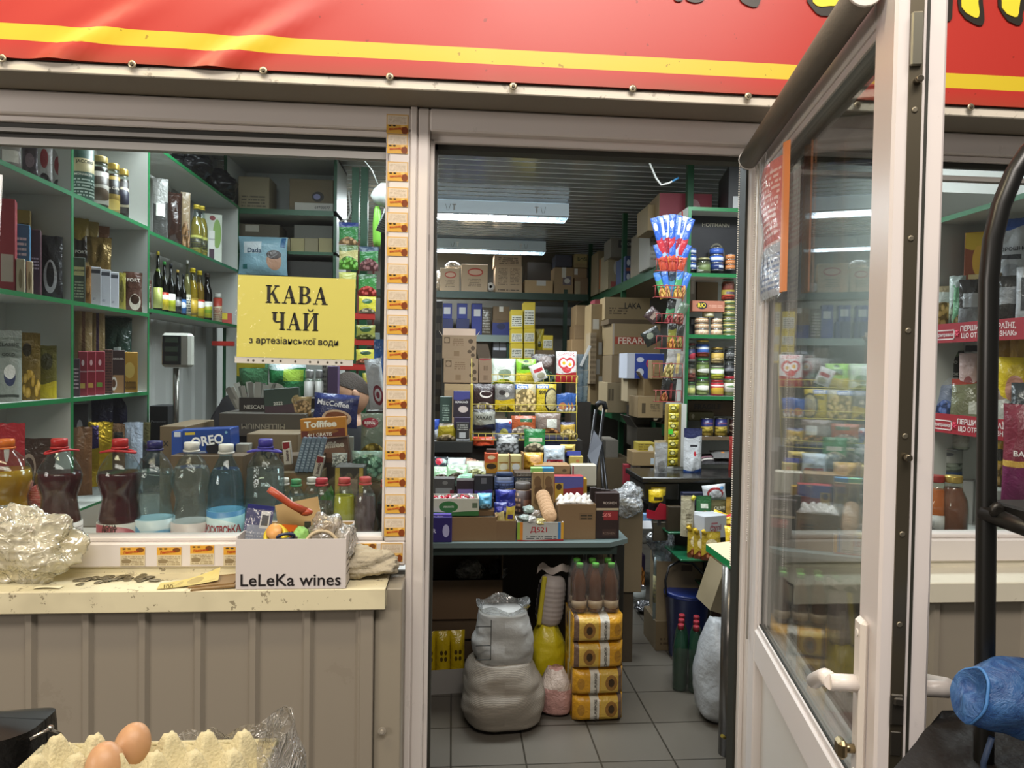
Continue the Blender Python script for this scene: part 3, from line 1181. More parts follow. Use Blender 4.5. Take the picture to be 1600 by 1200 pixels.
# lock rail on the free edge, with latch, roller pins and screws
i1 = DOOR.add('lock_rail', M().box(DW - .001, .019, ZD0 + .05, DW + .0022, .037, ZD1 - .015), pm('7c7463', .35, metal=.9, dirt=.3, dscale=10))
m = M()
for z in (.62, .80, .93, 1.02, 1.20, 1.33, 1.47, 1.62, 1.75, 1.93):
    m.mark().lathe([(.0042, 0), (.0042, .0012), (.003, .0018)], 10)
    m.xf(Matrix.Translation((DW + .002, .028, z)) @ Matrix.Rotation(R(90), 4, 'Y'))
DOOR.add('screw', m, pm('8b8474', .4, metal=.8), i1)
for z in (1.44, 1.97):
    m = M().lathe([(.0055, 0), (.0055, .010), (.004, .012)], 12)
    m.xf(Matrix.Translation((DW + .002, .030, z)) @ Matrix.Rotation(R(90), 4, 'Y'))
    DOOR.add('roller_pin', m, pm('6f685a', .3, metal=.9), i1)
m = M().box(DW + .001, .018, 1.055, DW + .006, .036, 1.10, 0, .002).box(DW + .004, .021, 1.085, DW + .011, .034, 1.097, 0, .002)
m.box(DW + .001, .020, 1.01, DW + .004, .034, 1.045, 0, .001)
DOOR.add('latch', m, pm('45423c', .4, metal=.7), i1)
DOOR.add('top_rod', M().box(DW + .001, .019, 1.99, DW + .008, .035, 2.065, 0, .002), pm('8d8a7c', .35, metal=.85), i1)
# handle set: backplates, levers both sides, thumb turn
HZ = 1.09
m = M().box(DW - .064, -.012, HZ - .155, DW - .030, .001, HZ + .10, 0, .006)
ip = DOOR.add('handle_plate', m, pm('ddd5cc', .35, dirt=.12))
m = M().lathe([(.013, 0), (.012, .04)], 14)
m.xf(Matrix.Translation((DW - .047, -.010, HZ)) @ Matrix.Rotation(R(90), 4, 'X'))
m.tube([(DW - .045, -.046, HZ), (DW - .075, -.048, HZ - .004), (DW - .105, -.046, HZ - .018), (DW - .155, -.041, HZ - .046)], [.013, .0125, .011, .0125], 12)
DOOR.add('lever', m, pm('e2dad3', .3), ip)
m = M().lathe([(.007, 0), (.007, .014), (.006, .016)], 12)
m.xf(Matrix.Translation((DW - .047, -.010, HZ - .100)) @ Matrix.Rotation(R(90), 4, 'X'))
m.box(DW - .060, -.038, HZ - .114, DW - .034, -.024, HZ - .086, 0, .005)
DOOR.add('thumb_turn', m, pm('9a8a6a', .25, metal=.9), ip)
for z in (HZ + .078, HZ - .135):
    q = M().lathe([(.006, 0), (.0055, .002)], 12)
    q.xf(Matrix.Translation((DW - .047, -.0115, z)) @ Matrix.Rotation(R(90), 4, 'X'))
    DOOR.add('plate_cap', q, pm('e5dfd6', .3), ip)
m = M().box(DW - .064, th_ - .001, HZ - .155, DW - .030, th_ + .012, HZ + .10, 0, .006)
ip2 = DOOR.add('handle_plate', m, pm('ddd5cc', .35))
m = M().tube([(DW - .047, th_ + .01, HZ), (DW - .047, th_ + .045, HZ), (DW - .06, th_ + .052, HZ), (DW - .15, th_ + .046, HZ - .03)], [.012, .012, .0125, .012], 12)
DOOR.add('lever', m, pm('e2dad3', .3), ip2)
# roller blind tube on the inside face with bead chains
m = M().tube([(.012, -.030, ZD1 - .045), (DW - .035, -.030, ZD1 - .045)], .0245, 20)
ib = DOOR.add('blind_roll', m, pm('6c665c', .55, bump=.1, bscale=200))
m = M()
for xx in (.008, DW - .034):
    m.mark().lathe([(.0255, 0), (.0265, .003), (.0255, .006)], 20)
    m.xf(Matrix.Translation((xx - .003, -.030, ZD1 - .045)) @ Matrix.Rotation(R(90), 4, 'Y'))
m.box(DW - .045, -.03, ZD1 - .03, DW - .030, .002, ZD1 - .005)
DOOR.add('blind_bracket', m, pm('dcd7d0', .35), ib)
for dy, zb in ((-.052, 1.03), (-.010, 1.10)):
    m = M()
    z = ZD1 - .06
    while z > zb:
        m.sphere((.004, dy, z), .0021, 5)
        z -= .0062
    DOOR.add('bead_chain', m, pm('e8e2d8', .3), ib)
DOOR.add('blind_guide', M().tube([(.02, -.006, ZD1 - .06), (.02, -.006, ZR - .02)], .0028, 6), pm('c9c3b9', .4), ib)
DOOR.done()

# papers in a plastic sleeve stuck to the inner face of the door
def on_door(x, y, z):
    c, s = math.cos(ang), math.sin(ang)
    return V((HX + x * c - y * s, HY + x * s + y * c, z))


T = Th('paper_notice', 'pink and white paper notice in a clear sleeve hanging on the door glass', 'notice', on_door(0, 0, 0), (0, 0, ang))
def nb(u, v, o=0):
    x = .085 + u * .22
    z = 1.735 + v * .315
    y = -.006 - .022 * math.sin(math.pi * u) * (v > .02) * (0.4 + .6 * v) - .004 * math.sin(v * 9 + u * 3) + o
    return (x, y, z)
T.add('sheet', M().grid(nb, 14, 16), pk('d9b9b4;r0,.40,1,1,cf6f66;d.08,.45,.9,.95,12,e7c5bf;r0,0,1,.38,b9bcc4;d.1,.05,.9,.33,7,6f7fa0', .5, .1))
T.add('sleeve', M().grid(lambda u, v: nb(u * 1.05 - .02, v * 1.06 - .03, -.004), 14, 16), clear('ffffff', .04, .12, .3, 40))
T.add('orange_card', M().grid(lambda u, v: (.30 + u * .05, -.004 - .012 * math.sin(u * 3), 1.735 + v * .33), 4, 6), pm('d98a55', .5))
T.done()

# ================================================================ CEILING LAMPS AND WIRES
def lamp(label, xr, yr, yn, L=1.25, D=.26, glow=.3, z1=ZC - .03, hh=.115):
    p = PY(xr, yr, yn)
    x1 = p.x
    x0 = x1 - L
    T = Th('ceiling_light', label, 'lamp', ((x0 + x1) / 2, yn + D / 2, z1 - hh), (0, 0, 0), 'louvred ceiling lights in the shop')
    m = M()
    k = .003
    for a in ((-L / 2, -D / 2, L / 2, -D / 2 + k), (-L / 2, D / 2 - k, L / 2, D / 2), (-L / 2, -D / 2 + k, -L / 2 + k, D / 2 - k), (L / 2 - k, -D / 2 + k, L / 2, D / 2 - k)):
        m.box(a[0], a[1], .02, a[2], a[3], hh)
    m.box(-L / 2, -D / 2, hh - k, L / 2, D / 2, hh)
    m.box(-L / 2 - .005, -D / 2 - .005, .014, L / 2 + .005, -D / 2 + .010, .022)
    m.box(-L / 2 - .005, D / 2 - .010, .014, L / 2 + .005, D / 2 + .005, .022)
    T.add('housing', m, pm('c6d6de', .3, emit=glow))  # emission stands in for front lamp light on the side face
    m = M()
    n = 15
    for i in range(n + 1):
        x = -L / 2 + i * L / n
        m.box(x - .002, -D / 2 + .01, 0, x + .002, D / 2 - .01, .03)
    for y in (-.12, 0, .12):
        m.box(-L / 2, y - .003, 0, L / 2, y + .003, .03)
    T.add('louvre', m, pm('dfe8ee', .18, metal=.85))
    for y in (-.065, .065):
        T.add('fluorescent_tube', M().tube([(-L / 2 + .03, y, .06), (L / 2 - .03, y, .06)], .013, 10), pm('f4fbff', .3, emit=9.0))
    for x in (-L / 2 + .30, L / 2 - .27):
        m = M().box(x - .017, -D / 2 - .003, .070, x + .017, -D / 2, .080).box(x - .006, -D / 2 - .003, .028, x + .006, -D / 2, .072)
        T.add('bracket', m, pm('f2f6f8', .3))
    for x in (-L / 2 + .25, L / 2 - .215):
        m = M().tube([(x - .02, -D / 2 - .004, .078), (x - .008, -D / 2 - .005, .028), (x + .006, -D / 2 - .005, .028), (x + .02, -D / 2 - .004, .080)], .0012, 4)
        T.add('spring_clip', m, pm('4a4f52', .4, metal=.6))
    for x in (-L * .3, L * .3):
        T.add('hanger', M().box(x - .01, -.01, hh, x + .01, .01, hh + .024), pm('8a8f92', .4))
    T.done()


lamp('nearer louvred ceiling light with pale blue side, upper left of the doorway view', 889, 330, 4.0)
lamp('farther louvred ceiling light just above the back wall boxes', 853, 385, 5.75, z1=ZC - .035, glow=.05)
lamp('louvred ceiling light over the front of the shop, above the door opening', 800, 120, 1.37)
pts = [PY(1003, 224, 2.35), PY(1005, 234, 2.35), PY(1012, 247, 2.35), PY(1018, 262, 2.35), PY(1025, 278, 2.35), PY(1033, 289, 2.35), PY(1045, 286, 2.35), PY(1060, 278, 2.36)]
pts[0].z = ZC - .002
T = Th('loose_wire', 'loose white electrical wire hanging from the slatted ceiling', 'wire', (0, 0, 0))
T.add('cable', M().tube(pts, .006, 6), pm('e6e6e2', .4))
T.add('blue_tip', M().tube([PY(1050, 283.5, 2.352), PY(1060, 278, 2.36)], .0068, 6), pm('3a7fb0', .4))
T.done()

# ================================================================ LEFT WALL CABINET
CX0, CX1 = -1.615, -1.39
Y0c, Y1c, Y2c, Y3c = .12, .855, 1.506, 2.86
T = Th('shelf_cabinet', 'white shelf cabinet with green edges along the left wall', 'shelf', (0, 0, 0))
m = M()
e = M()
def board(y0, y1, z, th=.016):
    m.box(CX0, y0, z - th, CX1 - .002, y1, z)
    e.box(CX1 - .002, y0, z - th, CX1, y1, z)
def side(y, z0, z1, th=.016):
    m.box(CX0, y - th / 2, z0, CX1 - .002, y + th / 2, z1)
    e.box(CX1 - .002, y - th / 2, z0, CX1, y + th / 2, z1)
ZS = (1.0, 1.42, 1.776, 2.17)
for z in ZS:
    board(Y0c, Y1c - .008, z)
for z in ZS + (2.60,):
    board(Y1c + .008, Y2c - .008, z)
for z in (1.80, 2.155, 2.565):
    board(Y2c + .008, Y3c - .008, z)
for y, a, b in ((Y0c, .86, 2.60), (Y1c, .86, 2.62), (Y2c, .86, 2.62), (Y3c, 1.78, 2.565)):
    side(y, a, b)
m.box(CX0 - .006, Y0c, .86, CX0, Y2c, 2.62)
T.add('carcass', m, CAB)
T.add('edge_strip', e, GREEN)
T.done()

# cabinet facing us beyond it
T = Th('shelf_cabinet', 'tall white shelf cabinet with green front edges facing the window', 'shelf', (0, 0, 0))
YF = 2.885
a = PY(350, 237, YF)
b = PY(527, 243, YF)
zt = a.z
m, e = M(), M()
def fr(x0, z0, x1, z1, dpt=.42):
    m.box(x0, YF + .003, z0, x1, YF + dpt, z1)
    e.box(x0, YF, z0, x1, YF + .003, z1)
fr(a.x, .9, a.x + .02, zt)
fr(b.x - .02, .9, b.x, zt)
fr(a.x, zt - .02, b.x, zt)
zsh = [PY(440, 327, YF).z, PY(440, 392, YF).z, PY(440, 470, YF).z, 1.30]
fr(a.x, zsh[0] - .035, b.x, zsh[0])
for z in zsh[1:]:
    fr(a.x, z - .02, b.x, z)
m.box(a.x, YF + .42, .9, b.x, YF + .425, zt)
T.add('carcass', m, CAB)
T.add('edge_strip', e, DGREEN)
T.done()
FCX0, FCX1, FCZ = a.x, b.x, zsh

# right wall shelves near the right window, with red price strips
T = Th('shelf_cabinet', 'white shelf cabinet with green edges behind the right window', 'shelf', (0, 0, 0))
RX = 1.80
m, e = M(), M()
zr = [1.0, PX(1465, 500, RX).z - .03, PX(1465, 638, RX).z - .03, PX(1465, 342, RX).z]
zr = sorted(zr)
RZ = zr
y0, y1 = .07, PX(1462, 500, RX).y + .01
for z in zr:
    m.box(RX + .002, y0, z - .018, RX + .34, y1, z)
    e.box(RX, y0, z - .018, RX + .002, y1, z)
m.box(RX + .002, y1, .86, RX + .34, y1 + .018, 2.24)
e.box(RX, y1, .86, RX + .002, y1 + .018, zr[2] - .02)
m.box(RX + .34, y0, .86, RX + .345, y1, 2.6)
T.add('carcass', m, CAB)
T.add('edge_strip', e, GREEN)
T.done()
for z, wd in ((zr[2], 'upper'), (zr[1], 'lower')):
    T = Th('shelf_strip', 'dark red printed strip along the %s shelf edge behind the right window' % wd, 'sign', (RX - .003, y1 - .005, z - .022), (0, 0, R(-90)), 'red strips on shelf edges')
    L = .49
    T.add('strip', M().box(0, -.002, -.035, L, 0, .035, 0), pm('9b2430', .4))
    letter(T, 'ПЕРШИЙ В УКРАЇНІ,', .27, .014, .25, 'e6d6d2', -.002, fat=.02)
    letter(T, 'ЩО ОТРИМАВ «ЗНАК»', .275, -.014, .25, 'e6d6d2', -.002, fat=.02)
    m = M()
    for aa in ((.012, -.024, .115, -.020), (.012, .008, .115, .012), (.012, -.024, .016, .012), (.111, -.024, .115, .012)):
        m.box(aa[0], -.0028, aa[1], aa[2], -.002, aa[3])
    T.add('logo_frame', m, pm('e6d6d2', .4))
    letter(T, 'Приправка', .063, -.007, .088, 'e6d6d2', -.002, fat=.02)
    m = M()
    for k in range(6):
        q = k * math.pi / 3
        m.tube([(.13, -.003, -.004), (.13 + .011 * math.cos(q), -.003, -.004 + .013 * math.sin(q))], .0028, 5)
    T.add('flower_mark', m, pm('e0405f', .4))
    T.done()

# ================================================================ GREEN STEEL RACKING ON THE RIGHT, CAN SHELF FACING US
T = Th('steel_rack', 'dark green steel racking running back along the right side', 'shelf', (0, 0, 0))
RKX = 1.47
for (px, py) in ((1063, 240), (974, 333), (921, 374)):
    p = PX(px, py, RKX) if px != 1063 else V((RKX + .06, 2.75, 9))
    T.add('post', M().box(p.x - .005, p.y - .022, 0, p.x + .035, p.y + .022, min(ZC - .03, p.z)), DGREEN)
p1, p2, p3 = [PX(px, py, RKX) for (px, py) in ((1063, 240), (974, 333), (921, 374))]
RK = (p1.y, p2.y, p3.y)
for z in (2.31, 1.17):
    T.add('shelf_board', M().box(RKX + .004, 2.71, z - .02, RKX + .62, YB - .05, z), pm('8a7a60', .6))
    T.add('beam', M().box(RKX - .004, 2.71, z - .075, RKX + .004, YB - .05, z + .004), DGREEN)
for px, py in ((1063, 238), (974, 331)):
    pass
T.done()

T = Th('can_shelf', 'white shelf unit with green front edges full of cans and jars', 'shelf', (0, 0, 0))
UY = 2.33
uz = [PY(1110, yy, UY).z for yy in (324, 427, 523, 619)]
UX0 = PY(1072, 500, UY).x
UX1 = UX0 + .62
m, e = M(), M()
m.box(UX0, UY + .003, 0, UX0 + .02, UY + .36, uz[0])
e.box(UX0, UY, 0, UX0 + .02, UY + .003, uz[0])
m.box(UX1 - .02, UY + .003, 0, UX1, UY + .36, uz[0])
e.box(UX1 - .02, UY, 0, UX1, UY + .003, uz[0])
for z in uz:
    m.box(UX0 + .02, UY + .003, z - .022, UX1 - .02, UY + .36, z)
    e.box(UX0 + .02, UY, z - .022, UX1 - .02, UY + .003, z)
m.box(UX0, UY + .36, .8, UX1, UY + .364, uz[0])
T.add('carcass', m, CAB)
T.add('edge_strip', e, GREEN)
T.add('inner_shelf', M().box(UX0 + .02, UY + .05, PY(1110, 684, UY).z - .02, UX1 - .02, UY + .34, PY(1110, 684, UY).z), pm('6d5a44', .6))
T.done()
UZ = uz

# back wall racking
T = Th('steel_rack', 'dark green steel racking across the back wall', 'shelf', (0, 0, 0))
BY = 5.70
zb1 = PY(790, 457, BY).z
zb2 = PY(730, 523, BY).z
bx0, bx1 = -1.2, PY(916, 500, BY).x + .02
for x in (bx0, PY(884, 480, BY).x, PY(794, 600, BY).x):
    T.add('post', M().box(x - .02, BY + .02, 0, x + .02, BY + .06, 2.4 if x != PY(794, 600, BY).x else zb2), pm('14301f', .45))
for z in (zb1, zb2):
    T.add('shelf_board', M().box(bx0, BY, z - .02, bx1 if z == zb1 else PY(796, 500, BY).x, BY + .75, z), pm('9c8c72', .6))
    T.add('beam', M().box(bx0, BY - .01, z - .07, bx1 if z == zb1 else PY(796, 500, BY).x, BY, z + .002), pm('14301f' if z == zb1 else '6e7a74', .45))
T.add('shelf_board', M().box(bx0, BY, 1.0, bx1, BY + .75, 1.02), pm('6c604e', .6))
T.done()

# ================================================================ TABLE WITH STEPPED STAND
TZ = .765
TY = 1.30
tx0, tx1 = -.24, PY(987, 845, TY).x
T = Th('display_table', 'grey-topped table with black metal legs facing the doorway', 'table', (0, 0, 0))
m = M()
ch = .10
pts = [(tx0, TY), (tx1 - ch, TY), (tx1, TY + ch * .75), (tx1, TY + .72), (tx0, TY + .72)]
n = len(pts)
m.v = [(x, y, TZ - .022) for x, y in pts] + [(x, y, TZ) for x, y in pts]
m.face([n + i for i in range(n)])
m.face(list(range(n))[::-1])
for i in range(n):
    j = (i + 1) % n
    m.face([i, j, n + j, n + i])
T.add('tabletop', m, pm('5f6d6c', .35))
m = M()
k0 = [(x, y, TZ - .0235) for x, y in pts]
m.tube(k0[:3], .0, 4)
m = M().box(tx0, TY + .03, TZ - .062, tx1 - ch * .6, TY + .05, TZ - .022).box(tx1 - .05, TY + .08, TZ - .062, tx1 - .02, TY + .70, TZ - .022)
T.add('apron', m, pm('25332f', .5))
for x, y in ((tx1 - .045, TY + .05), (tx1 - .045, TY + .66), (tx0 + .06, TY + .66), (tx0 + .06, TY + .05)):
    T.add('leg', M().box(x - .025, y, 0, x + .025, y + .04, TZ - .022, 0, .002), BLACK)
T.add('foot_rail', M().box(tx1 - .06, TY + .09, .48, tx1 - .03, TY + .66, .51), BLACK)
T.done()
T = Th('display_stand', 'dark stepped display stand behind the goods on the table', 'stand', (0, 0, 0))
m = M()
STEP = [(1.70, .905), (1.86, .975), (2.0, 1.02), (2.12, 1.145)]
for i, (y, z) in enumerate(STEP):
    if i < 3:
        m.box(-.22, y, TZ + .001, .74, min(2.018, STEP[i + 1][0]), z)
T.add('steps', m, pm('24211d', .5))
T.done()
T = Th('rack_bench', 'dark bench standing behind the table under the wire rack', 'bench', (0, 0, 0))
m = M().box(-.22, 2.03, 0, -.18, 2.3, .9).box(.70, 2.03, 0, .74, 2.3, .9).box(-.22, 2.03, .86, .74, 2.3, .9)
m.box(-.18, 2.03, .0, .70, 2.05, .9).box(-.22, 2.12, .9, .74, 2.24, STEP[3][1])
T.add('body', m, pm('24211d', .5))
T.add('tray', M().box(PY(676, 700, 2.05).x - .1, 2.03, PY(700, 706, 2.05).z, PY(738, 700, 2.05).x, 2.20, PY(700, 690, 2.05).z), pm('2a2b29', .45))
T.done()
# yellow wire rack
T = Th('wire_rack', 'yellow wire rack with tiers of baskets holding packets', 'rack', (0, 0, 0))
YW = pm('b9a648', .35)
RKT = [(2.34, 597, 586, 768, 901), (2.24, 643, 632, 736, 900), (2.13, 687, 677, 736, 900)]
RACKZ = []
for (Y, yb, yr_, xa_, xb_) in RKT:
    zb, zr_ = PY(820, yb, Y).z, PY(820, yr_, Y).z
    RACKZ.append(zb)
    xl, xr = PY(xa_, yb, Y).x, PY(xb_, yb, Y).x
    m = M()
    yf = Y - .035
    m.tube([(xl, Y + .06, zr_), (xl, yf, zr_), (xr, yf, zr_), (xr, Y + .06, zr_)], .0023, 5)
    m.tube([(xl, Y + .06, zb), (xl, yf, zb), (xr, yf, zb), (xr, Y + .06, zb)], .002, 5)
    nx = 15
    for i in range(nx + 1):
        x = xl + (xr - xl) * i / nx
        m.tube([(x, yf, zr_), (x, yf, zb), (x, Y + .06, zb)], .0014, 4)
    for q in (.0, .03):
        m.tube([(xl, Y + q, zb), (xr, Y + q, zb)], .0014, 4)
    T.add('basket', m, YW)
for px in (737, 812, 900):
    a, b = PY(px, 690, 2.22), PY(px, 560, 2.42)
    T.add('upright', M().tube([(a.x, 2.20, STEP[3][1]), (b.x, 2.42, b.z)], .0026, 5), YW)
T.done()


# ================================================================ RIGHT SIDE FURNITURE
T = Th('side_counter', 'black counter in front of the can shelf', 'counter', (0, 0, 0))
KZ = PY(1060, 736, 2.2).z
k0, k1 = PY(992, 740, 2.1), PY(1155, 740, 2.1)
kx0, kx1 = k0.x, k1.x + .25
m = M().box(kx0, 1.95, KZ - .03, kx1, 2.325, KZ, 0, .004)
T.add('worktop', m, pm('1c1b19', .2))
T.add('drawer', M().box(kx0 + .02, 1.98, KZ - .13, kx0 + .22, 2.3, KZ - .035, 0, .006), pm('33312d', .35))
m = M().box(kx0 + .22, 2.21, 0, kx0 + .25, 2.3, KZ - .03).box(kx1 - .05, 2.21, 0, kx1, 2.3, KZ - .03).box(kx0 + .22, 2.28, .0, kx1, 2.3, KZ - .03)
T.add('panel', m, pm('1a1712', .5))
T.done()
T = Th('glass_shelf_stand', 'black stand with dark green glass shelves holding sauce pouches', 'stand', (0, 0, 0))
GZ = [PY(1060, 825, 1.9).z, PY(1060, 866, 1.75).z, PY(1090, 925, 1.7).z]
for (px0, px1, Y, z) in ((1040, 1175, 1.85, GZ[0]), (1060, 1175, 1.70, GZ[1]), (1108, 1175, 1.72, GZ[2])):
    a, b = PZ(px0, 828, z), PY(px1, 828, Y)
    xl = PY(px0, 828, Y).x
    T.add('shelf', M().box(xl, Y - .05, z - .012, xl + .62, 1.935, z, 0, .003), pm('1d5a3c', .15))
T.add('frame', M().box(PY(1110, 900, 1.8).x, 1.90, 0, PY(1110, 900, 1.8).x + .04, 1.94, GZ[0]).box(PY(1110, 900, 1.8).x + .4, 1.90, 0, PY(1110, 900, 1.8).x + .44, 1.94, GZ[0]), BLACK)
T.done()
T = Th('side_table', 'small table with cream top and green edge beside the door', 'table', (0, 0, 0))
cz = .80
q0 = PZ(1103, 850, cz)
q1 = PZ(1150, 884, cz)
m = M()
P4 = [(q0.x, q0.y), (q1.x + .0, q1.y), (q1.x + .75, q1.y + .02), (q0.x + .62, q0.y + .22)]
def slab(P, z0, z1, m, mi=0):
    k = len(m.v)
    n = len(P)
    m.v += [(x, y, z0) for x, y in P] + [(x, y, z1) for x, y in P]
    m.face([k + n + i for i in range(n)], None, mi)
    m.face([k + i for i in range(n)][::-1], None, mi)
    for i in range(n):
        j = (i + 1) % n
        m.face([k + i, k + j, k + n + j, k + n + i], None, mi + 1)
slab(P4, cz - .03, cz, m)
T.add('tabletop', m, [pm('d8c3a0', .4), pm('1d7a44', .35)])
pl = PZ(1136, 1188, 0)
T.add('leg', M().lathe([(.036, 0), (.036, cz - .03)], 24, pl.x + .02, pl.y + .05), pm('6e6a66', .25, metal=.8))
T.add('leg_brace', M().tube([(pl.x - .01, pl.y + .005, .09), (pl.x - .02, pl.y - .005, .10), (pl.x - .028, pl.y - .01, .105)], .007, 8), pm('b8a44a', .3, metal=.7))
T.done()

# ================================================================ UNDER THE TABLE
def sack(label, c, rx, ry, h, spec, name='sack', cat='sack', seed=0, top=.35, neck=0, rz=0, rough=.6, bump=.5, sag=1.0, txt=None, n=34, extra=None, ms=None):
    """soft filled sack: belly bulging low, closed top"""
    def fn(u, v):
        a = 2 * math.pi * u - math.pi / 2
        if v < .12:
            k = .55 + .45 * math.sin(v / .12 * math.pi / 2)
        else:
            q = (v - .12) / .88
            k = 1 + .08 * sag * math.sin(math.pi * min(1, q * 1.7)) if q < .55 else 1 - (1 - top) * ((q - .55) / .45) ** 1.5
        nn = mnoise.noise(V((math.cos(a) * 1.3 + seed, math.sin(a) * 1.3, v * 3)))
        n2 = mnoise.noise(V((math.cos(a) * 4 + seed, math.sin(a) * 4, v * 9)))
        k *= 1 + .13 * nn + .035 * n2
        e = .8
        ca, sa = math.cos(a), math.sin(a)
        X = math.copysign(abs(ca) ** e, ca) * rx * k
        Yy = math.copysign(abs(sa) ** e, sa) * ry * k
        z = h * v * (1 + (.06 * nn if v > .5 else 0))
        return (X, Yy, max(0, z))
    m = M().grid(fn, n, n)
    t0 = len(m.v)
    m.v.append((0, 0, h * .98))
    row = n * (n + 1)
    for i in range(n):
        m.face([row + i, row + i + 1, t0], None, 0, True)
    T = Th(name, label, cat, c, (0, 0, rz))
    T.add('bag', m, ms or (pk(spec, rough, bump, 14) if ';' in spec else pm(spec, rough, bump=bump, bscale=25)))
    if extra:
        extra(T)
    prints(T, txt, rx * 2, h, lambda x, z: fn(.5 + 0 * x, min(1, max(0, z / h)))[1] * -1 if False else -ry * 1.08)
    return T.done()


p = PZ(788, 1154, 0)
woven = NT('woven_sack')
wv = woven.n('ShaderNodeTexWave', wave_type='BANDS', bands_direction='Z')
wv.inputs['Scale'].default_value = 55
wv.inputs['Distortion'].default_value = 3
woven.t.links.new(woven.coord('Object'), wv.inputs[0])
woven.set(woven.b.inputs['Base Color'], woven.mix(wv.outputs[1], lin('7a7267'), lin('968d81')))
woven.b.inputs['Roughness'].default_value = .6
woven.bump(wv.outputs[1], .12, .004)
sack('large beige woven sack on the tiles under the table', (p.x, p.y + .15, 0), .170, .15, .285, 'x', ms=woven.m, seed=3, top=.75)
p2 = PY(778, 1040, p.y + .2)
def bagprint(T):
    m = M()
    for a in ((-.125, .22, -.06, .223), (-.125, .14, -.06, .143), (-.125, .08, -.06, .083), (-.063, .08, -.060, .25)):
        m.box(a[0], -.150, a[1], a[2], -.146, a[3])
    T.add('printed_lines', m, pm('2a2a28', .5))
    T.add('plastic_liner', M().grid(lambda u, v: (.115 * (.75 + .3 * v) * math.cos(6.283 * u), .10 * (.75 + .3 * v) * math.sin(6.283 * u), .225 + .05 * v + .012 * math.sin(u * 30)), 30, 4), film('d0d3d2', .2, .12, 9))
sack('white bag of sugar with black print and open liner on the woven sack', (p.x + .0, p.y + .17, .245), .125, .115, .245, '9c9b98', seed=9, top=.85, extra=bagprint)
pf = PY(858, 985, 1.40)
T = Th('flour_sack', 'small white ribbed sack with yellow seam lying on the yellow bag', 'sack', (pf.x, 1.46, PY(858, 985, 1.4).z), (0, R(6), 0))
def fs(u, v):
    a = 2 * math.pi * u - math.pi / 2
    k = (1 - abs(2 * v - 1) ** 5) ** .4 if .02 < v < .98 else .35
    rb = 1 + .02 * math.sin(v * 70)
    return (math.cos(a) * .066 * k * rb, math.sin(a) * .07 * k * rb, v * .25)
T.add('bag', M().grid(fs, 24, 40), pm('a79d98', .6))
T.add('seam_panel', M().box(-.062, -.062, .02, -.040, -.045, .25, 0, .004), pm('b3a428', .5))
T.add('dark_panel', M().grid(lambda u, v: (-.068 + u * .02, -.05 + u * -.004 + .03 * (1 - u), .06 + v * .15), 3, 4), pm('221c20', .5))
T.add('tied_top', M().grid(lambda u, v: (-.085 + u * .15, -.03 + .03 * math.sin(u * 7), .25 + .035 * v + .03 * u + .012 * math.sin(u * 11)), 12, 4), pm('b8aca4', .5))
T.done()
sack('yellow plastic carrier bag filled round under the table', (PY(855, 1058, 1.42).x, 1.46, PY(855, 1058, 1.42).z), .085, .09, .245, 'c9b821', 'carrier_bag', 'bag', seed=21, top=.5, rough=.3, bump=.6)
sack('small clear bag with pink contents on the floor under the table', (PZ(872, 1128, 0).x, PZ(872, 1128, 0).y + .10, 0), .070, .075, .20, 'b98d86;v.62>c3b3a9', 'food_bag', 'bag', seed=33, top=.45, rough=.25)
fz = PZ(934, 1131, 0)
fw = .225
zrow = [0, .117, .234, .351]
nm_ = ['lowest', 'second from the bottom', 'third from the bottom', 'topmost']
for k in range(4):
    T = Th('flour_pack', 'yellow and white flour pack, %s in the shrink-wrapped stack under the table' % nm_[k], 'flour', (fz.x + (k - 1.5) * -.0015, fz.y + .13, zrow[k] + .001), (0, 0, R(2)), 'flour packs under the table')
    m = M()
    def fp(u, v, s):
        a, b = abs(2 * u - 1), abs(2 * v - 1)
        q = ((1 - a ** 8) * (1 - b ** 6)) ** .5
        return ((u - .5) * fw, s * (.085 + .04 * q), v * .116)
    m.grid(lambda u, v: fp(u, v, -1), 14, 8)
    m.grid(lambda u, v: fp(u, v, 1), 14, 8, flip=True)
    m.box(-fw / 2, -.085, .001, fw / 2, .085, .1155)
    sp = 'c99326;r.32,.0,.50,1,c9c4b8;f.0,8a6a2a;r.52,.08,.97,.94,c7a44a;e.74,.5,.12,.30,8d6530;e.74,.5,.06,.16,3d2c18;r.88,.0,.97,1,6c5548;e.14,.5,.07,.22,a8792a' if k < 2 else 'c99326;r.52,.0,.70,1,c9c4b8;r.04,.08,.48,.94,c7a44a;e.3,.5,.12,.30,8d6530;e.3,.5,.06,.16,3d2c18;r.02,.0,.10,1,6c5548;e.86,.5,.07,.22,a8792a'
    T.add('bag', m, pk(sp, .25, .35, 9))
    if k < 2:
        letter(T, 'ALL-PURPOSE', -fw * .075, .058, .095, '3a332c', -.126, R(90))
    else:
        letter(T, 'БОРОШНО', fw * .12, .058, .085, '3a332c', -.126, R(-90))
    T.done()
T = Th('drink_multipack', 'shrink-wrapped pack of brown drinks with green caps on the flour stack', 'drinks', (fz.x - .005, fz.y + .13, .47), (0, 0, 0))
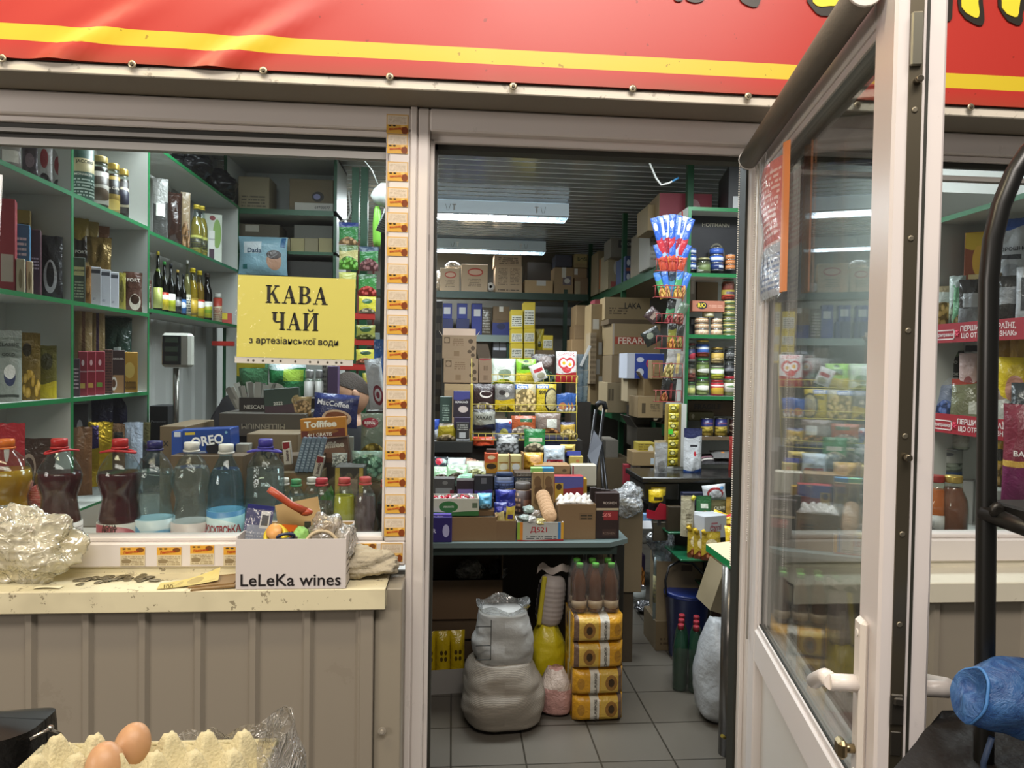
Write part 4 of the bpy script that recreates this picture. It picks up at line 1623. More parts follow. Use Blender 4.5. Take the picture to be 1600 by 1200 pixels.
for r_ in range(2):
    for c_ in range(3):
        x, y = -.072 + c_ * .072, -.045 + r_ * .075
        K = [(.026, 0), (.033, .008), (.034, .05), (.029, .075), (.033, .10), (.031, .135), (.016, .18), (.013, .19), (.013, .2)]
        T.add('bottle', M().lathe(K, 14, x, y), clear('7a4a2c', .55, .08))
        T.add('bottle_cap', M().lathe([(.016, .197), (.016, .215), (.014, .217)], 12, x, y), pm('4c8a34', .4), len(T.p) - 1)
        T.add('bottle_label', M().lathe([(.0345, .02), (.0345, .055)], 14, x, y), pk('6f5a48;e.5,.5,.3,.5,b9a58a', .4, .05), len(T.p) - 2)
T.add('shrink_wrap', M().grid(lambda u, v: (lambda a: (math.copysign(abs(math.cos(a)) ** .5, math.cos(a)) * .112 * (1 - .3 * max(0, v - .75) * 2), math.copysign(abs(math.sin(a)) ** .5, math.sin(a)) * .09 * (1 - .3 * max(0, v - .75) * 2), .002 + v * .222 + .006 * math.sin(a * 9)))(6.283 * u), 40, 10), clear('efece6', .05, .12, .3, 20))
T.done()
# left below table: white tray with yellow packs, dark brown open box with bags
tw = PZ(700, 1083, 0)
T = Th('packet_tray', 'white cardboard tray with yellow packets at the left under the table', 'tray', (tw.x, tw.y + .155, 0), (0, 0, R(6)))
m = M()
m.box(-.16, -.16, 0, .10, -.155, .115).box(.095, -.155, 0, .10, .16, .115).box(-.16, .155, 0, .10, .16, .115).box(-.16, -.155, 0, -.155, .155, .115).box(-.16, -.155, 0, .1, .155, .004)
T.add('tray', m, pm('93908c', .5))
T.done()
for i, x in enumerate((-.115, -.045, .025)):
    T = Th('yellow_packet', 'glossy yellow packet standing in the white tray, %s' % ordn(i, 3), 'packet', (tw.x + x + .02, tw.y + .09 + x * .1, .01), (R(-6), 0, R(6)), 'yellow packets in the white tray')
    m, sf = pouch_mesh(.072, .25, .05, 'pillow', i * 3.3)
    T.add('bag', m, pk('b39a17;e.35,.6,.11,.045,4a3a12;e.65,.6,.11,.045,4a3a12;e.35,.48,.11,.045,4a3a12;e.65,.48,.11,.045,4a3a12', .25, .4))
    T.done()
T = Th('open_carton', 'large brown open carton at the back under the table', 'box', (PY(735, 940, 1.62).x, 1.80, .30), (0, 0, 0))
m = M().box(-.24, -.16, 0, .16, -.155, .20).box(-.24, .155, 0, .16, .16, .34).box(-.24, -.155, 0, -.235, .155, .2).box(.155, -.155, 0, .16, .155, .2).box(-.24, -.155, 0, .16, .155, .004)
T.add('body', m, pm('5d4832', .6))
T.add('flap', M().box(-.24, -.16, .195, .16, -.155, .2).box(.16, -.1, .2, .165, .1, .30), pm('6b553b', .6))
T.done()
crumple('crumpled clear plastic bag in the brown carton under the table', (PY(735, 925, 1.8).x, 1.80, .44), (.075, .08, .055), 'b9b0a2', seed=5, name='plastic_bag')
crumple('dark plastic bag beside clear one in the brown carton under the table', (PY(770, 920, 1.85).x + .02, 1.83, .44), (.05, .06, .05), '3a342e', seed=15, fac=.8)
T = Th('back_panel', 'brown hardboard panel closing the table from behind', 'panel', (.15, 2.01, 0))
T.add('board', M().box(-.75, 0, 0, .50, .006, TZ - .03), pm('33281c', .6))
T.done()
# crate under the brown carton
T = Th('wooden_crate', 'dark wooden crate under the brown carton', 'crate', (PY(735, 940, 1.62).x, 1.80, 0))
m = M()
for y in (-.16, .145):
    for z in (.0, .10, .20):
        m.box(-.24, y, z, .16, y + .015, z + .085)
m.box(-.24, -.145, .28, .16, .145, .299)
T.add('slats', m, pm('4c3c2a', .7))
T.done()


# ================================================================ GOODS BEHIND THE LEFT WINDOW
T = Th('display_ledge', 'white ledge inside the left window carrying the drink bottles', 'shelf', (0, 0, 0))
T.add('board', M().box(-1.375, .075, .975, -.12, .60, 1.0, 0, .002), pm('b5b0a6', .45))
T.done()
T = Th('inner_counter', 'counter behind the window ledge holding scales and stacked cartons', 'counter', (0, 0, 0))
T.add('worktop', M().box(-1.37, .62, .975, -.14, 1.62, 1.0, 0, .002), pm('6c6459', .5))
T.add('panel', M().box(-1.36, .60, .0, -.15, .615, .975), pm('4d463e', .6))
T.done()
LX = -1.435
G = R(26)


def LP(label, bb, spec, z, **k):
    k.setdefault('rz', G)
    return pch(label, bb, spec, X=k.pop('X', LX), z=z, **k)


def LB(label, bb, spec, z, **k):
    k.setdefault('rz', G)
    k.setdefault('dp', .06)
    return bx(label, bb, spec, X=k.pop('X', LX), z=z, **k)


# nearest column of the cabinet (far left)
LP('grey and red coffee pouch at the left end of the top shelf', (2, 203, 30, 250), '8d8580;v.7>5a2028;r.1,.2,.9,.5,d9d2c8', 2.17)
LP('dark plum pouch beside grey and red coffee pouch on the top shelf', (36, 222, 57, 262), '3a2f35;e.5,.5,.3,.2,6b5a60', 2.17)
LP('glossy grey pouch with red emblem, left of two alike on the top shelf', (58, 214, 80, 268), 'a9a6a4;e.5,.55,.25,.2,8c2f35;f.25,3a3034', 2.17, rough=.2)
LP('glossy grey pouch with red emblem, right of two alike on the top shelf', (80, 226, 102, 280), 'a9a6a4;e.5,.55,.25,.2,8c2f35;f.25,3a3034', 2.17, rough=.2)
q = 1.776
LB('tall red packet at the left edge of the second shelf', (0, 310, 22, 405), 'a03a40;r.1,.1,.9,.4,c9b8a8', q)
LB('gold patterned box behind the blue box on the second shelf', (28, 328, 46, 400), '8c7434;d.1,.1,.9,.9,9,4a3c18', q, X=-1.52)
LB('gold patterned box, farther of the pair on the second shelf', (47, 332, 70, 395), '9a8440;d.1,.1,.9,.9,9,4a3c18', q, X=-1.52)
LB('blue box with white emblem on the second shelf at the left', (19, 350, 44, 418), '3d6f92;e.5,.3,.2,.15,d9e0e4;d.15,.55,.85,.85,4,c9d6de', q)
LB('dark red box beside the blue box on the second shelf', (44, 358, 62, 424), '4a2630;d.1,.4,.9,.6,4,c0a0a8', q)
LP('black pouch with white splash drawing on the second shelf', (62, 368, 95, 432), '1e1d20;e.5,.35,.28,.26,bfc2c6;e.5,.38,.16,.2,1e1d20', q)
LB('cream box stacked low at the second shelf front, left one', (24, 404, 40, 445), 'b9ab90;e.5,.4,.25,.3,8a7a5c', 1.776, X=-1.40, dp=.03, wk=.7)
LB('cream box stacked low at the second shelf front, right one', (40, 408, 52, 440), 'c4b496;e.5,.4,.25,.3,8a7a5c', 1.776, X=-1.40, dp=.03, wk=.7)
q = 1.42
LP('grey coffee pouch with a cup picture at the far left', (-4, 516, 30, 620), '8f9690;r.0,.62,1,.9,6f776f;e.55,.36,.22,.14,39405f;e.55,.42,.22,.1,d8d8d4;r.1,.06,.9,.1,3a3f3a', q, mode='stand', txt=[('CLASSIC', .5, .80, .8, '2f352f'), ('GOLD', .5, .66, .5, '2f352f')])
LP('brown and yellow pouch standing beside the grey coffee pouch', (31, 520, 60, 620), '6f5a20;f.45,b08c24;e.4,.75,.2,.1,2e2510', q, mode='stand')
LP('folded yellow pouch with dark back on the third shelf', (60, 540, 86, 620), '5f5a1e;v.3<b5a520;e.5,.7,.3,.16,3a3814', q, mode='stand')
LP('tall olive pouch at the back of the third shelf', (62, 512, 88, 610), '8f8440;f.3,b5a04a', q, X=-1.55)
z1 = 1.0
LP('large red coffee pouch at the far left of the window ledge', (-2, 662, 34, 800), '9a2832;r.05,.05,.9,.25,b9b088;e.35,.78,.1,.09,e0cfd0', z1, mode='stand', X=-1.30, rz=R(18), txt=[('FERARRA', .55, .52, .8, 'e8dede')])
LP('brown coffee pouch with a ring emblem behind the red pouch', (30, 686, 80, 790), '3a2c24;e.3,.68,.2,.16,8c8074;e.3,.68,.15,.12,3a2c24', z1, mode='stand', X=-1.34, rz=R(18))
p = PY(63, 800, .22)
T = Th('plastic_tub', 'round tub of pink and pale sweets on the window ledge', 'tub', (p.x, .26, 1.0))
T.add('tub', M().lathe([(.066, 0), (.07, .06), (.07, .10)], 20), pk('8fa8a0;v.45>b89a72;v.7>b8635f;d.0,.0,1,.95,10,c8b8a0', .35, .3))
T.add('lid', M().lathe([(.073, .10), (.073, .115), (.06, .118)], 20), pm('c27d74', .35))
T.done()
p = PY(66, 748, .24)
T = Th('net_ball', 'pink netted round of sweets lying on the tub', 'sweets', (p.x, .27, 1.118))
T.add('net', M().sphere((0, 0, .045), (.055, .05, .045), 16), pk('c0605c;d.0,.0,1,1,22,e09a94', .5, .5))
T.done()

# second column
q = 2.17
jar('tall green coffee tin behind the glass jars on the top shelf', 130, 214, 294, 30, '2b4038', '1c2420', '2f4a40;r.05,.55,.95,.8,b0a47c;d.1,.1,.9,.45,6,a9b8ae', X=LX, z=q, rz=G, lv=(.02, .98), txt=[('JACOBS', .55, .62, .8, '2c2a20'), ('MONARCH', .5, .43, .8, 'd8d8c8')], shape='tall', group=None)
jar('glass jar of coffee with white label, nearest of three on the top shelf', 156, 242, 312, 25, '2a1a12', 'a8955a', 'a8a49c;r.1,.6,.9,.85,4a423a;e.5,.3,.25,.2,5a4a3c', X=LX, z=q, rz=G, lv=(.12, .8))
jar('glass jar of coffee with black band, middle of three on the top shelf', 177, 254, 320, 19, '33241a', 'c2a552', '8c7434;r.0,.5,1,.9,1f1b18;e.5,.2,.3,.15,c9b060', X=LX, z=q, rz=G, lv=(.08, .85), txt=[('Le Café', .5, .52, .85, 'e8e0d0')])
jar('glass jar of coffee with round emblem, farthest of three on the top shelf', 192, 263, 331, 18, '241710', 'c2a552', '2a2420;e.5,.5,.42,.32,b0a890;e.5,.5,.34,.24,2a2a38', X=LX, z=q, rz=G, lv=(.15, .85))
q = 1.776
LP('dark coffee pouch with white lettering at the left of the middle shelf', (117, 340, 137, 462), '4a3a20;r.1,.2,.9,.75,2a2018;v.78>8c7634', q, X=-1.55, txt=[('FORT', .5, .62, .8, 'e0dcd0')])
LP('brown and gold pouch, second in the hanging row of the middle shelf', (137, 344, 153, 455), '33271c;v.8>a08a4c;e.5,.5,.35,.16,6a5030', q, X=-1.55)
LP('brown and gold pouch, third in the hanging row of the middle shelf', (153, 352, 170, 450), '2e231a;v.8>8a6048;e.5,.5,.35,.16,6a5030', q, X=-1.55)
LP('brown and gold pouch, last in the hanging row of the middle shelf', (170, 356, 184, 450), '2b211c;v.8>b0a08c;e.5,.5,.3,.16,6a5030', q, X=-1.55)
LP('crumpled gold foil bag lying on the middle shelf', (138, 370, 172, 420), '6f5a30', 1.85, X=-1.47, rough=.22, metal=.5, wr=2)
LB('dark green coffee box at the front left of the middle shelf', (115, 402, 132, 474), '2e3628;r.05,.60,.95,.8,a09a6a;d.1,.1,.9,.5,6,8a927a', q, txt=[('JACOBS', .5, .70, .85, '2c2a20')], X=-1.41)
LP('orange-brown glossy packet beside the dark green coffee box', (133, 416, 142, 468), '8a6030;e.5,.5,.3,.2,d0a060', q, X=-1.42)
for i, (x0, x1, y0) in enumerate(((142, 157, 417), (157, 172, 421), (172, 185, 425))):
    LB('silver-white coffee brick with dark top, %s on the middle shelf' % ordn(i, 3), (x0, y0, x1, 470), 'b4b6bb;r.05,.84,.95,.94,3a3c44;d.2,.14,.5,.2,2,4a4c50', q, X=-1.41, group='silver coffee bricks')
LP('olive gold packet right of the silver coffee bricks', (185, 426, 196, 474), '8c8434;e.5,.5,.3,.3,5f5820', q, X=-1.42)
LP('brown pouch with a coffee cup picture, larger of two alike', (194, 425, 221, 482), '4a2e22;e.62,.25,.3,.2,cfc6b8;e.62,.32,.24,.12,3a2418', q, X=-1.42, txt=[('FORT', .55, .8, .65, 'd8d0c4')])
LP('brown pouch with a coffee cup picture, smaller of two alike', (218, 437, 236, 484), '4f3224;e.55,.25,.34,.2,cfc6b8;e.55,.32,.26,.12,3a2418', q, X=-1.42, txt=[('FORT', .5, .78, .85, 'd8d0c4')])
q = 1.42
LP('beige window pouch with brown stripe, left of two at the back of the third shelf', (118, 498, 143, 560), '9c8458;r.4,.2,.6,.95,6a4a30', q + .02, X=-1.52, hk=1.8)
LP('beige window pouch with purple stripe, right of two at the back of the third shelf', (142, 500, 163, 560), '9c8458;r.4,.2,.6,.95,4f3a52', q + .02, X=-1.52, hk=1.8)
LP('dark green glossy pouch with white lettering behind the third shelf row', (164, 496, 204, 600), '20382e;r.35,.1,.62,.6,c3ccc6', q, X=-1.5, rough=.2, txt=[('JACOBS', .72, .45, .6, 'dfe5e0', R(80))])
LB('plum coloured coffee box at the left of the third shelf', (112, 560, 124, 614), '3b2630;d.1,.2,.9,.8,6,b09aa0', q, X=-1.42)
for i, (x0, x1) in enumerate(((123, 136), (136, 149), (149, 163))):
    tag = ('d0b860', 'd0b860', '6fae4a')[i]
    LB('red coffee pack with white leaf emblem, %s on the third shelf' % ordn(i, 3), (x0, 549, x1, 614), '8e2f3c;e.5,.75,.16,.07,e8d8d8;r.15,.17,.75,.28,%s' % tag, q, X=-1.42, txt=[('FERARRA', .5, .55, .9, 'e6d6d6')], group='red coffee packs')
LB('dark checkered box beside the red coffee packs', (163, 546, 175, 613), '5c4034;d.0,.0,1,1,16,2a1c18', q, X=-1.42)
LB('brown coffee box with white cup picture on the third shelf', (173, 547, 194, 613), '33201e;r.2,.0,.95,.42,a07a50;e.25,.22,.22,.16,e0dad0;e.25,.22,.14,.10,5a3a24', q, X=-1.42, txt=[('CAROUSEL', .5, .80, .85, 'e0d6cc')])
LB('yellow box with brown lettering on the third shelf', (195, 550, 214, 613), 'b98c30;e.4,.55,.4,.2,d8b860;r.1,.05,.9,.25,8a6420', q, X=-1.41, txt=[('CLASSIC', .5, .26, .8, '5a3c14'), ('COFFEE', .5, .12, .8, '5a3c14')])
LB('dark brown packet at the right end of the third shelf', (214, 555, 229, 612), '4a4438;r.2,.2,.8,.6,6a6250;e.5,.85,.3,.06,bdb8a8', q, X=-1.43)
z1 = 1.0
LB('black box with coffee bean emblem on the lowest shelf', (113, 632, 136, 690), '1c1a1e;e.5,.6,.18,.14,8a8a8e', 1.16, X=-1.45, txt=[('VIDA', .5, .3, .7, 'cfcfd2')])
for i, bb in enumerate(((145, 622, 175, 670), (176, 622, 202, 680))):
    LP('dark purple pouch, %s of two behind the gold bags' % ('left', 'right')[i], bb, '23203a;e.5,.3,.25,.2,c08a50' if i else '23203a', 1.12, X=-1.5)
LP('brown paper bag crumpled below the black coffee box', (112, 668, 142, 730), '6a4a30', z1 + .05, X=-1.38, wr=2)
LP('shiny gold pouch with purple label on the lowest shelf', (140, 660, 174, 725), 'b59a28;r.1,.6,.42,.95,3a3060', z1 + .06, X=-1.38, rough=.18, metal=.6, wr=1.6)
LP('brown pouch with black label on the lowest shelf', (173, 662, 196, 725), '6f5238;r.25,.5,.8,.85,26221f', z1 + .06, X=-1.38)
LP('pale blue and silver pouch with dark lettering on the lowest shelf', (195, 660, 222, 735), 'a9b4c4;f.2,8fa6c6', z1 + .0, X=-1.33, rough=.2, txt=[('BRAVO', .5, .3, .8, '24365f')], wr=1.5)
LP('olive bag at the right end of the lowest shelf', (216, 660, 234, 735), '6d6642;e.5,.6,.3,.14,8d865c', z1, X=-1.36)

# third column
LP('silver and black pouch at the left of the upper right shelf', (240, 278, 262, 368), '8a8a86;v.6<3a3a38;r.2,.4,.8,.6,d0d0c8', 2.155, X=-1.46)
LP('large glossy brown pouch on the upper right shelf', (259, 298, 285, 378), '31201a', 2.155, rough=.2, t=.09)
LP('clear pouch with brown contents beside the glossy brown pouch', (283, 300, 297, 380), '8c7a5e;f.5,7a5a34', 2.155, rough=.2)
for i, (cx, y0) in enumerate(((304, 318), (312, 320))):
    bottle('bottle of yellow oil on the upper right shelf, %s of two' % ('nearer', 'farther')[i], cx, y0, 392, 18, 'd9c04a', 'c9b23c', 'b0b060;e.5,.5,.35,.35,3a3a3a;d.1,.1,.9,.9,5,5a5a30', X=LX, z=2.155, shape='oil', lv=(.1, .4), lfac=.35, level=.8)
LB('white box with olive branch picture on the upper right shelf', (318, 334, 346, 410), 'c3c9bb;e.5,.92,.16,.05,7a2a2a;e.75,.6,.22,.3,7a9a4a;r.3,.05,.62,.66,e0e0da;r.32,.0,.6,.28,3a2030', 2.155, dp=.08, X=-1.45, txt=[('OLIO', .46, .48, .3, '4a4a4a')])
q = 1.80
specs = [
    ('green and yellow olive oil bottle, first on the bottle shelf', 244, 392, 488, 13, '8aa040', 'b8a830', 'a9b060', 'neck', '4a5a20'),
    ('dark olive oil bottle with red and yellow label', 254, 408, 490, 13, '3a3a18', '2f8a3a', 'c8b430;v.6>b03a28;r.2,.6,.8,.85,e0dcd0', 'neck', '2e3214'),
    ('dark bottle with green and yellow label and black cap', 264, 411, 492, 14, '20240f', '20262a', 'b0b830;v.62>e6e8e0', 'neck', '23280f'),
    ('black bottle with gold cap and dark label', 275, 421, 494, 12, '18140f', 'b79a4e', '2a2a2c;e.5,.6,.3,.2,8a8a88', 'neck', '17130e'),
    ('dark bottle with a blue label', 284, 428, 496, 10, '1c2014', '2a2c30', '2f63a0;e.5,.6,.3,.2,cfd8e4', 'neck', '1e2416'),
    ('tall clear bottle behind the blue-labelled bottle', 290, 406, 498, 12, 'c9c490', 'c9c9c4', 'b9b4a0;d.1,.1,.9,.9,6,4a4a44', 'neck', 'cfd0b8'),
    ('clear bottle of yellow oil with yellow cap, left of two', 298, 418, 500, 16, 'd9c038', 'd2bb22', '8a7428;e.5,.5,.4,.4,c9a83c', 'oil', 'dcd8a0'),
    ('clear bottle of yellow oil with yellow cap, right of two', 309, 422, 502, 15, 'c2a63a', 'd2bb22', 'b03a2c;v.5<c9b832;e.5,.7,.35,.2,e8e4da', 'oil', 'd8d0a0'),
    ('brown oil bottle with green and yellow label', 321, 426, 504, 15, '6a4420', '33271c', 'b0b030;v.7>e0e0d8;r0,.3,1,.5,7a9a30', 'oil', '5a3a1e'),
]
for lab, cx, y0, y1, wp, liq, cap, lb, sh, gl in specs:
    bottle(lab, cx, y0, y1, wp, liq, cap, lb, X=LX, z=q, shape=sh, glass=gl, lfac=.5, lv=(.06, .42), level=.8, name='oil_bottle')
jar('small tin with red and yellow print after the oil bottles', 338, 458, 508, 13, '8a7a50', 'b0b0a8', 'b9ac90;v.66>a03a2a;d.1,.1,.9,.6,6,8a4030', X=LX, z=q, lv=(.02, .98), shape='tall')
LB('little yellow and red box at the end of the bottle shelf', (347, 489, 362, 512), 'a83a30;r0,.4,.55,1,c9b428', q, X=-1.43)
# black bags on top of the cabinet
p = PX(312, 262, -1.45)
crumple('knotted black plastic bag on top of the cabinet', (-1.50, p.y, 2.567), (.11, .16, .10), '15141a', seed=2, mat=pm('121114', .22, bump=.5, bscale=30), amp=.35)
p = PX(338, 285, -1.42)
crumple('black plastic bag slumping over the cabinet edge', (-1.47, p.y + .15, 2.567), (.11, .17, .085), '15141a', seed=8, mat=pm('121114', .22, bump=.5, bscale=30), amp=.4)

# facing cabinet contents
Z = FCZ
bx('stacked kraft carton with taped flap on the facing cabinet top shelf', (373, 276, 420, 320), '8d8064;d.1,.05,.9,.5,5,5a5240', Y=3.0, z=Z[0], dp=.2, tape=0)
bx('brown carton with an oval hand hole on the facing cabinet top shelf', (453, 280, 520, 327), '6f5e40;e.65,.5,.14,.15,2c2418;e.63,.5,.08,.08,8a88b0', Y=3.0, z=Z[0] + .0, dp=.25)
bx('white carton tray with stamped number under the brown carton', (461, 317, 520, 329), 'b5b0a6', Y=2.93, z=Z[0], dp=.06, txt=[('69700077', .72, .5, .4, '3a3a38')])
bx('flattened dark carton lying left on the second facing shelf', (366, 350, 436, 366), '4f4634;r.25,.5,.55,.95,a09a8c', Y=3.0, z=Z[1] + .09, dp=.2)
bx('grey box on the second facing shelf', (460, 352, 519, 376), '5d5b52', Y=3.0, z=Z[1] + .04, dp=.2)
for i in range(7):
    bx('flat packet in the low row of the second facing shelf, %s' % ordn(i, 7), (366 + i * 22, 372, 387 + i * 22, 382), '8d8264' if i % 2 else 'a09468', Y=2.95, z=Z[1] - .0, dp=.12, name='packet', cat='packet', group='flat packets on the facing cabinet')
bx('dark low drawer box on the third facing shelf', (440, 408, 519, 440), '221d16', Y=2.93, z=Z[2], dp=.2, name='drawer_box')
pch('pale blue nappy pack with a baby picture on the facing cabinet', (370, 368, 446, 428), '8fb5c4;r.12,.55,.5,.85,dfe8ec;e.76,.36,.15,.24,c79a80;e.76,.52,.15,.12,4a3c38;r.1,.14,.2,.26,2f6f70;r.88,.72,.97,.98,2f5f8a', Y=2.80, z=PY(400, 428, 2.8).z, t=.1, txt=[('Dada', .36, .62, .28, '2f4f6a')], name='nappy_pack', cat='nappies', wr=.5)
bx('brown carton stored under the nappy pack in the facing cabinet', (372, 436, 436, 470), '3a3226', Y=3.02, z=Z[2], dp=.25)

# green steel posts and the seasoning rack with red strips
T = Th('steel_rack', 'green steel upright with channels near the shop middle', 'shelf', (0, 0, 0))
for px in (556, 570):
    p = PY(px, 262, 2.75)
    T.add('post', M().box(p.x - .022, 2.74, 0, p.x + .022, 2.79, p.z), DGREEN)
T.add('cable', M().tube([PY(545, 300, 2.73), PY(548, 330, 2.72), PY(543, 342, 2.72), PY(530, 347, 2.72)], .006, 6), pm('d8d8d4', .4))
T.done()
SY = 2.55
T = Th('seasoning_rack', 'hanging rack with red plastic strips for seasoning sachets', 'rack', (0, 0, 0))
for (x0, x1, y0, y1) in ((553, 586, 489, 500), (553, 586, 529, 540), (528, 586, 568, 579), (566, 586, 605, 616), (332, 366, 533, 541)):
    a, b = PY(x0, y0, SY), PY(x1, y1, SY)
    T.add('strip', M().box(a.x, SY - .015, b.z, b.x, SY + .01, a.z, 0, .002), pm('a02a22', .35))
for px in (560, 584):
    a, b = PY(px, 375, SY + .02), PY(px, 640, SY + .02)
    T.add('rail', M().box(a.x - .006, SY + .02, b.z, a.x + .006, SY + .03, a.z), pm('7a3a30', .4))
T.done()
for lab, bb, sp in (
    ('green seasoning sachet with a dish picture, top left of the red rack', (529, 347, 559, 382), '2f7a3a;v.8>2a3a7a;f.35,a8835a'),
    ('pale yellow seasoning sachet with green herbs picture', (529, 383, 559, 421), 'c3b87a;v.78>4f6a2c;f.55,5f9a30'),
    ('green seasoning sachet with peppercorn picture right of the herbs sachet', (561, 385, 591, 423), '2f7a3a;v.8>27405a;f.5,7a4a4a'),
    ('green seasoning sachet with red peppers picture', (559, 428, 588, 462), '3a7f3c;v.8>2f5a30;f.45,a83228'),
    ('yellow seasoning sachet above the first red strip', (560, 463, 587, 489), 'c8bc38;e.5,.7,.3,.15,2f5f34;f.3,a89a80'),
    ('pale seasoning sachet peeking left of the first red strip', (529, 425, 556, 450), '9aa048;v.5>b8b860'),
    ('olive seasoning sachet above the second red strip', (556, 508, 586, 530), '8a8a3c;f.4,6a6a30;e.5,.7,.3,.2,2f4a2a'),
    ('yellow seasoning sachet above the third red strip', (556, 546, 586, 568), 'c9be4a;e.5,.75,.3,.14,2f4a2a;f.4,b06a4a'),
    ('yellow sachet behind the head of the seated person', (566, 583, 586, 606), 'a8a040;f.4,8a5a3a'),
):
    pch(lab, bb, sp, Y=SY - .03, t=.02, name='seasoning_sachet', cat='sachet', group='seasoning sachets on the red rack', rough=.25)
T = Th('hand_blender', 'white and green handheld appliance hanging beside the window edge', 'appliance', PY(589, 385, 1.95))
k = depth(T.loc) / F_PX
m = M().lathe([(.018, 0), (.022, .03), (.024, .12), (.018, .19), (.012, .21)], 16)
T.add('handle', m, pm('6fa83a', .35))
m = M().lathe([(.02, 0), (.05, .015), (.055, .05), (.045, .10), (.02, .12)], 18)
m.xf(Matrix.Translation((-.005, 0, .225)) @ Matrix.Rotation(R(35), 4, 'Y'))
T.add('head', m, pm('cfd6d2', .3))
T.add('cord', M().tube([(.0, 0, .33), (-.03, .0, .40), (-.075, .05, .46), (-.08, .06, 2.94 - T.loc.z)], .003, 6), pm('c9ccc8', .4))
T.done()

# ---------------------------------------------------------------- sign on the glass
p0, p1 = PY(371, 432, .022), PY(551, 557, .022)
sw, sh = .300, .212
T = Th('paper_sign', 'yellow paper sign offering coffee and tea taped inside the left window', 'sign', ((p0.x + p1.x) / 2, .026, (p0.z + p1.z) / 2 - sh / 2 - .002), (0, R(.7), 0))
T.add('paper', M().box(-sw / 2, 0, 0, sw / 2, .001, sh, 0, 0), pm('cfc763', .5))
m = M().grid(lambda u, v: ((u - .5) * (sw + .008), -.0026 - .0012 * abs(mnoise.noise(V((u * 9, v * 7, 1)))), -.004 + v * (sh + .009)), 24, 18)
T.add('sleeve', m, clear('ffffff', .0, .06, .3, 50))
m = M()
hole = []
T.add('punched_strip', M().box(-sw / 2 - .004, -.001, -.016, sw / 2 - .002, .0005, -.001), pm('c3c0b8', .35))
for i, x in enumerate((.10, .145, .225, .305, .375, .50, .625, .695, .775, .85, .895)):
    m = M().lathe([(.0030, 0), (.0030, .0006)], 10)
    m.xf(Matrix.Translation(((x - .5) * sw, -.001, -.0085)) @ Matrix.Rotation(R(90), 4, 'X') @ Matrix.Scale(1.0, 4))
    T.add('punch_hole', m, pm('4a443a', .5))
INK = pm('1d1a14', .5)


def serif(th, glyphs, cx, z0, hgt):
    """heavy serif capitals drawn from strokes"""
    W = {'К': .80, 'А': .80, 'В': .72, 'Ч': .74, 'Й': .86}
    tot = sum(W[g] for g in glyphs) + .10 * (len(glyphs) - 1)
    x = -tot / 2
    m = M()
    B, s = .185, .06

    def poly(P, x):
        pts = [(cx + (x + a) * hgt, z0 + b * hgt) for a, b in P]
        ar = sum(pts[i][0] * pts[(i + 1) % len(pts)][1] - pts[(i + 1) % len(pts)][0] * pts[i][1] for i in range(len(pts)))
        m.prism(pts if ar > 0 else pts[::-1], -.0012, -.0004)

    def rc(x, a, b, c, d):
        poly([(a, b), (c, b), (c, d), (a, d)], x)

    def stem(x, a, top=1, bot=1):
        rc(x, a, 0, a + B, 1)
        if bot: rc(x, a - .07, 0, a + B + .07, s)
        if top: rc(x, a - .07, 1 - s, a + B + .07, 1)
    for g in glyphs:
        if g == 'К':
            stem(x, .07)
            poly([(.23, .46), (.30, .46), (.62, .96), (.54, .96)], x)
            rc(x, .46, 1 - s, .74, 1)
            poly([(.30, .58), (.43, .66), (.72, .04), (.54, .04)], x)
            rc(x, .48, 0, .80, s)
        elif g == 'А':
            poly([(.10, .03), (.15, .03), (.42, .90), (.38, 1.0)], x)
            poly([(.38, 1.0), (.46, 1.0), (.74, .03), (.54, .03), (.335, .84)], x)
            rc(x, .20, .30, .60, .30 + s)
            rc(x, 0, 0, .26, s)
            rc(x, .48, 0, .82, s)
        elif g == 'В':
            stem(x, .07)
            for (za, zb, r) in ((.50, 1.0, .20), (0, .53, .24)):
                n = 10
                O, I = [], []
                zc, hr = (za + zb) / 2, (zb - za) / 2
                for i in range(n + 1):
                    t_ = -math.pi / 2 + math.pi * i / n
                    O.append((.36 + r * 1.45 * math.cos(t_) * 1.0, zc + hr * math.sin(t_)))
                    I.append((.36 + (r * 1.45 - B) * max(0, math.cos(t_)), zc + (hr - s) * math.sin(t_)))
                for i in range(n):
                    poly([O[i], O[i + 1], I[i + 1], I[i]], x)
                rc(x, .20, zb - s, .365, zb)
                rc(x, .20, za, .365, za + s)
        elif g == 'Ч':
            stem(x, .50)
            rc(x, .07, .58, .07 + B, 1)
            rc(x, .0, 1 - s, .07 + B + .07, 1)
            poly([(.07, .58), (.14, .46), (.26, .40), (.50, .43), (.50, .50), (.30, .48), (.23, .53), (.23, .60)], x)
        elif g == 'Й':
            stem(x, .07)
            stem(x, .60)
            poly([(.23, .10), (.60, .80), (.60, .92), (.23, .22)], x)
            for i in range(6):
                t0, t1 = math.pi + math.pi * i / 6, math.pi + math.pi * (i + 1) / 6
                f = lambda t, r: (.415 + r * math.cos(t), 1.24 + r * 1.0 * math.sin(t))
                poly([f(t0, .17), f(t1, .17), f(t1, .11), f(t0, .11)], x)
        x += W[g] + .10
    th.add('lettering', m, INK)


serif(T, 'КАВА', .0, .142, .046)
serif(T, 'ЧАЙ', -.003, .073, .046)
letter(T, 'з артезіанської води', -.005, .043, .228, '1d1a14', -.0004, fat=.008, mat=INK)
T.done()

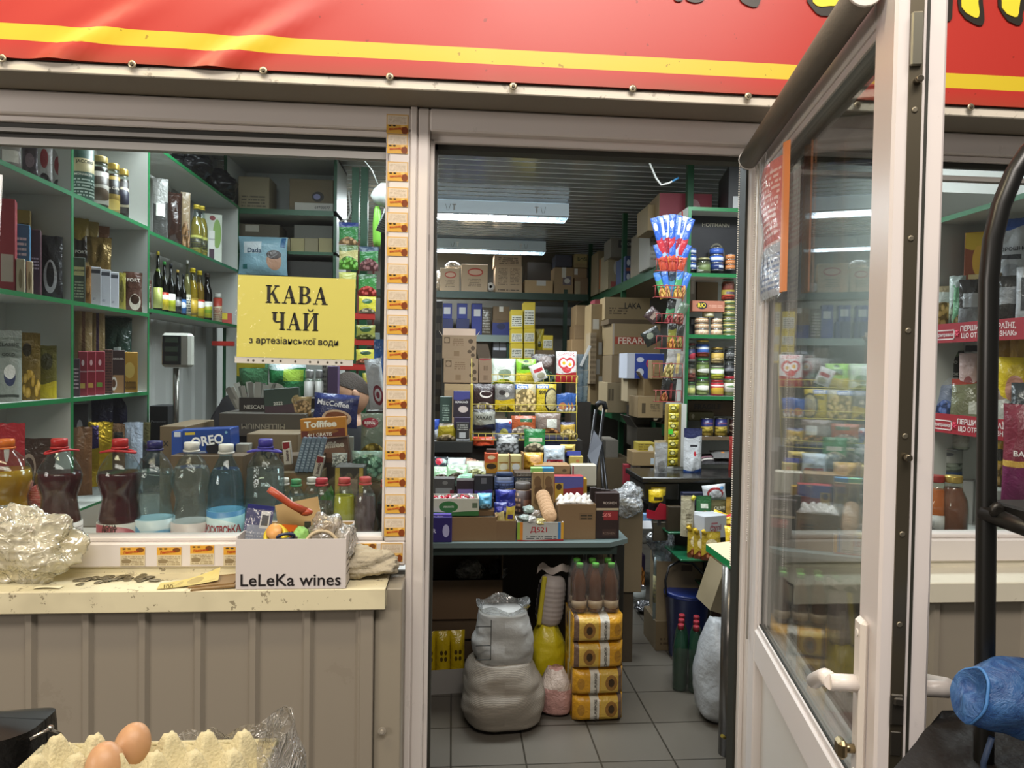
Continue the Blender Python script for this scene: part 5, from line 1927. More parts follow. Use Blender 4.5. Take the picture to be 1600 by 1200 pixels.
# ---------------------------------------------------------------- bottles in the window
BYY = .13
bottle('big bottle of orange juice drink cut by the left edge of the view', -14, 690, 850, 76, 'd8a011', 'd06a20', None, Y=BYY, z=1.0, lfac=.6, level=.80)
bottle('dark red fruit drink bottle with red handle, left of the pair', 113, 687, 848, 64, '7a1c20', 'b02422', 'c9c2ba;d.1,.1,.9,.9,10,8d857d', Y=BYY, z=1.0, lfac=.35, handle='b8262a', waist=.57, lv=(.10, .36), level=.78, rz=R(60))
bottle('dark red fruit drink bottle with red handle, right of the pair', 172, 689, 850, 66, '7a1c20', 'b02422', 'c6c4be;e.42,.62,.26,.36,a8525a;r.2,.0,.7,.25,39463c', Y=BYY - .02, z=1.0, lfac=.35, handle='b8262a', waist=.57, lv=(.10, .36), level=.78, txt=[('AQUA', .48, .325, .34, '26221f'), ('FRUIT', .48, .295, .34, '26221f')])
bottle('clear water bottle with dark blue cap and pale blue label', 229, 692, 850, 60, 'eef4f4', '26235e', 'a9c4cf;v.72>c3d2d6;e.3,.5,.16,.4,5f93b5;e.62,.4,.14,.3,6fa3c4;e.85,.4,.12,.3,4f88b0', Y=BYY, z=1.0, lfac=.05, waist=.57, lv=(.10, .385), level=.80, bump=.3, txt=[('AQUA', .62, .165, .4, '9a2a3a')])
bottle('clear water bottle with white cap and pale pink label', 288, 694, 850, 60, 'f0f4f4', 'd6d2ca', 'c9bdb8;e.35,.4,.14,.3,d09a98;e.65,.4,.2,.3,cf9aa0', Y=BYY, z=1.0, lfac=.04, waist=.57, lv=(.10, .36), level=.84, bump=.3)
bottle('blue tinted mineral water bottle with white cap and blue label', 344, 697, 850, 57, 'dce9f0', 'd8d6d0', '9cc9d4;v.88>4f86b5;e.35,.5,.34,.36,c9dcdc;e.55,.26,.1,.14,8f8a4a;e.86,.5,.09,.14,2f6fa0', Y=BYY, z=1.0, shape='straight', glass='d4e6ef', lfac=.04, lv=(.10, .47), level=.84, txt=[('РОСКІВСЬКА', .5, .30, .95, 'a82e30', 0, .07)])
bottle('large clear water bottle with purple cap and handle behind the white box', 406, 689, 850, 64, 'eaf1f1', '3f3690', None, Y=.16, z=1.0, lfac=.05, handle='453aa0', level=.80, bump=.3, waist=.3)
for lab, cx, y0, wp, liq, cap, lb, Y, lf, lev in (
    ('small clear bottle with white cap right of the large water bottle', 441, 749, 27, 'dfe6e0', 'd8d4cc', None, .24, .08, .8),
    ('small clear bottle with green cap behind the white box', 459, 751, 31, 'e0e6de', '3f8a5a', None, .18, .08, .85),
    ('small clear bottle with white cap between the green and red caps', 484, 748, 29, 'e3e6e0', 'd8d4cc', 'b8b4a8', .25, .08, .8),
    ('small clear drink bottle with red cap, first of three red caps', 499, 750, 37, 'b9a79e', 'a82a34', None, .15, .15, .75),
    ('small yellow lemonade bottle with red cap', 535, 749, 36, 'd8cc1a', 'a82a34', None, .13, .55, .84),
    ('small pale pink drink bottle with red cap beside the window post', 568, 748, 36, 'dcbcbc', 'b02a34', 'c9a29e;v.5>b06a6a', .13, .15, .84),
    ('dark cola bottle half hidden behind the white window post', 601, 752, 30, '2a1410', 'a82a34', None, .18, .7, .75),
):
    bottle(lab, cx, y0, 850, wp, liq, cap, lb, Y=Y, z=1.0, lfac=lf, level=lev, waist=.42, lv=(.05, .22), name='small_drink_bottle')

# ---------------------------------------------------------------- things piled behind the bottles
bx('blue biscuit box with white lettering standing behind the bottles', (288, 671, 360, 714), '23448c;r.04,.84,.26,.94,c9b23c;e.62,.3,.14,.26,1b1b22;e.93,.88,.03,.05,7fb0c8', Y=.52, dp=.10, txt=[('OREO', .52, .60, .68, 'f0f2f4', R(6), .36, .03), ('ORIGINAL', .36, .2, .24, 'c9d6ea')], rough=.3, ry=R(-3))
bx('blue biscuit box end with a white flap left of the lettered one', (268, 674, 286, 714), '2a4a96;r.2,.8,.8,1,cfd4dc', Y=.60 - .06, dp=.12, rough=.3)
bx('kraft carton with handwriting left of the blue biscuit boxes', (250, 666, 288, 760), '6d5c42', Y=.66, z=1.0, dp=.3, txt=[('X', .25, .82, .22, '22201c'), ('CO', .28, .52, .35, '22201c')])
bx('kraft carton under the biscuit box behind the bottles', (268, 712, 378, 790), '5d4c36', Y=.46, z=1.0, dp=.12)
bx('brown carton with handwritten word in the middle of the window', (386, 678, 464, 800), '75644a', Y=.62, z=1.0, dp=.25, txt=[('КАВА', .62, .78, .66, '2a261f'), ('СОЛО', .62, .62, .5, '2a261f')])
bx('white slip carton left of the handwritten brown carton', (368, 694, 388, 726), '8d8a80', Y=.56, dp=.05)
bx('long dark carton with upside-down printed name behind the bottles', (344, 646, 476, 682), '413b31', Y=.80, dp=.3, txt=[('MILLENNIUM', .51, .44, .5, '8a8474', math.pi)])
bx('dark carton supporting the long carton', (344, 682, 476, 800), '3a3228', Y=.96, z=1.0, dp=.15)
bx('open kraft box on the inner counter behind the small bottles', (440, 738, 500, 760), '6a5a3a', Y=.45, z=1.0, dp=.12)
p = PY(272, 660, 1.35)
T = Th('shop_scale', 'electronic shop scale with display on a metal pole', 'scale', (p.x, 1.35, 1.0))
k = depth(p) / F_PX
zt, zb2_, zpt = PY(272, 520, 1.35).z - 1, PY(272, 574, 1.35).z - 1, PY(272, 575, 1.35).z - 1
T.add('pole', M().tube([(0, .02, .12), (0, .02, zpt)], .012, 12), pm('8f8d86', .25, metal=.9))
i = T.add('display_head', M().box(-.058, -.0, zb2_, .068, .055, zt, 0, .012), pm('b5b5ac', .4))
T.add('display_panel', M().box(-.05, -.003, zb2_ + .012, .028, .001, zt - .012, 0, .001), pm('23282a', .3), i)
for z in (.18, .45, .72):
    T.add('screen', M().box(-.038, -.005, zb2_ + (zt - zb2_) * z, .015, -.002, zb2_ + (zt - zb2_) * (z + .15)), pm('4a5a4c', .2), i)
T.add('body', M().box(-.13, -.10, 0, .16, .14, .12, 0, .015), pm('26282a', .4))
T.add('platform', M().grid(lambda u, v: (-.16 + u * .36, -.12 + v * .28, .125 + .10 * abs(2 * u - 1) ** 3), 12, 4).grid(lambda u, v: (-.16 + u * .36, -.12 + v * .28, .120 + .10 * abs(2 * u - 1) ** 3), 12, 4, flip=True), pm('191a1c', .3))
T.done()
bx('black appliance carton left of the scale', (234, 634, 262, 700), '232426', Y=1.45, z=1.0, dp=.12, txt=[('Panasonic', .5, .80, .8, '8a8c8e')])
p = PY(330, 680, .95)
T = Th('bag_stack', 'stack of folded grey plastic bags draped over the counter', 'bags', (p.x, 1.12, 1.26))
for i in range(9):
    def bf(u, v, i=i):
        return (-.10 + u * .07 + v * (.115 - .004 * i) + i * .007, -.03 + .08 * u - i * .007 + .010 * math.sin(v * 5 + i), -.06 + .20 * math.sin(v * 1.5) + .004 * i - .10 * u * (1 - v) + .006 * math.sin(v * 9 + i * 2))
    T.add('plastic_bag', M().grid(bf, 8, 14), pm(('777880', '9a9ba2', '5e5f66')[i % 3], .28, bump=.4, bscale=20))
T.done()
bx('grey box holding up the folded plastic bags', (300, 672, 352, 720), '35322e', Y=1.05, z=1.0, dp=.16)
# box of sachets
p = PY(394, 646, .86)
T = Th('sachet_box', 'dark box full of fanned white coffee sachets on the long carton', 'sachets', (p.x, .94, PY(394, 646, .83).z))
T.add('box', M().box(-.058, -.045, 0, .062, .045, .055), pm('2c2622', .45))
letter(T, 'NESCAFÉ', .0, .022, .08, 'd8d4cc', -.0452)
random.seed(4)
for i in range(16):
    x = -.066 + i * .0085
    m = M().box(-.011, -.0008, 0, .011, .0008, .085 + random.random() * .02)
    m.xf(Matrix.Translation((x, random.uniform(-.03, .02), .012)) @ Matrix.Rotation(R(-28 + i * 3.8), 4, 'Y') @ Matrix.Rotation(R(random.uniform(-50, 50)), 4, 'Z'))
    T.add('sachet', m, pm('b9b8b0' if i % 3 else '8d8c86', .4))
T.done()
bx('yellow topped economy packet behind the sachet box', (370, 565, 414, 600), '3a6a44;v.72>c9b62c;f.35,7a3a48', Y=1.5, z=1.33, dp=.06, txt=[('ECONOMY', .55, .84, .75, '3a3a20')])
pch('green pouch with dark red contents behind the sachet box', (372, 575, 416, 620), '3f6a48;f.6,7a4450', Y=1.42, z=1.28, rough=.2)
pch('green washing powder pack with white and blue front', (416, 566, 474, 615), '2a7040;v.9>bfcfd0;r.45,.72,.95,.9,8fae3c;v.42<3a86a8', Y=1.5, z=1.25, t=.1, txt=[('ARIEL', .6, .27, .55, 'c93038')], name='washing_powder', cat='washing powder')
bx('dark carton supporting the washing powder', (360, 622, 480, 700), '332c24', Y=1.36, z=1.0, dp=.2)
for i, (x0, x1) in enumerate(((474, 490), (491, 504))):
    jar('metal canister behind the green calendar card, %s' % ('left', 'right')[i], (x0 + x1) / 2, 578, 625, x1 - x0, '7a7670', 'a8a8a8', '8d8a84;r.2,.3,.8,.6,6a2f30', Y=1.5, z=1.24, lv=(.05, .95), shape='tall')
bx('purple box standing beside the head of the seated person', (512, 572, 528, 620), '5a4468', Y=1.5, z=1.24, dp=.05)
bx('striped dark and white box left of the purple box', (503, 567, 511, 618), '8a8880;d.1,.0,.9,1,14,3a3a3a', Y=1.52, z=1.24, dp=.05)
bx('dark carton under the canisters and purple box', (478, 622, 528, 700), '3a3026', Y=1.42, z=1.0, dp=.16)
bx('dark green calendar card with year and gold swirl', (414, 607, 468, 648), '20362a;v.35<3a1c28;e.95,.5,.16,.2,a9976a', Y=.84, dp=.03, rx=R(-8), ry=R(-5), txt=[('2022', .40, .42, .26, 'd6d6cc')], name='calendar_card', cat='card')
pch('pale brown biscuit packet leaning by the calendar card', (458, 620, 486, 652), '8a7448;f.85,a8895a', Y=.84, rz=R(10))
pch('dark blue coffee drink pouch with a cup picture', (486, 616, 556, 668), '20285a;e.55,.28,.34,.26,c0a890;e.55,.32,.26,.16,7a4a34;v.86>2c3a7a', Y=.74, txt=[('MacCoffee', .45, .72, .7, 'd8dce6', R(-4))], t=.05, ry=R(4))
bx('orange and brown sweets box tilted behind the bottles', (471, 653, 540, 684), 'b87a2c;v.40<6a2f24;e.5,.3,.35,.14,8a5a2a', Y=.56, dp=.04, ry=R(-4), txt=[('Toffifee', .45, .70, .72, 'f2ead8', 0, .34, .04), ('4+1 GRATIS', .42, .17, .55, 'efe0d0')], rough=.3)
bx('brown sweets box under the orange sweets box', (492, 684, 546, 724), '6a4a38;e.5,.45,.42,.25,84604a', Y=.60, dp=.05, ry=R(-6), txt=[('Toffifee', .5, .72, .78, 'd8ccb8', 0, .24, .04)], rough=.3)
bx('kraft box under the chocolate bars', (440, 712, 500, 770), '5c4a34', Y=.50, z=1.0, dp=.1)
bx('dark carton holding up the sweets boxes', (486, 722, 548, 790), '46382a', Y=.60, z=1.0, dp=.12)
for i in range(5):
    bx('blue-grey wrapped bar in the leaning bundle, %s' % ordn(i, 5), (459 + i * 7.5, 682, 466 + i * 7.5, 738), '6f7f92;d.1,.1,.9,.9,10,a9b8c8', Y=.44, dp=.02, ry=R(14), name='snack_bar', cat='bar', group='blue-grey bars', rough=.25)
for i, (x0, y0, x1, y1, an) in enumerate(((444, 690, 456, 726, -6), (488, 712, 500, 745, 12))):
    bx('white and red chocolate bar %s of the blue-grey bars' % ('left', 'right')[i], (x0, y0, x1, y1), 'c9bfb4;v.7>8a2a30', Y=.43, dp=.02, ry=R(an), name='snack_bar', cat='bar', txt=[('bueno', .5, .4, 1.4, '4a2a24', R(90))], rough=.25)
T = Th('carton_flap', 'bright green folded carton flap behind the small bottles', 'box', (PY(508, 765, .4).x, .42, 1.0))
T.add('panel', M().prism([(-.03, 0), (.0, 0), (.012, .17), (-.03, .12)], 0, .003).prism([(0, 0), (.02, .0), (.02, .15), (.012, .17)], .0, .02), pm('3f7a34', .4))
T.done()
pch('clear bag of white sweets right of the green flap', (518, 708, 542, 730), 'b0b6b4;f.9,c9cfcc', Y=.46, rough=.15)
bx('tall white card behind the brown sweets box', (536, 682, 552, 730), '8d9088', Y=.64, dp=.01)
bx('dark open display box with yellow tabs behind the yellow lemonade', (523, 730, 568, 770), '2a251c;r0,.6,.16,1,9a8434;r.86,.6,1,1,9a8434;r.2,.55,.8,.85,6b6458', Y=.34, z=1.0, dp=.1, txt=[('KIDS', .72, .3, .35, 'b9b4a8')])
pch('silver and green glossy packet near the window post', (548, 706, 602, 756), '8fa89c;f.9,5f8f78', Y=.42, rough=.18, metal=.2, t=.05, wr=1.6)
bx('carton under the silver and green packet', (546, 756, 606, 800), '44382a', Y=.42, z=1.0, dp=.08)
pch('glossy pouch of crackers with red label near the window post', (562, 646, 602, 708), '6f7a6c;e.38,.76,.34,.13,8a2434;f.25,b09a3a', Y=.62, rough=.2, txt=[('REEVA', .38, .76, .42, 'e6dcd8')], t=.05)
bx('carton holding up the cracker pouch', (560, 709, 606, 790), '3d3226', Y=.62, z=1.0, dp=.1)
pch('white pouch with dark red embroidery pattern by the window post', (578, 560, 604, 640), 'b9bcc0;e.6,.28,.3,.2,7a2434;e.6,.28,.2,.13,b9bcc0;e.6,.28,.1,.07,7a2434', Y=.95, t=.05, ry=R(-8))
pch('crumpled blue bag above the embroidered pouch', (583, 530, 606, 600), '2f5fa0', Y=1.02, rough=.2, wr=2)
T = Th('bag_hook', 'black wire hook strip holding bags by the window post', 'hook', (0, 0, 0))
a, b = PY(598, 350, 1.08), PY(600, 640, 1.08)
T.add('strip', M().box(a.x - .004, 1.06, 1.0, a.x + .02, 1.08, a.z), pm('22251f', .4))
T.done()
bx('dark carton under the embroidered pouch', (572, 642, 606, 720), '2c241c', Y=.98, z=1.0, dp=.1)
pch('striped silver snack pouch by the window post at eye level', (586, 320, 604, 362), '8d9494;d.0,.0,1,1,12,4a5050', Y=1.04, t=.03, ry=R(20))

# ---------------------------------------------------------------- coins, bag, notes and the tool box on the sill
random.seed(11)
zs_ = zsl + .0005
for i in range(42):
    px = random.uniform(120, 240)
    f = (px - 120) / 120
    py = 909 - 10 * f + random.uniform(-3, 5)
    if i > 34:
        px, py = random.uniform(195, 250), random.uniform(903, 909)
    p = PZ(px, py, zs_)
    T = Th('coin', 'small silver coin in the scatter on the window sill', 'coin', (p.x, p.y, zs_ + (i % 3) * .0012), (R(random.uniform(-4, 4)), R(random.uniform(-4, 4)), random.random() * 6), 'coins on the window sill')
    T.add('coin', M().lathe([(.0085, 0), (.0092, .0004), (.0092, .0013), (.0085, .0017)], 16), pm('8f8874', .3, metal=.85))
    T.done()
p = PZ(45, 905, zsl)
crumple('crumpled clear plastic bag lying on the left end of the sill', (p.x - .01, -.068, zsl), (.125, .055, .085), 'f4efda', seed=4.4, fac=.36, amp=.40, n=72, rough=.10, fr=1.7)
T = Th('receipt', 'small white paper slip under the clear bag on the sill', 'paper', PZ(76, 918, zsl + .001))
T.add('paper', M().grid(lambda u, v: (-.03 + u * .06, -.012 + v * .022, .001 + .003 * math.sin(u * 3) * (1 - v)), 6, 3), pm('e3dcbc', .5))
T.done()
T = Th('banknote', 'curled yellowish banknote lying on the sill beside the coins', 'banknote', PZ(298, 912, zsl + .001), (0, 0, R(12)))
T.add('note', M().grid(lambda u, v: (-.07 + u * .135, -.03 + v * .05, .001 + .030 * u ** 2 * (.4 + .6 * v)), 12, 5), pk('c9b56c;e.6,.5,.14,.34,a8945a;r.05,.1,.95,.2,b8a460;d.1,.3,.4,.8,4,8d7a48', .5, .1))
letter(T, '100', -.045, 0.004, .02, '7a6a3c', -.026)
T.done()
T = Th('cardboard_scrap', 'flat piece of brown cardboard on the sill left of the white box', 'cardboard', PZ(340, 912, zsl + .001), (0, R(-4), R(4)))
T.add('sheet', M().box(-.05, -.045, 0, .05, .04, .004).box(-.06, -.03, .004, .045, .05, .007), pm('8a6c40', .6, dirt=.3))
T.done()
# white wine carton used as tool box
c0 = PZ(369, 926, zsl + .0005)
fY = -.150
a, b = PY(368, 926, fY), PY(540, 926, fY)
WX0, WX1 = a.x, b.x
WBH = PY(450, 843, fY).z - zsl
T = Th('wine_carton', 'white cardboard wine box full of tools and tape on the sill', 'box', ((WX0 + WX1) / 2, fY, zsl + .001))
hw = (WX1 - WX0) / 2
m = M()
m.box(-hw, 0, 0, hw, .003, WBH).box(-hw, .142, 0, hw, .145, WBH + .012).box(-hw, .003, 0, -hw + .003, .142, WBH + .006).box(hw - .003, .003, 0, hw, .142, WBH + .008).box(-hw, .003, 0, hw, .142, .003)
bod = T.add('body', m, pm('cfc8c4', .5, dirt=.12, dscale=20))
T.add('inner_lining', M().box(-hw + .003, .1395, .003, hw - .003, .142, WBH + .010), pm('a58a5c', .6))
fl = M().box(-.05, .0, 0, .06, .003, .075)
fl.xf(Matrix.Translation((-.01, .135, WBH - .01)) @ Matrix.Rotation(R(-10), 4, 'X') @ Matrix.Rotation(R(-12), 4, 'Y'))
T.add('flap', fl, pm('a58a5c', .6))
letter(T, 'LeLeKa wines', .0, .022, hw * 1.82, '1e1a1a', -.0002, fat=.008, height=.029)
for i in range(8):
    mm = M().box(hw, .015, .03 + i * .008, hw + .0006, .05 + .02 * (i % 3), .033 + i * .008)
    T.add('small_print', mm, pm('4a4440', .5)) if i % 2 == 0 else None
T.done()
zb_ = zsl + .004
def inbox(px, py, Y):
    return PY(px, py, Y)
T = Th('cutlery_pack', 'blue and silver blister pack standing in the white box', 'packet', inbox(391, 850, -.09), (R(-6), R(8), R(6)))
T.loc.z = zb_ + .02
T.add('card', M().box(-.032, -.001, 0, .032, .001, .165, 0, 0, mf=1), [pm('262a5c', .35), pk('2a2d66;r.1,.35,.9,.70,8d93a8;d.05,.05,.95,.62,12,b8bcc8;r.55,.66,.9,.92,d6d6d8;r.6,.7,.85,.86,4a4a50', .3, .2)])
T.add('blister', M().grid(lambda u, v: (-.032 + u * .074, -.006 - .012 * math.sin(math.pi * u) * math.sin(math.pi * v) ** .4, .0 + v * .155), 12, 12), clear('eef0f0', .06, .06, .5, 40))
T.done()
hA, hB = inbox(478, 800, -.06), inbox(420, 764, -.085)
T = Th('tape_gun', 'orange-red handled tape cutter sticking out of the white box', 'tool', inbox(478, 815, -.06))
L0 = T.loc
m = M().tube([hB - L0, hB.lerp(hA, .3) - L0 + V((0, 0, -.002)), hB.lerp(hA, .65) - L0 + V((-.004, 0, -.002)), hA - L0], [.0085, .0095, .0085, .011], 12)
m.sphere((hA - L0), (.017, .012, .010), 10)
T.add('handle', m, pm('a5462c', .35))
T.add('blade', M().box(-.004, .0, -.06, .012, .004, .0, 0, .001).box(-.012, -.006, -.07, .0, .01, -.02, 0, .003), pm('2a2622', .4))
T.done()
p = inbox(432, 838, -.10)
T = Th('tape_roll', 'yellow tape roll lying tilted in the white box', 'tape', (p.x, -.10, p.z), (R(55), R(-20), 0))
T.add('tape', M().lathe([(.020, -.012), (.028, -.012), (.028, .012), (.020, .012), (.020, -.012)], 24), pm('d8bf2e', .35))
T.done()
p = inbox(432, 832, -.102)
T = Th('orange_pad', 'peach coloured disc inside the yellow tape roll', 'disc', (p.x - .004, -.108, p.z + .004), (R(60), R(-20), 0))
T.add('disc', M().lathe([(.0, -.004), (.019, -.004), (.019, .004), (0, .004)], 20), pm('dba05c', .4))
T.done()
p = inbox(447, 842, -.125)
T = Th('scissors', 'dark blue scissor handle loop in the white box', 'scissors', (p.x, -.128, p.z + .006), (R(40), 0, R(20)))
T.add('loop', M().tube([(.020 * math.cos(a), .0, .011 * math.sin(a)) for a in [i * math.pi / 9 for i in range(19)]], .0035, 8, cap=False), pm('26304f', .35))
T.add('blades', M().box(.018, -.002, -.055, .028, .002, -.004), pm('9a9a98', .3, metal=.8))
T.done()
p = inbox(470, 838, -.09)
crumple('small green cloth bundle in the white box', (p.x, -.085, p.z - .028), (.022, .02, .026), '8fc46a', name='cloth_bundle', cat='cloth', seed=6, mat=pm('8cc06a', .5, bump=.5), amp=.15, flat=False)
p = inbox(447, 830, -.04)
T = Th('price_tag', 'orange price card with black figures in the white box', 'card', (p.x, -.04, zb_ + .05), (R(-10), R(4), 0))
T.add('card', M().box(-.018, 0, 0, .020, .001, .075), pm('dd6a1c', .4))
letter(T, '8', .005, .052, .014, '2a1c14', -.0001, R(90), height=None)
T.done()
p = inbox(505, 830, -.07)
crumple('clear plastic bag of twine bulging from the white box', (p.x + .01, -.075, zb_ + .055), (.050, .045, .052), 'e6dfd2', seed=12, fac=.22, amp=.35, n=48)
p = inbox(540, 842, -.06)
crumple('thin white plastic bag at the right end of the white box', (p.x, -.07, zb_ + .045), (.028, .045, .045), 'e4dfd6', seed=17, fac=.4, amp=.4, n=40)
p = inbox(503, 845, -.11)
T = Th('tape_reel', 'large beige roll of packing tape leaning in the white box', 'tape', (p.x, -.108, p.z - .018), (R(72), 0, R(4)))
T.add('tape', M().lathe([(.036, -.022), (.043, -.022), (.043, .022), (.036, .022), (.036, -.022)], 32), pm('b9a888', .35))
T.done()
p = PZ(580, 892, zsl)
crumple('dirty white cotton work gloves lying right of the white box', (p.x - .005, -.055, zsl), (.075, .038, .038), 'c9c0a8', name='work_gloves', cat='gloves', seed=9, mat=pm('b8ae98', .8, dirt=.4, bump=.4, bscale=120), amp=.5, n=40)


# ================================================================ GOODS SEEN THROUGH THE DOORWAY: BACK WALL
B = 5.73
K1, K2 = 'b49a78', '8d7350'
zt_ = zb1
crumple('clear plastic wrapped bundle at the left end of the back top shelf', (PY(682, 440, B).x, B + .2, zb1), (.06, .12, .12), 'b9b6b0', seed=3, fac=.5)
OV = ';e.53,.72,.30,.15,b5402c;e.53,.72,.25,.10,d8b49a;d.25,.2,.75,.5,5,8d7860'
bx('cream carton with red oval mark, smaller of two on the back top shelf', (688, 419, 718, 452), 'c2a98a' + OV, Y=B, z=zt_, dp=.3)
crumple('loose clear plastic over the smaller cream carton on the top shelf', (PY(708, 420, B).x, B + .1, PY(705, 419, B).z), (.08, .1, .04), 'c9c4bc', seed=7, fac=.25)
bx('cream carton with red oval mark, larger of two on the back top shelf', (721, 413, 762, 453), 'c2a98a' + OV, Y=B, z=zt_, dp=.35, flap=.2)
T = Th('paper_roll', 'white paper roll standing on end between cartons on the top shelf', 'roll', (PY(767, 447, B).x, B + .02, PY(767, 447.5, B).z))
m = M().lathe([(.016, 0), (.045, 0), (.045, .1), (.016, .1), (.016, 0)], 24)
m.xf(Matrix.Rotation(R(-90), 4, 'X'))
T.add('roll', m, pm('d0ccc6', .6))
T.add('hole', M().lathe([(.0165, .004), (.0165, .095)], 16).xf(Matrix.Rotation(R(-90), 4, 'X')), pm('1c1a18', .7))
T.done()
TB = ';d.1,.3,.45,.95,12,7a6650;d.55,.3,.9,.95,12,7a6650;d.1,.08,.9,.16,1,5a4a38'
bx('cream carton printed with a table of figures on the back top shelf', (774, 416, 816, 456), 'b79e80' + TB, Y=B, z=zt_, dp=.35)
bx('matching carton on top of the carton printed with a table', (772, 399, 815, 416), 'b0977a;d.15,.2,.9,.9,4,6a5844', Y=B, dp=.3)
bx('dark carton behind the low open carton on the back top shelf', (824, 410, 862, 440), '3a3026', Y=B + .3, z=zt_, dp=.3)
bx('low open kraft carton with white label on the back top shelf', (820, 438, 864, 457), 'b0946c;r.42,.6,.75,1,c9c6c0', Y=B, z=zt_, dp=.3)
bx('tall kraft carton with bottle sticker on the back top shelf', (866, 418, 896, 458), '8f7654;r.45,.35,.9,.68,5a5058;e.68,.5,.16,.1,b9b4ac', Y=B, z=zt_, dp=.3, tape=2)
bx('dark bluish carton on top of the tall kraft carton', (868, 398, 894, 417), '3c3a44', Y=B + .05, dp=.3)
bx('small carton marked with letters at the right end of the top shelf, topmost', (897, 397, 918, 418), '8a744e;r0,.3,1,1,9a8858', Y=B - .02, dp=.2, txt=[('Бебі', .6, .65, .7, '2f3a26')])
bx('small carton with a white label, middle of the right end stack', (896, 419, 917, 434), '84694a;r.05,.3,.3,.95,c3c0ba', Y=B - .02, dp=.2)
bx('small torn carton at the base of the right end stack', (898, 434, 919, 459), '7a6044;r.0,.0,.4,.8,9a8a6c', Y=B - .02, z=zt_, dp=.2)
z = zb2
for i, x in enumerate((690, 714, 737)):
    bx('navy blue carton with white label, %s on the back middle shelf' % ordn(i, 3), (x, 474, x + 16, 524 if i == 2 else 498), '25307a;r.2,%s,.85,%s,c3c3c4' % (('.3', '.75') if i < 2 else ('.6', '.82')), Y=B + .1, z=None if i < 2 else z, dp=.25, group=None)
for i, x in enumerate((688, 713)):
    bx('dark blue carton supporting the navy one, %s' % ordn(i, 2), (x, 498, x + 20, 524), '1d2250', Y=B + .1, z=z, dp=.25)
pch('clear plastic wrapped stack on the back middle shelf', (752, 480, 768, 522), '5d564a;d.1,.1,.9,.9,8,9a958c', Y=B + .1, z=z, rough=.15)
bx('brown carton with blue band, lower of two on the back middle shelf', (769, 500, 797, 523), '6a5438;v.85<2a3370;v.12<2a3370;e.5,.6,.25,.2,20264a', Y=B + .1, z=z, dp=.25)
bx('brown carton, upper of two on the back middle shelf', (770, 479, 796, 500), '6f593c', Y=B + .1, dp=.25, tape=2)
z3 = 1.02
bx('thin carton leaning diagonally below the back middle shelf', (748, 527, 768, 562), '4a3a28', Y=B, dp=.05, ry=R(-14))
bx('dark carton with two white labels below the back middle shelf', (769, 529, 792, 562), '23211f;r.05,.45,.45,.95,a9abb4;r.5,.45,.95,.95,a9abb4', Y=B + .05, dp=.2)
YL = 'a08c1a;r.04,.12,.96,.70,a9a79a;d.08,.16,.92,.66,5,4a4a3c'
for c, (x0, x1, ys) in enumerate(((798, 816, (484, 514, 537, 562)), (818, 835, (472, 513, 537, 562)))):
    for r_ in range(3):
        bx('yellow carton with grey label, %s in the %s yellow column' % (('top', 'middle', 'bottom')[r_], ('left', 'right')[c]), (x0, ys[r_], x1 + 1, ys[r_ + 1]), YL, Y=5.2 + c * .02, dp=.2, bev=.004)
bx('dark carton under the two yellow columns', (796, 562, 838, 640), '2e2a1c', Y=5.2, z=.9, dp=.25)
pch('crumpled yellow bag right of the yellow columns', (836, 514, 850, 548), '8f8218;e.5,.3,.2,.15,3a3a20', Y=5.3, wr=2)
bx('yellow carton with grey label lying apart on the right', (848, 524, 864, 547), YL, Y=5.25, dp=.2)
bx('dark kraft carton below the separate yellow carton', (834, 547, 866, 600), '54432c', Y=5.25, dp=.3)
T = Th('window_panel', 'painted patch of window light low on the back wall between the racks', 'panel', PY(862, 500, 6.6))
T.add('panel', M().box(-.24, 0, -.06, .25, .01, .16), pm('a9adb0', .5))  # pale sheet in place of window light falling on the wall
T.done()
for i, (x0, y0, x1, y1) in enumerate(((900, 477, 918, 508), (898, 508, 917, 530), (893, 530, 916, 556), (905, 556, 918, 600))):
    bx('brown carton beside the green post, %s of the stack' % ('topmost', 'second', 'third', 'lowest')[i], (x0, y0, x1, y1), (K2, '866c4c', '9a7d58', '6e5840')[i], Y=5.0, dp=.3)
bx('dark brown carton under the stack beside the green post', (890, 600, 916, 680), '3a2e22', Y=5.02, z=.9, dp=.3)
T = Th('cup_stack', 'tall stacks of clear plastic cups beside the green post', 'cups', PY(909, 628, 3.3))
k = depth(T.loc) / F_PX
m = M()
for c in range(2):
    for i in range(3):
        m.lathe([(5.0 * k, (i * 25) * k), (6.0 * k, (i * 25 + 24) * k), (6.2 * k, (i * 25 + 24.5) * k)], 14, (c * 9 - 4) * k, c * .03)
T.add('cups', m, clear('c3d2da', .35, .1, .6, 60))
T.done()
bx('white folded card leaning over the cup stacks', (903, 537, 912, 572), 'c9c9c8', Y=3.25, dp=.005, ry=R(24), wk=.5)
T = Th('folded_box', 'dark box under the stacks of plastic cups', 'box', V((PY(909, 690, 3.3).x, 3.3, 1.0)))
T.add('body', M().box(-.05, -.02, 0, .06, .2, PY(909, 628, 3.3).z - 1.0), pm('2c2620', .5))
T.done()
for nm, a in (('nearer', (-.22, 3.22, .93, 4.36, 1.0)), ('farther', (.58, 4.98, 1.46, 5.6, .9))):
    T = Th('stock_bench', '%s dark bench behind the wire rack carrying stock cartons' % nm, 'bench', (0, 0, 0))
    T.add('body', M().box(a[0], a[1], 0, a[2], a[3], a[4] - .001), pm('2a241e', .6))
    T.done()
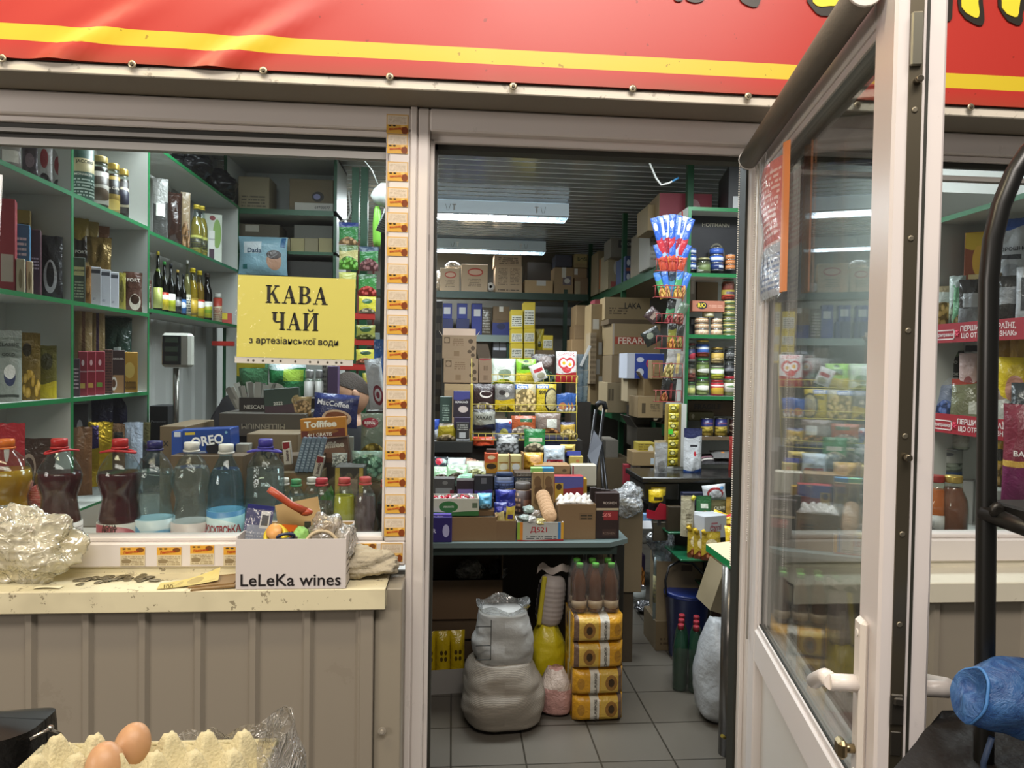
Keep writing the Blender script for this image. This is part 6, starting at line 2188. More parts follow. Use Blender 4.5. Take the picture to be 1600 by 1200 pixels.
# brown cartons at the left, nearer
C1 = 'a2876a;e.83,.75,.07,.10,5a4632;e.90,.45,.06,.10,5a4632;e.80,.30,.06,.08,5a4632;e.90,.15,.06,.08,5a4632;r.05,.65,.22,.92,6a543c;e.13,.78,.07,.10,a2876a;d.3,.55,.62,.9,4,85694c;r.34,.1,.5,.32,8a6e50'
bx('open brown carton with raised pale lid at the left of the doorway view', (691, 524, 744, 560), C1, Y=3.3, dp=.2, op=1, flap=.38, flapcol='cdb9a8')
bx('closed brown carton with the same print below the open one', (693, 560, 747, 598), C1, Y=3.3, dp=.2)
bx('plain brown carton behind the cocoa boxes', (694, 600, 738, 690), 'a98e6e;r.0,.9,1,1,b89c74', Y=3.28, z=1.0, dp=.2)
bx('pale carton with red edge right of the brown carton stack', (748, 560, 772, 598), '9c8066;v.95>a84a48;d.3,.1,.6,.9,2,7a6048', Y=3.3, dp=.2)
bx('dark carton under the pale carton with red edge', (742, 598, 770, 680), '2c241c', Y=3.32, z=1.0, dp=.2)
bx('tall dark stack of trays against the left door post view', (676, 470, 690, 690), '26221d;d.0,.0,1,1,9,4a443a', Y=4.0, z=1.0, dp=.3)

# ---------------------------------------------------------------- wire rack tiers
Y1, Y2, Y3 = 2.345, 2.245, 2.135
def RP(label, bb, spec, Y, **k):
    k.setdefault('t', .035)
    return pch(label, bb, spec, Y=Y, rx=R(-5), **k)


RP('white and green sachet fan with leaf print at the top left of the wire rack', (768, 560, 806, 601), 'a9b8a6;r.06,.1,.94,.92,cfd6cc;f.22,a8b42c;e.55,.42,.28,.16,7a8a74', Y1)
RP('bright lime green nut packet in the top basket', (806, 561, 838, 600), '7fb52a;v.45<c9b21c;e.5,.2,.3,.16,e0c64a;r.25,.56,.9,.78,3f6a1c;e.5,.9,.14,.06,2f4a2a', Y1, txt=[('насіння', .58, .68, .6, '2c4a18')])
RP('dark brown packet with white leaf pattern at the back of the top basket', (830, 553, 868, 600), '2c201c;f.5,1e3a2a;e.6,.75,.3,.2,5a4a44', Y1 + .03)
RP('small white packet with red label tilted in front of the dark packet', (835, 567, 857, 594), 'c3c1bc;r.2,.5,.9,.7,a8343a;e.6,.25,.3,.18,8d8a74', Y1 - .05, ry=R(-22), t=.02)
RP('white and red egg powder packet at the right end of the top basket', (869, 549, 902, 598), 'c9c4c2;r.1,.86,.9,.97,a82430;e.32,.62,.24,.18,b83a40;e.68,.62,.24,.18,b83a40;e.5,.5,.26,.2,b83a40;e.35,.62,.17,.13,dcd8d4;e.66,.6,.17,.13,dcd8d4;e.36,.62,.08,.06,d8a020;e.66,.58,.08,.06,d8a020;v.3<9a2028', Y1, txt=[('ЯЄЧНЯ', .5, .92, .8, 'e6e0dc')])
RP('dark chocolate brown packet with white swirl in the second basket', (737, 600, 774, 641), '2c1c1c;f.3,b9aa9a;e.6,.6,.28,.14,d0c8c0;e.62,.62,.24,.10,2c1c1c', Y2 + .02)
RP('grey packet with coffee beans and yellow base in the second basket', (773, 600, 805, 643), '6b6864;v.42<b89c1c;e.35,.68,.16,.1,2c2624;e.6,.6,.12,.08,c3bdb4;f.2,8a7414', Y2)
RP('clear pasta packet with blue corner label in the second basket', (805, 600, 838, 646), 'b0a584;f.85,b9a06a;r.0,.82,.62,.98,27549a', Y2, txt=[('Extra', .32, .90, .5, 'e3e6ec')])
RP('yellow cereal packet with blue corner label in the second basket', (838, 600, 870, 646), 'b9a228;e.75,.45,.36,.42,2c2a26;e.76,.45,.3,.36,a89c70;r.0,.84,.62,.98,27549a', Y2, txt=[('Extra', .32, .91, .5, 'e3e6ec'), ('500', .3, .72, .35, '2c2a1c')])
for i in range(3):
    RP('blue spice packet, %s in the fan at the rack right end' % ordn(i, 3), (870 + i * 5, 616 - i * 1, 888 + i * 5, 645), '2c4f8c;f.45,b9b4ae;e.5,.35,.35,.2,a86a4a', Y2 - .02 + i * .012, t=.015, ry=R(i * 3))
bx('dark green box of cocoa at the left of the wire rack', (687, 620, 706, 662), '2a3a32;d.2,.1,.8,.75,7,8a9a8c', Y=2.09, z=None, dp=.06, flap=.2, txt=None)
bx('dark purple cocoa box with white lettering left of the wire rack', (708, 611, 734, 652), '261d26;v.68>3a3a72;e.6,.3,.3,.13,b9aaa4', Y=2.07, dp=.06, txt=[('КАКАО', .5, .58, .74, 'e6e2de', 0, .08)])
bx('dark box supporting the purple cocoa box', (709, 652, 735, 670), '2b2138', Y=2.065, dp=.06)
bx('black cube carton with white stamp below the purple cocoa box', (712, 660, 733, 686), '2c2a28;r.25,.05,.75,.4,a9a9a8;d.1,.55,.9,.95,3,9a9890', Y=2.05, dp=.06)
bx('yellow cardboard divider beside the cocoa boxes', (734, 600, 738, 690), 'b9a23a', Y=2.10, dp=.06)
RP('yellow and brown biscuit packet low at the left of the rack', (682, 662, 713, 690), '8a7a1c;f.4,a8926a;v.9>4a3a20', Y=2.05)
pch('blue and white packet cut by the door post at the left', (672, 655, 686, 688), '2f4a9c;v.5<c3c6cc', Y=2.06, t=.03)
RP('grey cocoa pouch with dark lettering in the third basket', (739, 640, 774, 674), '8a8a80;v.30<25283c;v.88>2a2626', Y3 + .03, txt=[('КАКАО', .5, .62, .7, '2c2c28')])
RP('blue packet with star pattern in the third basket', (774, 655, 801, 686), '3a4a7c;v.8>b9c0c8;e.5,.3,.26,.22,8d8a4a;e.85,.82,.06,.06,c33a3a', Y3)
RP('orange soup packet with mushrooms picture in the third basket', (799, 650, 838, 681), '9c4a24;f.5,c3b4a4;r.35,.68,.85,.86,2f5a3a', Y3)
RP('clear packet of orange crackers with white label in the third basket', (836, 646, 877, 679), '7a6a60;f.3,c98a4a;r.45,.3,.85,.72,c9c9be', Y3 + .03)
RP('gold and brown sweets packet at the right end of the third basket', (876, 660, 900, 687), 'b08f3a;v.85>25254a;f.6,c9b27a', Y3 - .02)
RP('orange and black packet lying under the left part of the third basket', (739, 683, 773, 702), 'c2492a;v.3<1e1814;e.9,.8,.06,.1,9a9a9a', Y3 - .04)
RP('silver camouflage patterned snack bag in front of the rack', (775, 679, 811, 713), '4a4a4a;f.95,7d7f80;r.1,.6,.9,.82,c3c5c4', 2.05, rough=.2)
RP('green snack bag with a crisps picture in front of the rack', (819, 671, 853, 707), '1f6a34;v.72<2a7a3e;f.42,c9bfa0;r.2,.45,.85,.62,d8d2c0', 2.05)
RP('white flour bag with red label in front of the rack', (850, 697, 884, 729), 'bcc8d0;r.12,.04,.9,.32,a8303a', 1.98, t=.05, txt=[('Львівські', .51, .18, .68, 'e3dcdc')])
RP('yellow packet lying behind the white flour bag', (876, 695, 900, 710), 'c9b058;r.2,.4,.8,.6,6a5030', 2.05)
bx('gold box with blue folded top right of the white flour bag', (890, 713, 911, 731), 'c0a858;e.6,.6,.14,.14,c97a4a', Y=1.98, dp=.07, fill=None)
bx('dark blue lid flap over the gold box', (886, 707, 908, 715), '25307c', Y=2.0, dp=.05, rx=R(-20))
for i, (x0, x1) in enumerate(((842, 870), (868, 888))):
    bx('dark blue carton behind the white flour bag, %s' % ('left', 'right')[i], (x0, 684, x1, 700), '23263e', Y=2.10, dp=.08)

# ---------------------------------------------------------------- stepped stand rows
S1, S2, S3, S0 = STEP[0][1], STEP[1][1], STEP[2][1], TZ + .001
crumple('clear bag of pinkish biscuits at the back left of the stand', (PY(733, 715, 1.95).x, 1.95, S2), (.075, .05, .045), 'b98a70', seed=6, fac=.8, amp=.15)
crumple('dark packet lying at the far left of the stand', (PY(690, 715, 1.98).x, 1.96, S2), (.05, .05, .035), '2a2a2e', seed=16, fac=.9)
GT = '8db08a;r.05,.55,.95,.95,b5d2b0;f.4,4f4434;d.2,.62,.8,.85,3,3f6a44'
for i, (bb, Y) in enumerate((((676, 727, 702, 752), 1.77), ((698, 724, 731, 751), 1.76), ((729, 718, 760, 747), 1.80), ((676, 712, 700, 736), 1.86), ((697, 713, 728, 738), 1.86), ((712, 738, 738, 760), 1.74))):
    lab = ('pale green halva packet at the far left front of the stand', 'pale green halva packet, second from the left in the front', 'white and olive packet right of the green halva packets', 'dark packet with red heart behind the green halva packets', 'silver and white packet behind the second halva packet', 'mint green packet tucked low behind the chocolate boxes')[i]
    sp = (GT, GT, 'b4b8a4;f.45,8a8a5c;r.1,.6,.9,.9,d3d6c9', '2c3438;e.4,.6,.25,.25,b02a3a;e.8,.6,.12,.15,8aa89a', 'b4bcb8;f.3,8a9a8c', '8fbda0;f.4,c3dccb')[i]
    pch(lab, bb, sp, Y=Y, rx=R(-35), t=.03, rough=.2)
bx('orange and red carton of tea standing on the stand', (757, 708, 778, 740), 'c2512a;v.55<b9812a;e.5,.35,.4,.14,3a2c1c;e.5,.8,.3,.1,e0c8a0', Y=1.84, dp=.05)
bx('small dark pyramid top over the orange carton', (760, 702, 776, 709), '3a2018', Y=1.85, dp=.04)
for i, x in enumerate((778, 797)):
    bx('pale yellow sachet box in the kraft tray, %s' % ('left', 'right')[i], (x, 711, x + 18, 740), 'd9c88a;r.05,.55,.9,.62,a8742a;e.5,.35,.36,.2,%s' % ('e8dfc0', 'e0e0dc')[i] + ';v.2<c99a34', Y=1.80, dp=.05)
T = Th('tray', 'kraft tray divider between the pale yellow sachet boxes', 'tray', PY(796, 741, 1.79))
T.add('tray', M().box(-.065, .0, 0, .075, .09, .004).box(-.003, .0, 0, .003, .09, .10).box(.066, .0, 0, .075, .09, .11), pm('8d6c48', .6))
T.done()
pch('orange and yellow packet right of the kraft tray', (818, 708, 850, 740), 'c99a34;e.6,.7,.3,.2,d8a870;f.2,b06a3a', Y=1.83, t=.06)
bx('flat kraft tray lying under the white flour bag', (834, 727, 891, 741), '9c7a54;e.85,.4,.06,.2,6a5238', Y=1.80, dp=.12)
bx('tall cream paper packet at the right of the stand', (892, 726, 932, 760), 'bdb4a0;r0,.0,.06,1,9a2a3a', Y=1.80, dp=.06, bev=.006)
bx('dark red box half behind the cream paper packet', (889, 732, 897, 757), '8a2436', Y=1.84, dp=.05)
CH = ('grey chocolate box with silver window at the left of the front row', 'brown chocolate box with purple swirl second in the front row', 'black and purple chocolate box with crest in the front row', 'dark navy biscuit tin with rounded top in the front row')
bx(CH[0], (677, 746, 711, 776), '4a4644;r.05,.05,.9,.5,8d8d8c;r.8,.0,1,.4,7a2a3a;e.55,.78,.14,.1,7a7672', Y=1.62, z=S0 + .14 - .0, dp=.04, bev=.006)
bx(CH[1], (713, 749, 741, 776), '33242a;r.06,.1,.94,.5,8a76b0;r.0,.96,1,1,a9a4a0', Y=1.61, z=S0 + .14, dp=.04)
bx(CH[2], (741, 743, 770, 778), '2c282a;v.45<44307c;r.36,.7,.66,.92,6a6668;e.5,.25,.2,.14,8a78c0', Y=1.60, z=S0 + .125, dp=.04, txt=[('HEIDI', .52, .2, .6, 'b0a4d8')])
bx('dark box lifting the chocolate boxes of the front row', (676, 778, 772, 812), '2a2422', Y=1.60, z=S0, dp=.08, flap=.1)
jar(CH[3], 789, 740, 778, 31, '1a2340', '2b3a5a', '17213e;e.6,.3,.2,.2,8a7c4a;d.1,.5,.9,.9,3,39466a', Y=1.62, z=S0 + .13, lv=(.02, .98), shape='tall', ell=.7)
bx('blue box under the navy biscuit tin', (775, 778, 806, 812), '1e2a55', Y=1.62, z=S0, dp=.06)
for i in range(3):
    bx('flat dark biscuit box, %s in the stack right of the navy tin' % ('top', 'middle', 'bottom')[i], (804, 738 + i * 7, 833, 745 + i * 7), ('4a3a2c', '2a3038', '3c2c24')[i] + ';d.1,.1,.9,.9,2,9a9488', Y=1.66, dp=.1)
jar('brown wafer tin with stripes in the front row', 818, 756, 806, 29, '3a241a', '6a6460', '35201a;d.0,.0,.45,1,7,8a6a50;r.5,.3,.98,.75,6a4634', Y=1.58, z=S0, lv=(.02, .98), shape='tall', txt=None)
for i, (x0, c) in enumerate(((832, '8fc46a'), (849, '3f8fc4'))):
    x1 = x0 + 17
    bx('kraft wafer box with %s top standing in the front row' % ('green', 'blue')[i], (x0, 738, x1, 796), 'a58458;e.55,.68,.4,.12,6a4c2e;e.5,.52,.4,.1,8a6840;e.45,.84,.35,.1,7a5a38', Y=1.55, z=S0, dp=.05, txt=[('Wafle', .4, .16, 1.1, '3a2a1c', R(90))])
    bx('%s paper crest on top of the kraft wafer box' % ('green', 'blue')[i], (x0 - 2, 731, x1, 739), c, Y=1.56, dp=.04, name='packet')
bx('purple and red sweets box at the right of the front row', (866, 744, 912, 774), '9c3036;v.55>5a5a9c;r.0,.0,.3,.75,c9a23a;e.15,.6,.1,.12,4a3420', Y=1.62, z=S0 + .12, dp=.06, flap=.2)
bx('yellow bag corner behind the purple and red box', (908, 748, 917, 774), 'b9922c', Y=1.66, dp=.05)
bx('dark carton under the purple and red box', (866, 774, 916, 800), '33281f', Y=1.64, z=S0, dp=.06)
# rows on the table front
F = 1.335
bx('purple box with white leaf drawing at the left corner of the table', (672, 808, 706, 846), '2b2260;e.74,.45,.16,.26,a9a6c8', Y=1.315, z=S0, dp=.12, rough=.3, txt=[('R', .2, .45, .16, 'c9c6e0')])
bx('open purple tray of white sweets on top of the purple box', (674, 803, 705, 812), '4a3a8c;d.1,.1,.6,.9,2,c3c3cc', Y=1.33, dp=.1)
bx('plain brown carton in the middle of the table front', (705, 808, 776, 838), '7d6244', Y=F, z=S0, dp=.14, op=1, flap=.12, flapcol='a3845e', fill='4a463e')
bx('smaller plain brown tray of bars right of the plain carton', (776, 814, 806, 838), '7a5f42', Y=F, z=S0, dp=.10, op=2)
for i, (bb, sp) in enumerate((((777, 792, 790, 822), 'd3c486;v.75>2c2f86;v.2<2c2f86'), ((789, 786, 803, 822), 'c9b24a;v.85>25267a;r.2,.3,.8,.5,4a3a80'))):
    pch(('cream and blue chocolate bar', 'yellow and purple chocolate bar')[i] + ' standing in the brown tray', bb, sp, Y=F + .02, t=.02, ry=R(-6 if i == 0 else 4), name='chocolate_bar', cat='bar')
pch('dark blue sweets packet behind the chocolate bars', (774, 766, 806, 795), '272f86;f.3,3a46a0', Y=1.46, t=.04)
pch('dark blue sweets packet peeking above brown tray', (772, 786, 800, 808), '222a70;e.5,.5,.3,.2,8a86c0', Y=1.42, t=.04)
pch('light blue sweets packet beside the green and white box', (746, 772, 769, 797), '5fa3c4;f.4,8ab8d0', Y=1.44, t=.05)
bx('open white and green box of red sweets on the left of the table', (674, 779, 748, 806), 'c3c3b4;v.24<2f6a34;e.36,.52,.20,.32,2f7038;r.86,.45,.97,.75,5a6a52', Y=1.35, dp=.12, op=2, txt=[('AMANTI', .36, .52, .22, 'd8e0cc')], name='sweets_box')
random.seed(5)
p0 = PY(676, 800, 1.36)
for i in range(16):
    px = 680 + (i % 8) * 8 + random.uniform(-2, 2)
    p = PY(px, 781 - (i // 8) * 4, 1.40 + (i // 8) * .035)
    T = Th('wrapped_sweet', 'red and silver wrapped sweet in the open white and green box', 'sweet', p, (random.uniform(-.5, .5), random.uniform(-.5, .5), random.uniform(0, 3)), 'sweets in the white and green box')
    T.add('wrapper', M().lathe([(.002, -.022), (.009, -.020), (.003, -.012), (.009, -.009), (.009, .009), (.003, .012), (.009, .020), (.002, .022)], 8).xf(Matrix.Rotation(R(90), 4, 'Y')), pm('9a2430' if i % 3 else 'b9b4b4', .2, metal=.2))
    T.done()
bx('open display box with price figures at the table front', (808, 816, 881, 838), 'b9b6ae;r.0,.0,.06,1,8fae3c;r.06,.0,.12,1,d8862a;r.88,.0,.94,1,3a78b0;r.94,.0,1,1,d8a02a;r.14,.08,.86,.88,bcbab4;d.2,.1,.85,.3,2,5a5a5a;v.06<a02a30', Y=1.335, z=S0, dp=.14, op=2, name='display_box', txt=[('Д521', .46, .58, .36, 'b03038', 0, .34)])
for i in range(7):
    T = Th('biscuit', 'round sandwich biscuit, %s in the leaning row' % ordn(i, 7, 'from the front'), 'biscuit', PY(859 - i * 1.8, 806 - i * 5.0, 1.37 + i * .017), (R(66), 0, R(-12)), 'biscuits in the display box')
    T.add('biscuit', M().lathe([(.0, -.004), (.031, -.004), (.034, -.002), (.034, .002), (.031, .004), (0, .004)], 18), pm('a8845e', .65, bump=.4, bscale=60))
    T.done()
for i, (px, py, c) in enumerate(((818, 806, '8a9a90'), (826, 796, '9cb0a4'), (828, 808, 'b9b4ac'), (836, 802, 'a3978c'), (842, 812, 'c2b05a'))):
    p = PY(px, py, 1.40)
    crumple(('silver wrapped cake nearest the left end of the display box', 'green tinted wrapped cake in the display box', 'pale wrapped cake in the middle of the display box', 'brownish wrapped cake beside the biscuits', 'yellow wrapped sweet at the foot of the biscuits')[i], (p.x, 1.36 + .05 * (i % 2), p.z - .02), (.030, .03, .018), c, name='wrapped_cake', cat='cake', seed=i * 3, fac=.75, amp=.3, n=18)
bx('brown carton filled with white meringues on the table', (873, 788, 931, 830), '84694a;r.55,.55,.93,.75,7a6044;d.58,.57,.9,.74,2,3a3020', Y=1.36, z=S0, dp=.13, op=2)
for i in range(12):
    px, py = 876 + (i % 6) * 9, 786 - (i // 6) * 7 - 3 * math.sin((i % 6) / 5 * math.pi)
    p = PY(px, py, 1.40 + (i // 6) * .05)
    T = Th('meringue', 'white meringue swirl heaped in the brown carton on the table', 'meringue', (p.x, p.y, p.z - .012), (random.uniform(-.3, .3), random.uniform(-.3, .3), random.random() * 6), 'meringues in the brown carton')
    T.add('swirl', M().lathe([(.018, 0), (.022, .006), (.018, .013), (.017, .016), (.012, .022), (.011, .025), (.002, .034)], 14), pm('cfc8c0', .5, bump=.3))
    T.done()
bx('carton inside the brown meringue carton holding them up', (876, 792, 928, 800), 'b9b2a8', Y=1.39, dp=.09)
CHO = '2a1815;r.02,.62,.98,.67,b9a88c;r.15,.36,1,.62,2a1815;r.34,.40,.96,.60,8a2428;r.3,.05,.9,.2,3c2620'
bx('dark brown upright chocolate display with percent sign on the table', (930, 770, 968, 834), CHO, Y=1.37, z=S0, dp=.09, txt=[('ROSHEN', .60, .78, .56, 'b9aaa0'), ('56%', .48, .52, .36, 'e88a86', 0, .09), ('ROSHEN', .58, .12, .5, '7a6458')], name='chocolate_box')
for i in range(5):
    bx('dark chocolate bar standing in the chocolate display, %s' % ordn(i, 5), (922 + i * 7, 762 + i * 1, 932 + i * 7, 790), '211412', Y=1.40 + .004 * i, dp=.015, name='chocolate_bar', cat='bar', group='dark chocolate bars')

# ---------------------------------------------------------------- folded trolley by the green post
T = Th('folding_trolley', 'folded black hand trolley leaning by the green post', 'trolley', (0, 0, 0))
for (xa_, ya_, xb_, yb_, r_) in ((931, 640, 888, 958, .010), (944, 636, 902, 958, .010), (936, 680, 958, 955, .008), (940, 690, 970, 958, .008)):
    T.add('tube', M().tube([PY(xa_, ya_, 2.75), PY(xb_, yb_, 2.62)], r_, 8), pm('2a2a2c', .3, metal=.5))
m = M().tube([PY(932, 634, 2.75), PY(937, 629, 2.75), PY(944, 630, 2.75), PY(946, 640, 2.75)], .018, 8)
T.add('grip', m, pm('17171a', .5))
m = M()
a, b, c, d = PY(918, 712, 2.70), PY(928, 672, 2.72), PY(941, 692, 2.70), PY(930, 735, 2.66)
m.v = [tuple(q) for q in (a, b, c, d)]
m.face([0, 1, 2, 3])
T.add('grey_panel', m, pm('7c7f88', .5))
T.done()


# ================================================================ RIGHT SIDE: RACK CARTONS, CAN SHELF, COUNTERS
KC = '8c7657'
def RB(label, bb, spec, Y, **k):
    k.setdefault('dp', .35)
    return bx(label, bb, spec, Y=Y, **k)


# upper rack shelf (z 2.31): cartons along the slanted edge
RB('pale carton with orange and green bag at the far end of the upper rack shelf', (934, 392, 954, 452), '7a6a4e;e.5,.3,.3,.25,2f6a4a;r.1,.1,.3,.8,b0602a', 5.2, z=2.31)
RB('kraft carton with red stamp on the upper rack shelf', (950, 396, 972, 440), '8d8064;r.2,.05,.8,.2,8a4038;e.6,.6,.2,.2,b0aaa0', 4.75, z=2.31)
RB('grey plastic wrapped carton marked with letters on the upper rack shelf', (954, 372, 1000, 402), '6b655a;r.25,.5,.95,.9,2c2a28', 4.6, dp=.3, txt=[('BEPOHA', .6, .7, .5, 'b0a89c')])
RB('navy box with white emblem and orange script on the upper rack shelf', (977, 400, 1000, 432), '25355a;e.2,.75,.12,.12,b9bcc4;e.2,.2,.12,.12,b9bcc4;r.05,.42,.9,.55,8a4a3a', 4.2, z=2.31)
RB('dark box with white letters beside the navy box on the upper shelf', (997, 412, 1009, 430), '2a2c34', 4.0, z=2.31, dp=.2, txt=[('Деаі', .5, .5, .8, 'c3c6cc')])
RB('tall grey carton near the hanging snack strip on the upper shelf', (1000, 362, 1018, 420), '7c705c', 3.7, z=2.31, dp=.3)
RB('white sheet carton behind the blue hanging snacks', (1015, 358, 1030, 410), 'a9a59c;d.1,.2,.9,.9,6,7a766c', 3.3, z=2.31, dp=.3)
RB('red topped wine carton on top of the can shelf', (1030, 302, 1113, 330), '8c3540;e.66,.5,.12,.3,b98a8c', 2.85, z=UZ[0] + .02, dp=.4, side='8d7656', rz=R(-3), txt=[('Wines', .62, .55, .2, 'd0b4b0')])
RB('kraft carton below the red topped wine carton', (1012, 320, 1034, 360), '94805c;e.5,.3,.25,.2,4a3a28', 3.0, dp=.3)
RB('black gift carton with white print on top of the can shelf', (1139, 258, 1185, 325), '1b1a1a;r.15,.1,.4,.35,a9a9a8', 2.45, z=UZ[0] + .001, dp=.4, rz=R(-12), txt=[('B.', .62, .72, .3, 'c9c6c0')])
# lower rack shelf pile (front plane near X 1.3)
RB('kraft carton with black printed name high on the rack pile', (944, 465, 1016, 500), '94805e;d.1,.25,.5,.6,3,5a4a34', 4.1, dp=.4, txt=[('LAKA', .62, .64, .36, '23201c', 0, .26)], tape=0)
RB('large kraft carton with red name band in the rack pile', (956, 506, 1032, 555), '8d7856;r.05,.34,.9,.58,9c3a24;r.0,.0,.03,1,b0a494', 3.75, dp=.4, side='7c6a4c', txt=[('FERARRA', .5, .46, .76, 'd9c8b4')])
RB('open flap lying on the large kraft carton', (950, 499, 1022, 507), '54442e', 3.8, dp=.3)
RB('kraft carton with cocoa tree stamp under the red band carton', (955, 555, 1000, 598), '857154;e.4,.65,.12,.16,4a3c2c;e.4,.65,.09,.12,857154', 3.72, dp=.35, side='6c5c44', txt=[('Cacao', .72, .18, .4, '3a3024')])
RB('plain kraft carton at the base of the rack pile', (948, 598, 988, 645), '8a7a5e;r.03,.4,.12,.8,5a4e3a;r.16,.4,.25,.8,5a4e3a', 3.70, dp=.35)
RB('bundle of kraft sleeves with labels left of the rack pile', (921, 475, 946, 632), '85704e;r.1,.75,.5,.85,b9b4a8;r.5,.5,.9,.62,b9b4a8;r.2,.3,.6,.45,b0aa9e;r.55,.1,.95,.28,b9b2a4;r.86,.0,1,.5,b07a24', 4.2, dp=.3)
RB('dark red folded carton behind the kraft sleeves', (928, 468, 940, 530), '7a2a34', 4.3, dp=.2)
RB('pale lined carton in the gap behind the kraft sleeves', (921, 520, 931, 600), '8a7a62;d.0,.0,1,1,10,6a5a44', 4.1, dp=.2)
RB('white and blue carton with red script on the rack pile', (979, 552, 1038, 592), '2b3f8e;e.35,.75,.10,.10,c9ccd8;e.35,.25,.1,.16,c3c6cc;r.0,.0,.2,1,b9bdc9', 3.2, dp=.25, side='b9bdc9', txt=[('Скіс', .72, .6, .42, 'd0383c', 0, .3, .03)])
RB('kraft carton with open front flap in the rack pile', (1006, 592, 1040, 625), '75603f', 3.1, dp=.25, op=1, flap=.5)
RB('kraft carton with arrow stamps low in the rack pile', (996, 620, 1036, 653), '907a58;r.15,.2,.3,.7,4a3c28;d.5,.3,.9,.7,4,5a4a34', 2.95, dp=.25, side='7a6648')
RB('pale kraft carton behind the blue and white carton', (980, 592, 996, 628), '9c8c70;r.6,.05,.9,.3,4a3e2c', 3.3, dp=.2)
RB('kraft carton above the arrow stamp carton', (1018, 563, 1036, 592), '8a734f;d.2,.1,.8,.4,2,6a5638', 2.98, dp=.1)
RB('dark open carton under the lower rack shelf', (995, 668, 1040, 700), '2e271c', 3.0, dp=.3, op=1)
RB('yellow patterned packet stack under the lower rack shelf', (997, 692, 1024, 710), '9a8830;d.0,.0,1,1,5,5a4a1c;e.75,.4,.16,.4,c9c4b8', 2.55, dp=.12)
RB('small kraft carton with white label on the black counter', (988, 706, 1025, 728), '86704e;r.78,.1,1,.55,a9b4bc', 2.5, dp=.15)
RB('red and white packet beside the small kraft carton', (975, 726, 994, 758), '8a2430;r.5,.0,1,1,b9b4b0', 2.6, dp=.05)
RB('grey carton standing on the floor behind the trolley', (946, 688, 966, 720), '6b655c', 3.3, dp=.3)
RB('large kraft carton on the floor behind the trolley', (945, 716, 984, 780), '5a4c38', 3.25, z=0, dp=.3)
RB('brown carton on the floor under the rack', (1000, 700, 1030, 745), '3c3224', 3.4, dp=.3)

# hanging strips of snack packets on the side of the can shelf
T = Th('sachet_strip', 'red wire rack hanging with baskets for snack packets on the can shelf side', 'rack', (0, 0, 0))
HYs = 2.26
for (x0, x1, yt, yb) in ((1026, 1066, 404, 424), (1024, 1067, 446, 465), (1026, 1067, 490, 505), (1026, 1067, 525, 545), (1022, 1066, 568, 590), (1025, 1064, 610, 628)):
    a, b = PY(x0, yt, HYs), PY(x1, yb, HYs)
    m = M().tube([(a.x, HYs + .05, a.z), (a.x, HYs, a.z), (b.x, HYs, a.z), (b.x, HYs + .05, a.z)], .0025, 5)
    m.tube([(a.x, HYs + .05, b.z), (a.x, HYs, b.z), (b.x, HYs, b.z), (b.x, HYs + .05, b.z)], .0025, 5)
    for i in range(6):
        x = a.x + (b.x - a.x) * i / 5
        m.tube([(x, HYs, a.z), (x, HYs, b.z)], .0018, 4)
    T.add('basket', m, pm('8f3030', .4))
a, b = PY(1066, 330, HYs + .05), PY(1066, 630, HYs + .05)
T.add('rail', M().tube([a, b], .004, 6), pm('8f3030', .4))
T.done()
for r_, (n, ya, yb, cx, sp) in enumerate(((7, 334, 398, 1050, ('2c55a8;v.42<a8303a;e.4,.75,.3,.1,d0d4dc', '3a62b4;v.4<8a2a38;r.45,.5,.85,.95,c3cada', 'b9c3d4;v.45<9a2a34;r.1,.55,.5,.9,2c52a4')), (7, 376, 422, 1050, ('2c52a4;v.5<b04a34', '8fa4c4;v.5<a83a34', '4a78b4;v.5<c9823a')), (5, 420, 466, 1050, ('3f6fb4;v.7<4a8a5a;f.45,c99a44', '3a66b0;f.5,b98a4a', '2c3a4a;v.6<3f7a9a')))):
    for i in range(n):
        q = i / (n - 1) - .5
        c = cx + q * 26
        pch('blue and red snack packet, %s of the strip, %s' % (('top fan', 'second fan', 'third fan')[r_], ordn(i, n)), (c - 5, ya + 8 * abs(q), c + 6, yb), sp[i % 3], Y=HYs + .012 + .006 * (i % 3), t=.016, ry=R(q * 34), name='snack_packet', cat='snack', rough=.22)
sn = [(1038, 466, 1052, 506, '3a6a48;v.6>2a2a28;f.35,8a3038', 8), (1050, 470, 1066, 506, '4a5a48;f.5,7a4a3a', 22), (1018, 478, 1040, 500, '3a2c2c;r.2,.3,.8,.6,7a6a60', -50),
      (1010, 512, 1040, 536, '1e211e;e.4,.6,.2,.2,6a6e60', -30), (1042, 504, 1056, 545, '6a6a2a;f.4,c98a3a;v.75>20201c', 4), (1055, 506, 1066, 545, '2a2824;f.5,8a7a3a', 6),
      (1034, 548, 1052, 592, '8d8a86;f.6,a89a5a', 14), (1048, 548, 1066, 592, '7a7670;r.3,.2,.6,.9,b0a06a', 6), (1030, 590, 1044, 628, '1e1e1c;f.4,a86a34', 8), (1042, 592, 1056, 628, '26221f;r.2,.1,.5,.8,6a3030', 3)]
snl = ['green and black seed packet in the fourth row of the strip', 'olive seed packet leaning right in the fourth row', 'dark packet sticking out left of the fourth row',
       'black seed packet sticking out left of the fifth row', 'olive and orange seed packet in the fifth row', 'dark brown seed packet at the right of the fifth row',
       'clear snack packet leaning right in the sixth row', 'clear snack packet with yellow strip in the sixth row', 'black and orange packet in the lowest basket of the strip', 'dark red striped packet in the lowest basket of the strip']
for (x0, y0, x1, y1, sp, an), lab in zip(sn, snl):
    pch(lab, (x0, y0, x1, y1), sp, Y=HYs + .012 + random.random() * .02, t=.02, ry=R(an), name='snack_packet', cat='snack', rough=.25)
